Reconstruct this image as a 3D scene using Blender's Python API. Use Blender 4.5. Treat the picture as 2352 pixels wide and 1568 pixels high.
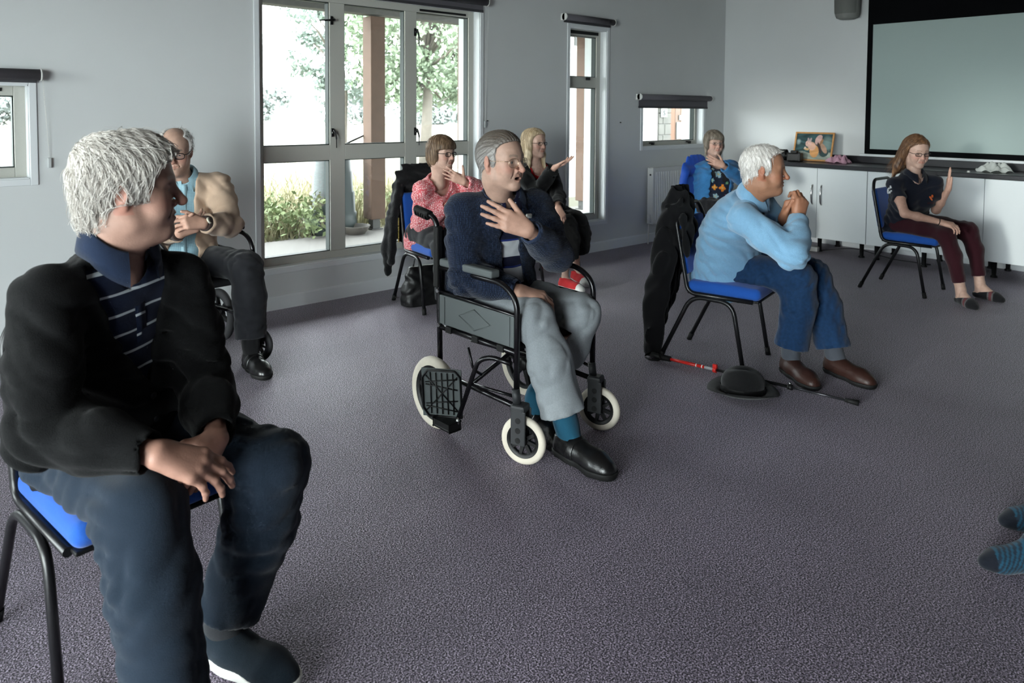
import bpy, bmesh, math, random
import numpy as np
from mathutils import Vector, Matrix

for _o in list(bpy.data.objects):
    bpy.data.objects.remove(_o, do_unlink=True)
SC = bpy.context.scene
COL = SC.collection
PI = math.pi

# ------------------------------------------------------------------ camera
FPX, YAW, PITCH, ROLL, CYP, EYE = 1689.33, math.radians(41.6565), math.radians(2.71935), math.radians(0.3714), 335.53, 1.42
def _cam():
    cy, sy = math.cos(YAW), math.sin(YAW)
    f0 = Vector((sy, cy, 0)); r0 = Vector((cy, -sy, 0)); u0 = Vector((0, 0, 1))
    fw = math.cos(PITCH) * f0 - math.sin(PITCH) * u0
    u = math.sin(PITCH) * f0 + math.cos(PITCH) * u0
    r = math.cos(ROLL) * r0 + math.sin(ROLL) * u
    u2 = -math.sin(ROLL) * r0 + math.cos(ROLL) * u
    cd = bpy.data.cameras.new('camera'); co = bpy.data.objects.new('camera', cd)
    co.matrix_world = Matrix(((r.x, u2.x, -fw.x, 0), (r.y, u2.y, -fw.y, 0), (r.z, u2.z, -fw.z, EYE), (0, 0, 0, 1)))
    cd.sensor_fit = 'HORIZONTAL'; cd.sensor_width = 36.0
    cd.lens = 36.0 * FPX / 2352.0
    cd.shift_y = -(784.0 - CYP) / 2352.0
    cd.clip_start = 0.05; cd.clip_end = 400
    cd.dof.use_dof = True; cd.dof.focus_distance = 3.3; cd.dof.aperture_fstop = 5.0
    COL.objects.link(co); SC.camera = co
_cam()

# ------------------------------------------------------------------ world, lights, exposure
SC.view_settings.view_transform = 'Standard'
SC.view_settings.look = 'None'
SC.view_settings.gamma = 1.0
SC.view_settings.use_curve_mapping = False
SC.view_settings.exposure = 0.0
SC.cycles.use_adaptive_sampling = True
SC.cycles.adaptive_threshold = 0.04
SC.cycles.adaptive_min_samples = 12
SC.cycles.max_bounces = 6
SC.cycles.diffuse_bounces = 4
SC.cycles.glossy_bounces = 2
SC.cycles.transparent_max_bounces = 8
SC.cycles.sample_clamp_indirect = 6.0

W = bpy.data.worlds.new('sky'); SC.world = W; W.use_nodes = True
_nt = W.node_tree; _nt.nodes.clear()
_out = _nt.nodes.new('ShaderNodeOutputWorld'); _bg = _nt.nodes.new('ShaderNodeBackground')
_bg.inputs[0].default_value = (0.93, 0.97, 1.0, 1); _bg.inputs[1].default_value = 19.0
_nt.links.new(_bg.outputs[0], _out.inputs[0])

def area_light(name, loc, direction, sx, sy, power, color, portal=False):
    ld = bpy.data.lights.new(name, 'AREA'); ld.shape = 'RECTANGLE'; ld.size = sx; ld.size_y = sy
    ld.energy = power; ld.color = color
    ld.spread = math.radians(115)
    if portal: ld.cycles.is_portal = True
    o = bpy.data.objects.new(name, ld); COL.objects.link(o)
    o.location = loc
    o.rotation_euler = Vector(direction).to_track_quat('-Z', 'Y').to_euler()
    return o
# daylight through the glazed doors in the left wall
area_light('daylight_left_doors', (-2.62, 0.35, 1.2), (1, 0.38, -0.03), 2.1, 2.4, 90, (0.90, 0.97, 1.0))
for _i, (_a, _b, _c, _d) in enumerate(((2.083, 4.045, 0.292, 2.285), (5.165, 5.703, 0.312, 2.235), (6.30, 7.43, 1.045, 1.56), (-0.62, 0.732, 1.016, 1.552))):
    area_light('daylight_portal_%d' % _i, ((_a + _b) / 2, 5.20, (_c + _d) / 2), (0, -1, 0), _b - _a, _d - _c, 1, (1, 1, 1), portal=True)
for _i, (_a, _b) in enumerate(((-0.95, 2.05), (2.85, 4.3))):
    area_light('daylight_portal_w%d' % _i, (-2.70, (_a + _b) / 2, 1.19), (1, 0, 0), 2.33, _b - _a, 1, (1, 1, 1), portal=True)
# low hazy sun, raking along the window wall through the far glazed door
_sd = bpy.data.lights.new('sun', 'SUN'); _sd.energy = 1.5; _sd.angle = math.radians(5.0); _sd.color = (1.0, 0.97, 0.93)
_so = bpy.data.objects.new('sun', _sd); COL.objects.link(_so); _so.rotation_euler = Vector((1, 0.053, -0.078)).to_track_quat('-Z', 'Y').to_euler()
# ------------------------------------------------------------------ materials
MATS = {}
def mat(name, col, rough=0.6, metal=0.0, spec=0.4, var=0.0, vscale=20.0, bump=0.0, bscale=60.0, attr=None,
        sheen=0.0, trans=0.0, coat=0.0, emit=None, detail=3.0):
    if name in MATS: return MATS[name]
    m = bpy.data.materials.new(name); m.use_nodes = True; MATS[name] = m
    nt = m.node_tree; b = nt.nodes['Principled BSDF']
    def s(k, v):
        if k in b.inputs: b.inputs[k].default_value = v
    s('Base Color', (*col, 1)); s('Roughness', rough); s('Metallic', metal); s('Specular IOR Level', spec)
    s('Sheen Weight', sheen); s('Coat Weight', coat); s('Transmission Weight', trans)
    if emit: s('Emission Color', (*emit[0], 1)); s('Emission Strength', emit[1])
    tc = nt.nodes.new('ShaderNodeTexCoord')
    src = None
    if attr:
        a = nt.nodes.new('ShaderNodeAttribute'); a.attribute_name = attr; src = a.outputs['Color']
    if var > 0:
        n = nt.nodes.new('ShaderNodeTexNoise'); n.inputs['Scale'].default_value = vscale; n.inputs['Detail'].default_value = detail
        nt.links.new(tc.outputs['Object'], n.inputs['Vector'])
        mr = nt.nodes.new('ShaderNodeMapRange'); mr.inputs[1].default_value = 0.25; mr.inputs[2].default_value = 0.75
        mr.inputs[3].default_value = 1 - var; mr.inputs[4].default_value = 1 + var
        nt.links.new(n.outputs['Fac'], mr.inputs[0])
        mx = nt.nodes.new('ShaderNodeVectorMath'); mx.operation = 'SCALE'
        if src: nt.links.new(src, mx.inputs[0])
        else: mx.inputs[0].default_value = col
        nt.links.new(mr.outputs[0], mx.inputs['Scale']); src = mx.outputs[0]
    if src: nt.links.new(src, b.inputs['Base Color'])
    if bump > 0:
        n = nt.nodes.new('ShaderNodeTexNoise'); n.inputs['Scale'].default_value = bscale; n.inputs['Detail'].default_value = 4
        nt.links.new(tc.outputs['Object'], n.inputs['Vector'])
        bp = nt.nodes.new('ShaderNodeBump'); bp.inputs['Strength'].default_value = bump; bp.inputs['Distance'].default_value = 0.004
        nt.links.new(n.outputs['Fac'], bp.inputs['Height']); nt.links.new(bp.outputs[0], b.inputs['Normal'])
    return m

def srgb(r, g, b):
    f = lambda c: (c / 255 / 12.92) if c / 255 <= 0.04045 else ((c / 255 + 0.055) / 1.055) ** 2.4
    return (f(r), f(g), f(b))

# ------------------------------------------------------------------ mesh collecting
class MB:
    """collects simple shapes into one mesh"""
    def __init__(s): s.v = []; s.f = []; s.sm = []
    def add(s, vs, fs, smooth=False):
        n = len(s.v); s.v += [tuple(v) for v in vs]; s.f += [tuple(i + n for i in f) for f in fs]; s.sm += [smooth] * len(fs)
        return s
    def box(s, x0, x1, y0, y1, z0, z1, M=None):
        vs = [Vector((x, y, z)) for x in (x0, x1) for y in (y0, y1) for z in (z0, z1)]
        if M is not None: vs = [M @ v for v in vs]
        return s.add(vs, [(0, 1, 3, 2), (4, 6, 7, 5), (0, 4, 5, 1), (2, 3, 7, 6), (0, 2, 6, 4), (1, 5, 7, 3)])
    def cbox(s, c, d, M=None):
        return s.box(c[0] - d[0] / 2, c[0] + d[0] / 2, c[1] - d[1] / 2, c[1] + d[1] / 2, c[2] - d[2] / 2, c[2] + d[2] / 2, M)
    def bbox(s, x0, x1, y0, y1, z0, z1, b=0.004, M=None, seg=2):
        """box with rounded edges"""
        bm = bmesh.new(); bmesh.ops.create_cube(bm, size=1.0)
        for v in bm.verts:
            v.co = Vector(((x0 + x1) / 2 + v.co.x * (x1 - x0), (y0 + y1) / 2 + v.co.y * (y1 - y0), (z0 + z1) / 2 + v.co.z * (z1 - z0)))
        bmesh.ops.bevel(bm, geom=bm.edges[:], offset=b, segments=seg, affect='EDGES', profile=0.5)
        vs = [v.co.copy() for v in bm.verts]; bm.verts.index_update()
        fs = [[v.index for v in f.verts] for f in bm.faces]; bm.free()
        if M is not None: vs = [M @ v for v in vs]
        return s.add(vs, fs, False)
    def tube(s, pts, r, n=10, closed=False, ry=None, caps=True):
        """round tube along a polyline; r number or list"""
        P = [Vector(p) for p in pts]; N = len(P)
        rs = r if isinstance(r, (list, tuple)) else [r] * N
        T = []
        for i in range(N):
            if closed: t = P[(i + 1) % N] - P[i - 1]
            else: t = P[min(i + 1, N - 1)] - P[max(i - 1, 0)]
            T.append(t.normalized() if t.length > 1e-9 else Vector((0, 0, 1)))
        up = Vector((0, 0, 1)) if abs(T[0].z) < 0.9 else Vector((0, 1, 0))
        a = (up - T[0] * up.dot(T[0])).normalized(); vs = []
        for i in range(N):
            a = (a - T[i] * a.dot(T[i])); a = a.normalized() if a.length > 1e-6 else T[i].orthogonal().normalized()
            b = T[i].cross(a)
            for k in range(n):
                q = 2 * PI * k / n
                vs.append(P[i] + a * math.cos(q) * rs[i] + b * math.sin(q) * (ry if ry else rs[i]))
        fs = []
        for i in range(N if closed else N - 1):
            j = (i + 1) % N
            for k in range(n):
                k2 = (k + 1) % n
                fs.append((i * n + k, i * n + k2, j * n + k2, j * n + k))
        s.add(vs, fs, True)
        if caps and not closed:
            m = len(s.v) - len(vs)
            s.f.append(tuple(m + k for k in reversed(range(n)))); s.sm.append(False)
            s.f.append(tuple(m + (N - 1) * n + k for k in range(n))); s.sm.append(False)
        return s
    def lathe(s, prof, n=24, M=None, a0=0, a1=2 * PI):
        """profile [(r,z)] round the z axis"""
        full = abs(a1 - a0 - 2 * PI) < 1e-6; m = n if full else n + 1; vs = []
        for k in range(m):
            q = a0 + (a1 - a0) * k / n
            for r, z in prof:
                v = Vector((r * math.cos(q), r * math.sin(q), z)); vs.append(M @ v if M is not None else v)
        L = len(prof); fs = []
        for k in range(n):
            k2 = (k + 1) % m
            for i in range(L - 1):
                fs.append((k * L + i, k2 * L + i, k2 * L + i + 1, k * L + i + 1))
        return s.add(vs, fs, True)
    def prism(s, poly, h, M):
        """extrude a 2-D polygon (x,y) by h along z, placed by M"""
        n = len(poly); vs = [M @ Vector((x, y, 0)) for x, y in poly] + [M @ Vector((x, y, h)) for x, y in poly]
        fs = [tuple(reversed(range(n))), tuple(range(n, 2 * n))] + [(i, (i + 1) % n, n + (i + 1) % n, n + i) for i in range(n)]
        return s.add(vs, fs)
    def build(s, name, m, parent=None, sharp=True):
        me = bpy.data.meshes.new(name); me.from_pydata(s.v, [], s.f); me.materials.append(m)
        me.polygons.foreach_set('use_smooth', s.sm); me.update()
        bm = bmesh.new(); bm.from_mesh(me); bmesh.ops.recalc_face_normals(bm, faces=bm.faces); bm.to_mesh(me); bm.free()
        o = bpy.data.objects.new(name, me); COL.objects.link(o)
        if parent is not None: o.parent = parent
        return o

def arc(c, r, a0, a1, n, ax=(1, 0, 0), ay=(0, 0, 1)):
    c, ax, ay = Vector(c), Vector(ax), Vector(ay)
    return [c + ax * r * math.cos(a0 + (a1 - a0) * i / n) + ay * r * math.sin(a0 + (a1 - a0) * i / n) for i in range(n + 1)]
def rounded(pts, rad, n=5, closed=False):
    """round the corners of a polyline"""
    P = [Vector(p) for p in pts]; out = []
    N = len(P)
    for i in range(N):
        if not closed and i in (0, N - 1): out.append(P[i]); continue
        a, b, c = P[i - 1], P[i], P[(i + 1) % N]
        r = rad[i] if isinstance(rad, (list, tuple)) else rad
        u = (a - b); w = (c - b); d = min(r, u.length * 0.49, w.length * 0.49)
        p, q = b + u.normalized() * d, b + w.normalized() * d
        for k in range(n + 1):
            t = k / n; out.append(p * (1 - t) ** 2 + b * 2 * t * (1 - t) + q * t * t)
    return out
def tag(o, label=None, cat=None, group=None, kind=None):
    if label: o['label'] = label
    if cat: o['category'] = cat
    if group: o['group'] = group
    if kind: o['kind'] = kind
    return o
def empty(name, loc=(0, 0, 0), rz=0.0):
    o = bpy.data.objects.new(name, None); o.empty_display_size = 0.1; COL.objects.link(o)
    o.location = loc; o.rotation_euler = (0, 0, rz); return o
def struct(name, mb, m, parent=None):
    o = mb.build(name, m, parent)
    if parent is None: o['kind'] = 'structure'
    return o
# ------------------------------------------------------------------ room dimensions
YW, XS, XL, YR, ZC = 4.975, 7.865, -2.5, -3.3, 3.05
WT = 0.30
M_wall = mat('wall_paint', srgb(216, 219, 219), 0.85, spec=0.2, var=0.03, vscale=1.3, bump=0.05, bscale=220)
M_trim = mat('trim_paint', srgb(226, 230, 232), 0.5, spec=0.4)
M_ceil = mat('ceiling_darkened', srgb(118, 108, 98), 0.8, spec=0.2, var=0.1, vscale=4)  # unseen ceiling, colour darkened to hold down bounced light
M_dark = mat('rear_wall_darkened', srgb(62, 64, 70), 0.85, spec=0.2)  # unseen south wall, made dark so less light bounces back
M_alu = mat('window_aluminium', srgb(186, 186, 178), 0.5, metal=0.0, spec=0.4, var=0.03, vscale=300)
M_gask = mat('window_gasket', srgb(34, 46, 44), 0.6)
M_black = mat('black_plastic', srgb(18, 18, 19), 0.45)
M_blind = mat('blind_fabric', srgb(98, 96, 101), 0.85, var=0.08, vscale=400)
M_white = mat('white_plastic', srgb(226, 226, 222), 0.4)

def carpet():
    m = bpy.data.materials.new('carpet'); m.use_nodes = True; nt = m.node_tree; b = nt.nodes['Principled BSDF']
    b.inputs['Roughness'].default_value = 0.50; b.inputs['Specular IOR Level'].default_value = 0.75
    b.inputs['Sheen Weight'].default_value = 0.2; b.inputs['Sheen Roughness'].default_value = 0.45
    tc = nt.nodes.new('ShaderNodeTexCoord')
    def noise(sc, det, ro=0.6):
        n = nt.nodes.new('ShaderNodeTexNoise'); n.inputs['Scale'].default_value = sc; n.inputs['Detail'].default_value = det
        n.inputs['Roughness'].default_value = ro; nt.links.new(tc.outputs['Object'], n.inputs['Vector']); return n
    n1 = noise(210, 2.0, 0.7); n2 = noise(1.1, 3); n3 = noise(520, 1.0)
    vo = nt.nodes.new('ShaderNodeTexVoronoi'); vo.inputs['Scale'].default_value = 210; nt.links.new(tc.outputs['Object'], vo.inputs['Vector'])
    cr = nt.nodes.new('ShaderNodeValToRGB'); e = cr.color_ramp.elements
    e[0].position = 0.41; e[0].color = (*srgb(18, 14, 21), 1); e[1].position = 0.60; e[1].color = (*srgb(182, 167, 189), 1)
    k = cr.color_ramp.elements.new(0.5); k.color = (*srgb(80, 70, 86), 1)
    nt.links.new(n1.outputs['Fac'], cr.inputs[0])
    sp = nt.nodes.new('ShaderNodeMapRange'); sp.inputs[1].default_value = 0.40; sp.inputs[2].default_value = 0.62; sp.inputs[3].default_value = 0.08; sp.inputs[4].default_value = 1.35
    nt.links.new(n1.outputs['Fac'], sp.inputs[0]); nt.links.new(sp.outputs[0], b.inputs['Specular IOR Level']); b.inputs['Specular Tint'].default_value = (0.95, 0.80, 1.0, 1)
    # soft wear and dirt clouds
    mr = nt.nodes.new('ShaderNodeMapRange'); mr.inputs[1].default_value = 0.3; mr.inputs[2].default_value = 0.7; mr.inputs[3].default_value = 0.9; mr.inputs[4].default_value = 1.07
    nt.links.new(n2.outputs['Fac'], mr.inputs[0])
    # carpet tiles half a metre square, laid with faintly different pile direction
    ck = nt.nodes.new('ShaderNodeTexChecker'); ck.inputs['Scale'].default_value = 2.0
    ck.inputs[1].default_value = (0.97,) * 3 + (1,); ck.inputs[2].default_value = (1.03,) * 3 + (1,)
    nt.links.new(tc.outputs['Object'], ck.inputs['Vector'])
    v1 = nt.nodes.new('ShaderNodeVectorMath'); v1.operation = 'SCALE'
    nt.links.new(cr.outputs[0], v1.inputs[0]); nt.links.new(mr.outputs[0], v1.inputs['Scale'])
    v2 = nt.nodes.new('ShaderNodeVectorMath'); v2.operation = 'MULTIPLY'
    nt.links.new(v1.outputs[0], v2.inputs[0]); nt.links.new(ck.outputs[0], v2.inputs[1])
    nt.links.new(v2.outputs[0], b.inputs['Base Color'])
    bp = nt.nodes.new('ShaderNodeBump'); bp.inputs['Strength'].default_value = 0.45; bp.inputs['Distance'].default_value = 0.004
    nt.links.new(vo.outputs['Distance'], bp.inputs['Height']); nt.links.new(bp.outputs[0], b.inputs['Normal'])
    return m
M_carpet = carpet()

def glass():
    m = bpy.data.materials.new('window_glass'); m.use_nodes = True; nt = m.node_tree; nt.nodes.clear()
    o = nt.nodes.new('ShaderNodeOutputMaterial'); t = nt.nodes.new('ShaderNodeBsdfTransparent'); g = nt.nodes.new('ShaderNodeBsdfGlossy')
    t.inputs[0].default_value = (0.93, 0.96, 0.95, 1); g.inputs['Roughness'].default_value = 0.02
    mx = nt.nodes.new('ShaderNodeMixShader'); mx.inputs[0].default_value = 0.05
    nt.links.new(t.outputs[0], mx.inputs[1]); nt.links.new(g.outputs[0], mx.inputs[2]); nt.links.new(mx.outputs[0], o.inputs[0])
    return m
M_glass = glass()

# ------------------------------------------------------------------ shell
struct('floor', MB().box(XL - WT, XS + WT, YR - WT, YW + 0.29, -0.12, 0.0), M_carpet)
struct('ceiling', MB().box(XL - WT, XS + WT, YR - WT, YW + WT, ZC, ZC + 0.2), M_ceil)
def wall_with_openings(name, axis, a0, a1, c0, c1, z1, ops):
    """axis 'x': wall runs along x between a0..a1, thickness c0..c1 in y"""
    mb = MB(); cuts = sorted(ops)
    def bx(p, q, lo, hi):
        if q - p < 1e-4 or hi - lo < 1e-4: return
        if axis == 'x': mb.box(p, q, c0, c1, lo, hi)
        else: mb.box(c0, c1, p, q, lo, hi)
    x = a0
    for p, q, lo, hi in cuts:
        bx(x, p, 0, z1); bx(p, q, 0, lo); bx(p, q, hi, z1); x = q
    bx(x, a1, 0, z1)
    return struct(name, mb, M_dark if name == 'wall_south' else M_wall)
WIN = [(-0.62, 0.732, 1.016, 1.552), (2.083, 4.045, 0.292, 2.285), (5.165, 5.703, 0.312, 2.235), (6.30, 7.43, 1.045, 1.56)]
wall_with_openings('wall_north', 'x', XL - WT, XS + WT, YW, YW + WT, ZC, WIN)
struct('wall_east', MB().box(XS, XS + WT, YR - WT, YW, 0, ZC), M_wall)
wall_with_openings('wall_west', 'y', YR, YW, XL - WT, XL, ZC, [(-0.95, 2.05, 0.02, 2.35), (2.85, 4.3, 0.02, 2.35)])
wall_with_openings('wall_south', 'x', XL - WT, XS, YR - WT, YR, ZC, [])
def baseboard(name, p, q, n):
    """board from p to q on the floor, n = into the room"""
    p, q, n = Vector(p), Vector(q), Vector(n); mb = MB()
    prof = [(0, 0), (0.014, 0), (0.014, 0.088), (0.010, 0.098), (0, 0.100)]
    vs = [b + n * d + Vector((0, 0, z)) for b in (p, q) for d, z in prof]; k = len(prof)
    fs = [(i, (i + 1) % k, k + (i + 1) % k, k + i) for i in range(k)] + [tuple(range(k)), tuple(range(2 * k - 1, k - 1, -1))]
    return struct(name, mb.add(vs, fs), M_trim)
baseboard('baseboard_north', (XL, YW, 0), (XS, YW, 0), (0, -1, 0))
baseboard('baseboard_east', (XS, YW - 0.014, 0), (XS, YR, 0), (-1, 0, 0))

# ------------------------------------------------------------------ windows in the north wall
def casing(name, x0, x1, z0, z1, w=0.038, right=True):
    mb = MB(); y0, y1 = YW - 0.010, YW + 0.0005
    mb.bbox(x0 - w, x0, y0, y1, z0 - w, z1 + w, 0.003); mb.bbox(x1, x1 + w, y0, y1, z0 - w, z1 + w, 0.003)
    mb.bbox(x0, x1, y0, y1, z0 - w, z0, 0.003); mb.bbox(x0, x1, y0, y1, z1, z1 + w, 0.003)
    # lining of the reveal
    t = 0.006
    mb.box(x0, x0 + t, YW, YW + 0.085, z0, z1); mb.box(x1 - t, x1, YW, YW + 0.085, z0, z1)
    mb.box(x0, x1, YW, YW + 0.085, z0, z0 + t); mb.box(x0, x1, YW, YW + 0.085, z1 - t, z1)
    return struct(name, mb, M_trim)
FY0, FY1, GY = YW + 0.08, YW + 0.15, YW + 0.125
def espag_handle(par, x, z, down=True, flip=1):
    h = MB(); y = FY0
    h.bbox(x - 0.011, x + 0.011, y - 0.014, y - 0.0002, z - 0.032, z + 0.032, 0.004)
    h.tube([(x, y - 0.012, z), (x, y - 0.034, z)], 0.010, 10)
    if down:
        h.tube(rounded([(x, y - 0.032, z + 0.022), (x + 0.006 * flip, y - 0.036, z), (x + 0.016 * flip, y - 0.040, z - 0.035), (x + 0.020 * flip, y - 0.034, z - 0.115)], 0.02), [0.008] * 7 + [0.007] * 5 + [0.004] * 2, 8)
    else:
        h.tube([(x + 0.015, y - 0.034, z + 0.004), (x, y - 0.038, z), (x - 0.06, y - 0.040, z - 0.006), (x - 0.115, y - 0.034, z - 0.010)], [0.009, 0.009, 0.007, 0.004], 8)
    o = h.build('handle', M_black, par); o['label'] = 'black lever handle'; return o
def window(name, x0, x1, z0, z1, xb, zb, stile=0.055):
    """xb / zb: lists of (lo,hi) of mullions and transoms"""
    r = empty(name); r['kind'] = 'structure'
    f = MB()
    f.bbox(x0, x0 + stile, FY0, FY1, z0, z1, 0.003); f.bbox(x1 - stile, x1, FY0, FY1, z0, z1, 0.003)
    f.bbox(x0 + stile, x1 - stile, FY0, FY1, z0, z0 + stile, 0.003); f.bbox(x0 + stile, x1 - stile, FY0, FY1, z1 - stile, z1, 0.003)
    f.build('window_frame', M_alu, r)
    for a, b in xb: MB().bbox(a, b, FY0 + 0.001, FY1, z0 + stile, z1 - stile, 0.003).build('mullion', M_alu, r)
    xe = [x0 + stile] + [v for p in xb for v in p] + [x1 - stile]
    for a, b in zb:
        for i in range(0, len(xe), 2): MB().bbox(xe[i], xe[i + 1], FY0 + 0.001, FY1, a, b, 0.003).build('transom', M_alu, r)
    ze = [z0 + stile] + [v for p in zb for v in p] + [z1 - stile]
    for i in range(0, len(xe), 2):
        for j in range(0, len(ze), 2):
            a, b, c, d = xe[i], xe[i + 1], ze[j], ze[j + 1]
            p = MB().box(a + 0.001, b - 0.001, GY, GY + 0.006, c + 0.001, d - 0.001).build('pane', M_glass, r)
            g = MB(); t = 0.006
            for q in ((a, a + t, c, d), (b - t, b, c, d), (a + t, b - t, c, c + t), (a + t, b - t, d - t, d)):
                g.box(q[0], q[1], FY0 + 0.012, FY1 - 0.004, q[2], q[3])
            g.build('gasket', M_gask, p)
    return r
w1 = window('window_1', *WIN[0], [(-0.02, 0.05)], [], stile=0.062)
MB().bbox(-0.55, 0.615, FY0 - 0.008, FY0 - 0.0005, 1.515, 1.535, 0.002).build('trickle_vent', M_black, w1)
casing('trim_1', *WIN[0])
w2 = window('window_2', *WIN[1], [(2.660, 2.785), (3.330, 3.443)], [(1.042, 1.157)], stile=0.060)
espag_handle(w2, 2.672, 2.09, down=False); espag_handle(w2, 2.676, 1.25); espag_handle(w2, 3.425, 2.06, flip=1); espag_handle(w2, 3.425, 1.25, flip=1)
MB().bbox(3.47, 3.95, FY0 - 0.008, FY0 - 0.0005, 2.236, 2.254, 0.002).build('trickle_vent', M_black, w2)
casing('trim_2', *WIN[1])
w3 = window('window_3', *WIN[2], [], [(1.66, 1.768)], stile=0.062)
MB().bbox(5.48, 5.52, FY0 - 0.03, FY0, 1.735, 1.765, 0.004).build('catch', M_black, w3)
MB().bbox(5.20, 5.66, FY0 - 0.008, FY0 - 0.0005, 2.19, 2.222, 0.002).build('trickle_vent', M_black, w3)
casing('trim_3', *WIN[2])
w4 = window('window_4', *WIN[3], [], [], stile=0.050)
for xx in (6.55, 7.24): 
    MB().bbox(xx - 0.035, xx + 0.035, FY0 - 0.03, FY0, 1.072, 1.088, 0.004).bbox(xx - 0.012, xx + 0.012, FY0 - 0.045, FY0 - 0.01, 1.058, 1.09, 0.004).build('catch', M_black, w4)
casing('trim_4', *WIN[3])
# glazing in the unseen walls
def plain_glazing(name, axis, a0, a1, z0, z1, c, n):
    r = empty(name); r['kind'] = 'structure'
    def bx(p, q, lo, hi, d0, d1):
        return MB().box(p, q, c + d0, c + d1, lo, hi) if axis == 'x' else MB().box(c + d0, c + d1, p, q, lo, hi)
    s = 0.06; step = (a1 - a0) / n
    for lo, hi in ((z0, z0 + s), (z1 - s, z1)): bx(a0, a1, lo, hi, -0.03, 0.03).build('rail', M_alu, r)
    for i in range(n + 1):
        p = a0 + i * step - s / 2; p = min(max(p, a0), a1 - s)
        bx(p, p + s, z0 + s, z1 - s, -0.03, 0.03).build('stile', M_alu, r)
    for i in range(n):
        bx(a0 + i * step + s / 2, a0 + (i + 1) * step - s / 2, z0 + s, z1 - s, -0.004, 0.004).build('pane', M_glass, r)
    return r
plain_glazing('door_1', 'y', -0.95, 2.05, 0.02, 2.35, XL - 0.05, 3)
struct('ceiling_sky_blocker', MB().box(-6.3, XL - WT, -4.0, 4.9, 2.80, 2.95), M_ceil)  # unseen slab added outside the doors to block the high sky
plain_glazing('door_2', 'y', 2.85, 4.3, 0.02, 2.35, XL - 0.05, 1)
struct('floor_terrace', MB().box(-30, XL - WT, -12, 7.85, -0.3, -0.05), mat('terrace_concrete', srgb(150, 148, 142), 0.9))

# ------------------------------------------------------------------ roller blinds
def roller_blind(x0, x1, zt, drop, label, chain=None, r=0.031):
    o = empty('roller_blind', (x0, YW - 0.048, zt)); L = x1 - x0; ins = 0.022
    mx = Matrix.Rotation(PI / 2, 4, 'Y')
    MB().tube([(0.006, 0, -r), (L - 0.006, 0, -r)], r, 20).build('roller', M_blind, o)
    for a in (0, L - 0.006):
        e = MB().tube([(a, 0, -r), (a + 0.008, 0, -r)], r + 0.003, 20); e.box(a, a + 0.006, 0, 0.048, -2 * r, 0.0)
        e.build('end_bracket', M_white, o)
    MB().box(ins, L - ins, r - 0.003, r - 0.001, -2 * r - drop, -r).build('blind_fabric', M_blind, o)
    MB().bbox(ins - 0.002, L - ins + 0.002, r - 0.008, r + 0.003, -2 * r - drop - 0.006, -2 * r - drop + 0.016, 0.003).build('bottom_bar', mat('blind_bar', srgb(66, 66, 70), 0.6), o)
    if chain:
        cx, cz = chain; c = MB()
        for s_ in (0, 1):
            a = Vector((L + 0.004, -0.015 + 0.03 * s_, -r)); b = Vector((cx - x0, 0.034, cz - zt))
            n = 46
            for i in range(n):
                p = a.lerp(b, i / (n - 1)); rr = 0.0022
                c.add([p + Vector(q) * rr for q in ((1, 0, 0), (-1, 0, 0), (0, 1, 0), (0, -1, 0), (0, 0, 1), (0, 0, -1))],
                      [(0, 2, 4), (2, 1, 4), (1, 3, 4), (3, 0, 4), (2, 0, 5), (1, 2, 5), (3, 1, 5), (0, 3, 5)])
            c.tube([a, b], 0.0009, 5)
        c.build('bead_chain', M_white, o)
        MB().bbox(cx - x0 - 0.009, cx - x0 + 0.009, 0.028, 0.0475, cz - zt - 0.045, cz - zt + 0.012, 0.003).build('chain_clip', mat('clip', srgb(190, 194, 194), 0.3), o)
    tag(o, label, 'blind', 'grey roller blinds over the windows'); return o
roller_blind(-0.7, 0.790, 1.640, 0.008, 'rolled-up grey blind above the small window with a white bead chain', (0.826, 1.12))
roller_blind(2.0, 4.088, 2.392, 0.050, 'long dark grey blind across the top of the big six-pane window', (4.10, 1.32), r=0.034)
roller_blind(5.04, 5.755, 2.352, 0.012, 'short grey roller blind above the tall narrow window')
roller_blind(6.185, 7.505, 1.612, 0.082, 'grey blind partly lowered over the small window above the radiator')

# ------------------------------------------------------------------ radiator
M_rad = mat('radiator_enamel', srgb(222, 224, 222), 0.35, spec=0.5)
ra = empty('radiator', (6.365, YW, 0.215)); L = 1.20; fy = -0.105
pf = MB(); n = 36; prof = []
for i in range(n):
    a = 0.03 + (L - 0.06) * i / n; st = (L - 0.06) / n
    prof += [(a, 0.0), (a + st * 0.2, 0.006), (a + st * 0.6, 0.006), (a + st * 0.8, 0.0)]
prof = [(0, 0)] + prof + [(L, 0)]
vs = [(x, fy + d, z) for x, d in prof for z in (0.045, 0.56)]; fs = [(2 * i, 2 * i + 2, 2 * i + 3, 2 * i + 1) for i in range(len(prof) - 1)]
pf.add(vs, fs); pf.box(0, L, fy, fy + 0.012, 0.0, 0.045).box(0, L, fy, fy + 0.012, 0.56, 0.605).box(0, L, fy + 0.008, fy + 0.016, 0.0, 0.605)
pf.build('front_panel', M_rad, ra)
MB().bbox(0, L, -0.045, -0.030, 0, 0.605, 0.004).build('back_panel', M_rad, ra)
for a in (0, L - 0.004): MB().box(a - 0.001, a + 0.005, fy + 0.002, -0.030, 0.0, 0.60).build('side_panel', M_rad, ra)
g = MB()
for i in range(24): g.box(0.02 + i * 0.049, 0.05 + i * 0.049, fy + 0.02, -0.05, 0.600, 0.606)
g.build('top_grille', M_rad, ra)
MB().tube([(-0.002, -0.07, 0.53), (-0.008, -0.07, 0.53)], 0.010, 10).build('bleed_plug', M_black, ra)
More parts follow.
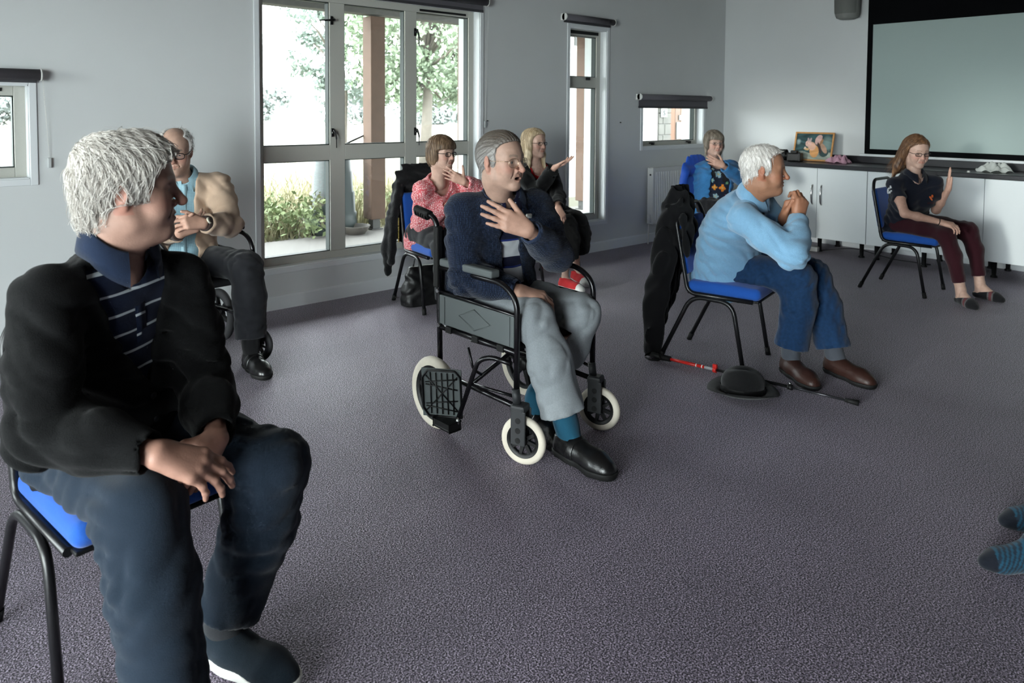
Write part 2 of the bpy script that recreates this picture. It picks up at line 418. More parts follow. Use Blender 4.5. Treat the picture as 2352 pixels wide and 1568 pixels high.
v = MB().tube([(-0.03, -0.075, 0.10), (-0.03, -0.075, 0.02)], 0.019, 12).tube([(-0.03, -0.075, 0.02), (0.01, -0.075, 0.02)], 0.010, 8)
v.tube([(-0.03, -0.075, 0.0), (-0.03, -0.07, -0.215)], 0.0075, 8); v.build('valve', M_white, ra)
tag(ra, 'white panel radiator under the small window by the corner', 'radiator')
# small screws left in the wall
for x, z in ((4.13, 1.335), (5.93, 1.31)):
    tag(MB().tube([(x, YW, z), (x, YW - 0.012, z)], 0.005, 8).build('wall_hook', M_black), 'tiny dark hook in the wall beside the big window' if x < 5 else 'tiny dark hook in the wall beside the tall window', 'hook')
# ------------------------------------------------------------------ outside
M_pave = mat('concrete_paving', srgb(111, 108, 105), 0.9, var=0.05, vscale=3)
M_meadow = mat('meadow_soil', srgb(103, 101, 88), 1.0, var=0.12, vscale=0.6)
struct('floor_patio', MB().box(XL - WT, 16, YW + 0.29, 7.85, -0.2, -0.05), M_pave)
struct('floor_meadow', MB().box(-60, 140, 7.85, 160, -0.25, -0.075), M_meadow)
M_post = mat('veranda_timber', srgb(91, 71, 59), 0.8, var=0.14, vscale=9)
M_postw = mat('veranda_timber_weathered', srgb(85, 84, 81), 0.85, var=0.12, vscale=12)
def post(x, y, label, m=None, h=2.56, w=0.2):
    p = empty('veranda_post', (x, y, -0.05))
    MB().bbox(-w / 2, w / 2, -w / 2, w / 2, 0.13, h + 0.05, 0.008).build('post_shaft', m or M_post, p)
    MB().box(-0.05, 0.05, -0.05, 0.05, 0, 0.13).box(-0.08, 0.08, -0.08, 0.08, 0, 0.012).build('steel_shoe', mat('steel_shoe', srgb(88, 88, 87), 0.5, metal=0.6), p)
    return tag(p, label, 'post')
post(4.765, 7.92, 'timber veranda post on a steel shoe outside the big window')
post(6.23, 7.92, 'pinkish timber veranda post at the edge of the big window')
post(8.16, 7.55, 'pale timber veranda post seen through the tall window', w=0.17)
post(8.82, 7.95, 'broad pale timber post seen at the far side of the tall window', w=0.21)
tag(MB().bbox(-3, 11, 7.83, 8.02, 2.58, 2.80, 0.01).build('veranda_beam', M_postw), 'weathered timber beam along the veranda above the window view', 'beam')
tag(MB().box(-3, 11, YW + WT, 8.25, 2.82, 2.90).build('veranda_roof', M_postw), 'flat veranda roof of weathered boards above the patio', 'roof')

# leaves, blades: random small quads gathered into one mesh
def leaf_mesh(name, centers, size, m, rng, parent=None, flat=0.0, aspect=0.55):
    n = len(centers); c = np.asarray(centers, float)
    d = rng.normal(size=(n, 3)); d[:, 2] *= (1 - flat); d /= np.linalg.norm(d, axis=1)[:, None]
    e = np.cross(d, rng.normal(size=(n, 3))); e /= np.linalg.norm(e, axis=1)[:, None]
    s = size * rng.uniform(0.6, 1.4, n)[:, None]
    a, b = d * s, e * s * aspect
    V = np.stack([c - a, c - 0.15 * a - b, c + a, c - 0.15 * a + b], 1).reshape(-1, 3)
    F = np.arange(4 * n).reshape(n, 4)
    me = bpy.data.meshes.new(name); me.from_pydata(V.tolist(), [], F.tolist()); me.materials.append(m)
    o = bpy.data.objects.new(name, me); COL.objects.link(o)
    if parent: o.parent = parent
    return o
M_bark = mat('bark', srgb(108, 102, 95), 0.95, var=0.2, vscale=6)
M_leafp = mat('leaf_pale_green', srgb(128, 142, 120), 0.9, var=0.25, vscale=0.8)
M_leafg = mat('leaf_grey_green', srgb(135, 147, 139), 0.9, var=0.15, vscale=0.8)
M_leafh = mat('leaf_haze_tinted', srgb(142, 149, 146), 0.95, var=0.15, vscale=0.3)  # haze of the bright distance is put into this pale leaf colour
M_leafd = mat('leaf_shrub', srgb(112, 124, 87), 0.8, var=0.3, vscale=5)
def tree(loc, h, rad, nb, nl, size, m, label, seed, cat='tree'):
    rng = np.random.default_rng(seed); t = empty('tree', loc)
    tr = MB().tube([(0, 0, 0), (0.1, 0, h * 0.3), (0, 0.1, h * 0.62)], [h * 0.028, h * 0.02, h * 0.010], 8)
    C = []
    for i in range(nb):
        q = rng.uniform(0, 2 * PI); rr = rad * math.sqrt(rng.uniform(0.02, 1)); z = h * rng.uniform(0.30, 0.95)
        rr *= math.sin(PI * min(1, max(0.12, (z / h - 0.15) / 0.95))) ** 0.6
        p = np.array([rr * math.cos(q), rr * math.sin(q), z]); rb = rad * rng.uniform(0.16, 0.34)
        u = rng.normal(size=(nl // nb, 3)); u /= np.linalg.norm(u, axis=1)[:, None]
        C.append(p + u * rb * rng.uniform(0.35, 1, (len(u), 1)) * [1, 1, 0.8])
        if i % 3 == 0: tr.tube([(0, 0, h * 0.3 + 0.2 * z), tuple(p * 0.6 + np.array([0, 0, z * 0.3])), tuple(p)], [h * 0.008, h * 0.005, 0.004], 5)
    tr.build('trunk', M_bark, t); leaf_mesh('foliage', np.concatenate(C), size, m, rng, t)
    return tag(t, label, cat, 'trees beyond the meadow')
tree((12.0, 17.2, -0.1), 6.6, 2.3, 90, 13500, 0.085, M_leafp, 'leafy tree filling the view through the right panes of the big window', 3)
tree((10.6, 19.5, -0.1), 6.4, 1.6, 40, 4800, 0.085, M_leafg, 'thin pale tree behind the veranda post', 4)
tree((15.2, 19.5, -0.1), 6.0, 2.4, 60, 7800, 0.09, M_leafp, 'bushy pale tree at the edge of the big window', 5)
# hazy hedgerow on the skyline
rng_h = np.random.default_rng(8)
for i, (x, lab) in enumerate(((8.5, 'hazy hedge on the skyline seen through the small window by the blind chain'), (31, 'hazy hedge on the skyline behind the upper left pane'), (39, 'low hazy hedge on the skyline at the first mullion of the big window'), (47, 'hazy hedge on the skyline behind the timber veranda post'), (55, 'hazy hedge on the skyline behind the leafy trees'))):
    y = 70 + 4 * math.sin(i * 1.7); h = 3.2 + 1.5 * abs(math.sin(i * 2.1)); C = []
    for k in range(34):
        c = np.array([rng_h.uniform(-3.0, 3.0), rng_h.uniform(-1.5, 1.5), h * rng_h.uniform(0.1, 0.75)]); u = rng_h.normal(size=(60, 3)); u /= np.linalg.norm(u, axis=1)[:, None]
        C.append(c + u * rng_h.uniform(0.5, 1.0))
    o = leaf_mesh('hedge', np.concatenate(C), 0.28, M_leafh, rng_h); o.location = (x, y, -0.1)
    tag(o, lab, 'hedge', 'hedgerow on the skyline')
# tall dry grass at the meadow's edge
rng_g = np.random.default_rng(11); N = 9000
gx = rng_g.uniform(1.5, 8.3, N); gy = 7.95 + rng_g.exponential(1.6, N); hh = rng_g.uniform(0.12, 0.55, N) * (0.45 + 0.55 * np.minimum(1, (gy - 7.9) / 1.0))
lean = rng_g.normal(0, 0.35, (N, 2)); w = 0.006 + 0.004 * rng_g.random(N); aq = rng_g.uniform(0, PI, N)
b0 = np.stack([gx, gy, np.full(N, -0.08)], 1); wv = np.stack([np.cos(aq) * w, np.sin(aq) * w, np.zeros(N)], 1)
mid = b0 + np.stack([lean[:, 0] * hh * 0.35, lean[:, 1] * hh * 0.35, hh * 0.6], 1); tip = b0 + np.stack([lean[:, 0] * hh, lean[:, 1] * hh, hh], 1)
V = np.stack([b0 - wv, b0 + wv, mid + wv * 0.8, mid - wv * 0.8, tip], 1).reshape(-1, 3)
F = [f for i in range(N) for f in ((5 * i, 5 * i + 1, 5 * i + 2, 5 * i + 3), (5 * i + 3, 5 * i + 2, 5 * i + 4))]
me = bpy.data.meshes.new('dry_grass'); me.from_pydata(V.tolist(), [], F); me.materials.append(mat('dry_grass', srgb(132, 128, 100), 0.9, var=0.25, vscale=1.6))
og = bpy.data.objects.new('dry_grass', me); COL.objects.link(og); tag(og, 'tall pale dry grass at the edge of the meadow', 'grass', kind='stuff')
# leafy shrub by the patio
for (x, y, r, h, n, lab, sd) in ((3.75, 8.15, 0.42, 0.42, 900, 'low leafy green shrub at the patio edge below the left panes', 21), (3.15, 8.25, 0.35, 0.25, 420, 'small yellowish weed clump at the patio edge', 22), (5.5, 8.9, 0.4, 0.35, 420, 'loose scrubby bush beyond the timber veranda post', 23)):
    rg = np.random.default_rng(sd); sh = empty('shrub', (x, y, -0.07)); st = MB(); C = []
    for k in range(16):
        q = rg.uniform(0, 2 * PI); rr = r * math.sqrt(rg.random()); p = np.array([rr * math.cos(q), rr * math.sin(q), h * rg.uniform(0.3, 1)])
        st.tube([(0, 0, 0), tuple(p * [0.5, 0.5, 0.6]), tuple(p)], [0.006, 0.004, 0.002], 5)
        C.append(p + rg.normal(0, 0.09, (n // 16, 3)) * [1, 1, 0.7])
    c = np.concatenate(C); c[:, 2] = np.abs(c[:, 2]); st.build('stem', M_bark, sh); leaf_mesh('foliage', c, 0.035, M_leafd, rg, sh, aspect=0.5)
    tag(sh, lab, 'shrub')
# water butt, bowl
bt = empty('compost_bin', (4.30, 8.12, -0.075)); M_bin = mat('bin_plastic', srgb(60, 69, 69), 0.6)
MB().lathe([(0.0, 0), (0.30, 0), (0.29, 0.25), (0.275, 0.26), (0.265, 0.5), (0.25, 0.51), (0.235, 0.75), (0.225, 0.76), (0.21, 0.98), (0.0, 0.98)], 20).build('bin_body', M_bin, bt)
MB().lathe([(0.0, 1.10), (0.10, 1.09), (0.225, 1.02), (0.235, 0.98), (0.0, 0.975)], 20).build('lid', M_bin, bt)
MB().tube(rounded([(0.10, -0.1, 1.07), (0.2, -0.12, 1.12), (0.42, -0.1, 1.20)], 0.05), 0.012, 8).build('handle', M_black, bt)
tag(bt, 'tapered dark green garden bin standing on the meadow edge outside', 'bin')
tag(MB().lathe([(0.0, 0.0), (0.11, 0.0), (0.17, 0.09), (0.175, 0.10), (0.16, 0.10), (0.10, 0.015), (0.0, 0.012)], 24, Matrix.Translation((4.40, 7.74, -0.05))).build('bowl', mat('stone_bowl', srgb(88, 84, 79), 0.7)), 'shallow stone bowl on the patio beside the timber post', 'bowl')
# timber-clad wall of the neighbouring wing with notices
cw = empty('clad_wall', (12.14, 8.9, -0.1)); M_cl = [mat('cladding_%d' % k, c, 0.8, var=0.1, vscale=5) for k, c in enumerate((srgb(88, 62, 46), srgb(84, 68, 58), srgb(92, 74, 62)))]
MB().box(0, 3.4, 0.02, 0.2, 0, 3.0).build('backing', M_postw, cw)
for i in range(18):
    x = i * 0.18; MB().bbox(x, x + 0.172, 0, 0.022, 0.0, 3.0, 0.004, seg=1).build('cladding_board', M_cl[(i * 7 + i // 3) % 3], cw)
tag(cw, 'timber-clad outside wall with notices seen through the small window', 'wall')
tag(MB().bbox(8.4, 11.72, 8.88, 9.1, -0.1, 3.0, 0.01).build('rendered_wall', mat('white_render', srgb(170, 170, 166), 0.9)), 'white rendered outside wall beyond the tall window', 'wall')
pr = empty('stone_pier', (11.73, 8.86, -0.1)); M_st = mat('pier_stone', srgb(76, 75, 71), 0.9, var=0.2, vscale=7)
MB().box(0.01, 0.39, 0.02, 0.24, 0, 3.0).build('core', M_postw, pr)
for i in range(14):
    for k, (x0, x1) in enumerate(((0, 0.19), (0.20, 0.40)) if i % 2 else ((0, 0.13), (0.14, 0.40))): MB().bbox(x0, x1, 0, 0.05, i * 0.215, i * 0.215 + 0.203, 0.008, seg=1).build('stone_block', M_st, pr)
tag(pr, 'grey stone pier between the white wall and the timber cladding outside', 'pier')
M_sign = mat('sign_white', srgb(96, 98, 96), 0.6); M_ink = mat('sign_ink', srgb(40, 46, 46), 0.7)
def letter(ch, x, y, z, size, m, parent):
    cu = bpy.data.curves.new('letter', 'FONT'); cu.body = ch; cu.size = size; cu.extrude = 0.002; cu.align_x = 'CENTER'; cu.align_y = 'CENTER'
    o = bpy.data.objects.new('letter', cu); COL.objects.link(o); o.parent = parent; o.location = (x, y, z); o.rotation_euler = (PI / 2, 0, 0); cu.materials.append(m); bpy.context.view_layer.update(); me = bpy.data.meshes.new_from_object(o.evaluated_get(bpy.context.evaluated_depsgraph_get())); n = bpy.data.objects.new('letter', me); COL.objects.link(n); n.parent = parent; n.location = o.location; n.rotation_euler = o.rotation_euler; bpy.data.objects.remove(o); n.name = 'letter'; return n
s1 = empty('letter_sign', (8.33, 7.80, 2.50)); MB().bbox(-0.12, 0.13, 0, 0.02, -0.075, 0.075, 0.004).build('board', M_sign, s1); letter('C', 0.095, -0.004, 0.0, 0.13, M_ink, s1)
MB().box(-0.02, 0.0, 0.0, 0.02, -0.45, -0.075).build('bracket', M_ink, s1); MB().box(-0.02, 0.0, 0.0, 0.06, 0.075, 0.11).build('hanger', M_ink, s1)
tag(s1, 'white board with a grey letter C hanging outside the tall window', 'sign')
s2 = empty('letter_sign', (11.86, 8.83, 1.40)); MB().bbox(-0.10, 0.10, 0, 0.02, -0.08, 0.45, 0.004).build('board', M_sign, s2); letter('S', 0.0, -0.004, 0.0, 0.14, M_ink, s2); letter('S', -0.01, -0.004, 0.15, 0.14, M_ink, s2)
tag(s2, 'narrow white board with grey letters outside the small right window', 'sign')
s3 = empty('warning_sign', (12.82, 8.88, 1.26)); MB().bbox(-0.11, 0.11, 0, 0.012, -0.30, 0.12, 0.003).build('board', mat('sign_yellow', srgb(74, 68, 42), 0.6), s3)
MB().prism([(-0.085, -0.08), (0.085, -0.08), (0.0, 0.09)], 0.004, Matrix.Translation((0, -0.001, 0)) @ Matrix.Rotation(PI / 2, 4, 'X')).build('triangle', M_ink, s3)
for k in range(4): MB().box(-0.09, 0.09, -0.003, 0, -0.14 - k * 0.045, -0.122 - k * 0.045).build('text_line', M_ink, s3)
tag(s3, 'pale yellow warning notice with a dark triangle seen through the small window', 'sign')
s4 = tag(MB().bbox(12.34, 12.50, 8.875, 8.895, 0.88, 1.22, 0.003).build('paper_notice', M_sign), 'blank white paper notice on the cladding outside the small window', 'notice')
s5 = tag(MB().bbox(12.42, 12.52, 8.875, 8.895, 1.26, 1.36, 0.003).build('paper_notice', M_sign), 'small white card above the blank notice outside', 'notice')
# ------------------------------------------------------------------ east wall: cabinets, worktop, screen, speaker
M_cab = mat('cabinet_white', srgb(232, 238, 240), 0.45, spec=0.4)
M_top = mat('worktop_black', srgb(44, 44, 48), 0.28, spec=0.5, var=0.35, vscale=260)
M_chr = mat('chrome', srgb(190, 190, 190), 0.18, metal=1.0)
DX = XS - 0.58
def cabinet(y1, label, handles):
    c = empty('base_cabinet', (DX, y1, 0)); w = 0.99
    MB().box(0.02, 0.575, -w + 0.001, -0.001, 0.15, 0.862).build('cabinet_body', M_cab, c)
    for k in range(2):
        a = -(k + 1) * w / 2 + 0.0018; b = -k * w / 2 - 0.0018
        d = MB().bbox(0.0, 0.019, a, b, 0.148, 0.860, 0.0015, seg=1).build('door', M_cab, c)
        hy = (a + 0.045) if k == 0 else (b - 0.045)
        h = MB().tube(rounded([(0.002, hy, 0.49), (-0.018, hy, 0.51), (-0.032, hy, 0.59), (-0.018, hy, 0.67), (0.002, hy, 0.69)], 0.03, 4), 0.006, 8, ry=0.009)
        h.build('handle', M_chr, d)
    for yy in (-0.07, -w / 2, -w + 0.07):
        for xx in (0.09, 0.5):
            MB().lathe([(0.0, 0.15), (0.022, 0.15), (0.018, 0.02), (0.028, 0.012), (0.028, 0.0), (0.0, 0.0)], 12, Matrix.Translation((xx, yy, 0))).build('leg', M_black, c)
    return tag(c, label, 'cabinet', 'white base cabinets under the worktop')
cabinet(4.005, 'white base cabinet below the squirrel picture, its chrome handles showing', True)
cabinet(3.012, 'white base cabinet behind the woman in burgundy leggings', True)
cabinet(2.022, 'white base cabinet at the far end of the worktop near the screen edge', True)
cabinet(1.03, 'white base cabinet beyond the edge of the projection screen', True)
wt = empty('worktop', (DX, 4.02, 0))
MB().bbox(-0.032, 0.579, -4.0, 0, 0.864, 0.906, 0.006).build('worktop_slab', M_top, wt)
MB().bbox(0.557, 0.579, -4.0, 0, 0.9062, 0.976, 0.003).build('upstand', M_top, wt)
tag(wt, 'black laminate worktop running along the cabinets under the screen', 'worktop')
struct('trim_5', MB().bbox(XS - 0.07, XS, 0.9, 3.315, 0.978, 1.002, 0.003), M_trim)
# projection screen with black border
ps = empty('projection_screen', (XS - 0.0, 3.275, 1.004)); M_scr = mat('screen_fabric', srgb(170, 186, 183), 0.8, spec=0.2)
M_felt = mat('screen_border', srgb(12, 13, 15), 0.9, spec=0.1)
Wd, Ht = 2.35, 1.85
MB().box(-0.028, -0.0005, -Wd, 0, 0, Ht).build('backing', M_felt, ps)
MB().box(-0.034, -0.028, -Wd + 0.05, -0.05, 0.05, 1.328).build('screen_surface', M_scr, ps)
for q in ((-Wd, 0, 0, 0.05), (-Wd, 0, 1.328, Ht), (-0.05, 0, 0.05, 1.328), (-Wd, -Wd + 0.05, 0.05, 1.328)):
    MB().bbox(-0.045, -0.0282, q[0], q[1], q[2], q[3], 0.003).build('border', M_felt, ps)
tag(ps, 'large pale projection screen with a black border on the wall', 'screen')
# loudspeaker
sp = empty('wall_speaker', (XS, 3.455, 2.40)); M_sp = mat('speaker_grey', srgb(132, 134, 130), 0.7)
b = MB(); b.lathe([(0.0, 0.0), (0.08, 0.0), (0.115, 0.015), (0.13, 0.05), (0.14, 0.30), (0.12, 0.33), (0.0, 0.335)], 24, Matrix.Translation((-0.12, 0, 0)) @ Matrix.Diagonal((0.85, 0.95, 1, 1))); b.build('speaker_body', M_sp, sp)
MB().bbox(-0.05, 0, -0.04, 0.04, 0.12, 0.22, 0.004).build('bracket', M_sp, sp)
MB().lathe([(0.126, 0.05), (0.1345, 0.07), (0.1415, 0.28), (0.13, 0.30)], 24, Matrix.Translation((-0.121, 0, 0)) @ Matrix.Diagonal((0.86, 0.96, 1, 1)), PI / 2 + 0.5, 3 * PI / 2 - 0.5).build('grille', mat('speaker_grille', srgb(112, 114, 110), 0.8, bump=0.4, bscale=500), sp)
tag(sp, 'rounded grey loudspeaker high on the wall beside the screen', 'speaker')

# ---- things on the worktop
ZT = 0.9065
def color_grid(name, fn, w, h, nx, ny, M, m, parent=None):
    """flat print: fn(u,v)->rgb on a fine grid"""
    vs = [M @ Vector((w * (i / nx - 0.5), h * j / ny, 0)) for j in range(ny + 1) for i in range(nx + 1)]
    fs = [(j * (nx + 1) + i, j * (nx + 1) + i + 1, (j + 1) * (nx + 1) + i + 1, (j + 1) * (nx + 1) + i) for j in range(ny) for i in range(nx)]
    me = bpy.data.meshes.new(name); me.from_pydata([tuple(v) for v in vs], [], fs); me.materials.append(m)
    ca = me.color_attributes.new('Col', 'FLOAT_COLOR', 'POINT')
    cols = [(*fn(i / nx, j / ny), 1) for j in range(ny + 1) for i in range(nx + 1)]
    ca.data.foreach_set('color', [c for q in cols for c in q])
    o = bpy.data.objects.new(name, me); COL.objects.link(o)
    if parent: o.parent = parent
    return o
def squirrel(u, v):
    def el(cx, cy, rx, ry, a=0.0):
        dx, dy = (u - cx) * 1.3, v - cy; c, s = math.cos(a), math.sin(a)
        x, y = dx * c + dy * s, -dx * s + dy * c; return (x / rx) ** 2 + (y / ry) ** 2
    n = 0.5 + 0.5 * math.sin(13 * u + 5 * math.sin(9 * v)) * math.sin(11 * v + 3 * u)
    bg = np.array([0.03, 0.07, 0.075]) * (0.5 + n) + np.array([0.16, 0.20, 0.18]) * max(0, 1 - el(0.86, 0.62, 0.22, 0.36)) + np.array([0.25, 0.30, 0.30]) * max(0, 1 - el(0.06, 0.68, 0.1, 0.13))
    if v < 0.27 + 0.04 * math.sin(9 * u): bg = np.array([0.32, 0.36, 0.31]) * (0.6 + 0.6 * n)
    if el(0.80, 0.28, 0.16, 0.16) < 1: bg = np.array([0.03, 0.06, 0.06])
    c = bg
    for (q, col) in ((el(0.62, 0.78, 0.115, 0.20, -0.35), (0.56, 0.36, 0.33)), (el(0.70, 0.66, 0.05, 0.16, -0.3), (0.30, 0.16, 0.08)), (el(0.79, 0.44, 0.085, 0.21, 0.5), (0.44, 0.27, 0.19)), (el(0.665, 0.46, 0.045, 0.23, 0.35), (0.05, 0.03, 0.03)),
                     (el(0.53, 0.33, 0.165, 0.25, 0.15), (0.62, 0.31, 0.12)), (el(0.45, 0.52, 0.14, 0.17, 0.5), (0.64, 0.38, 0.28)), (el(0.35, 0.62, 0.115, 0.13), (0.64, 0.40, 0.34)),
                     (el(0.33, 0.77, 0.035, 0.075, 0.1), (0.40, 0.31, 0.31)), (el(0.40, 0.77, 0.035, 0.075, -0.1), (0.40, 0.31, 0.31)), (el(0.31, 0.40, 0.10, 0.045, -0.2), (0.64, 0.38, 0.16)), (el(0.27, 0.44, 0.035, 0.05), (0.62, 0.50, 0.42)), (el(0.31, 0.63, 0.016, 0.018), (0.04, 0.03, 0.03))):
        if q < 1: c = np.array(col) * (0.85 + 0.3 * n)
    return tuple(c)
pf = empty('picture_frame', (XS - 0.30, 3.715, ZT + 0.006)); pf.rotation_euler = (0, 0, 0)
M_oak = mat('frame_wood', srgb(188, 136, 80), 0.45, var=0.15, vscale=30)
Mp = Matrix.Rotation(math.radians(4), 4, 'Z') @ Matrix(((0, 0, -1, 0), (-1, 0, 0, 0), (0, 1, 0, 0), (0, 0, 0, 1))) @ Matrix.Rotation(math.radians(-16), 4, 'X')
FW, FH, ft = 0.415, 0.315, 0.017
for q in ((-FW / 2, FW / 2, 0, ft), (-FW / 2, FW / 2, FH - ft, FH), (-FW / 2, -FW / 2 + ft, ft, FH - ft), (FW / 2 - ft, FW / 2, ft, FH - ft)):
    MB().bbox(q[0], q[1], q[2], q[3], -0.012, 0.008, 0.002, Mp).build('frame_side', M_oak, pf)
MB().box(-FW / 2 + 0.004, FW / 2 - 0.004, 0.004, FH - 0.004, -0.014, -0.006, Mp).build('backing', M_black, pf)
color_grid('print', squirrel, FW - 2 * ft, FH - 2 * ft, 96, 72, Mp @ Matrix.Translation((0, ft, -0.004)), mat('picture_print', (0.5, 0.5, 0.5), 0.35, attr='Col'), pf)
MB().box(-0.02, 0.02, 0.0, 0.165, 0.0, 0.004, Mp @ Matrix.Translation((0, 0.17, -0.015)) @ Matrix.Rotation(math.radians(-155), 4, 'X')).build('easel_strut', M_black, pf)
tag(pf, 'wooden-framed squirrel photograph leaning up on the worktop', 'picture')
# camera with lens
cm = empty('camera_body', (XS - 0.42, 3.845, ZT + 0.002), math.radians(8)); 
MB().bbox(-0.05, 0.03, -0.075, 0.065, 0.0, 0.088, 0.012).bbox(-0.04, 0.02, -0.04, 0.03, 0.085, 0.115, 0.010).bbox(-0.06, 0.03, -0.085, -0.055, 0.0, 0.09, 0.010).build('body', M_black, cm)
MB().tube([(-0.0, 0.055, 0.055), (-0.0, 0.085, 0.055), (-0.0, 0.10, 0.058), (-0.0, 0.155, 0.060)], [0.036, 0.036, 0.041, 0.043], 20).build('lens', M_black, cm)
MB().tube([(0, 0.08, 0.061), (0, 0.155, 0.061)], 0.062, 20, caps=False).build('lens_hood', M_black, cm)
MB().lathe([(0, 0.119), (0.011, 0.119), (0.011, 0.113), (0, 0.113)], 12, Matrix.Translation((0.0, -0.05, -0.022))).build('dial', mat('dial_grey', srgb(60, 60, 62), 0.4), cm)
tag(cm, 'black camera with a lens hood beside the framed picture', 'camera')
# crumpled cloth / tissues
def crumple(name, loc, rx, ry, h, m, seed, label, cat, rz=0.0):
    rg = np.random.default_rng(seed); o = empty(name, loc, rz); N = 34; ph = rg.uniform(0, 6.28, 8); fr = rg.uniform(4, 11, (8, 2)) * rg.choice([-1, 1], (8, 2))
    vs = []; 
    for j in range(N + 1):
        for i in range(N + 1):
            u, v = i / N * 2 - 1, j / N * 2 - 1; rr = math.hypot(u, v); k = max(abs(u), abs(v)) / rr if rr > 1e-6 else 1; u2, v2 = u * k * 0 + u * (1 - 0.25 * abs(v)), v * (1 - 0.25 * abs(u))
            f = sum(math.sin(fr[q][0] * u + fr[q][1] * v + ph[q]) for q in range(8)) / 8
            e = max(0.0, 1 - (u2 * u2 + v2 * v2)); z = max(0.002, h * (e ** 0.6) * (0.62 + 0.75 * f)); w = 1 + 0.12 * math.sin(5 * math.atan2(v, u) + ph[0])
            vs.append((u2 * rx * w, v2 * ry * w, z))
    fs = [(j * (N + 1) + i, j * (N + 1) + i + 1, (j + 1) * (N + 1) + i + 1, (j + 1) * (N + 1) + i) for j in range(N) for i in range(N)]
    mb = MB().add(vs, fs, True); mb.add([(x, y, 0.0) for x, y, z in vs], [tuple(reversed(f)) for f in fs], False)
    p = mb.build(name + '_fold', m, o); p.name = 'cloth_folds'
    return tag(o, label, cat)
crumple('towel', (XS - 0.30, 3.43, ZT), 0.10, 0.13, 0.10, mat('pink_towelling', srgb(196, 152, 170), 0.95, bump=0.5, bscale=300), 3, 'crumpled pink towel lying beside the framed picture', 'towel')
crumple('carrier_bag', (XS - 0.33, 2.02, ZT), 0.10, 0.14, 0.11, mat('white_paper', srgb(196, 200, 196), 0.6), 7, 'crumpled white paper bag on the worktop at the picture edge', 'bag')
tag(MB().lathe([(0, 0), (0.010, 0), (0.012, 0.006), (0.011, 0.016), (0, 0.018)], 12, Matrix.Translation((DX + 0.02, 2.155, ZT))).build('bottle_cap', M_white), 'tiny white bottle cap near the worktop edge', 'cap')
tag(MB().bbox(7.30, 7.36, 3.50, 3.66, 0.0, 0.05, 0.01).build('extension_lead', M_white), 'white extension lead block on the carpet under the cabinets', 'extension lead')
pts = [(7.40, 3.50, 0.006), (7.45, 3.3, 0.05), (7.44, 3.15, 0.07), (7.46, 2.95, 0.03), (7.48, 2.8, 0.006), (7.5, 2.5, 0.006)]
tag(MB().tube(rounded(pts, 0.08), 0.004, 6).build('power_cable', M_black), 'black power cable looping below the cabinets', 'cable')
so = empty('wall_socket', (7.865, 4.42, 0.78)); MB().bbox(-0.010, 0, -0.075, 0.075, -0.045, 0.045, 0.003).build('faceplate', M_white, so); MB().bbox(-0.05, -0.010, -0.06, -0.02, 0.0, 0.035, 0.004).build('plug', M_black, so)
tag(so, 'white double wall socket with a dark plug near the corner', 'socket')
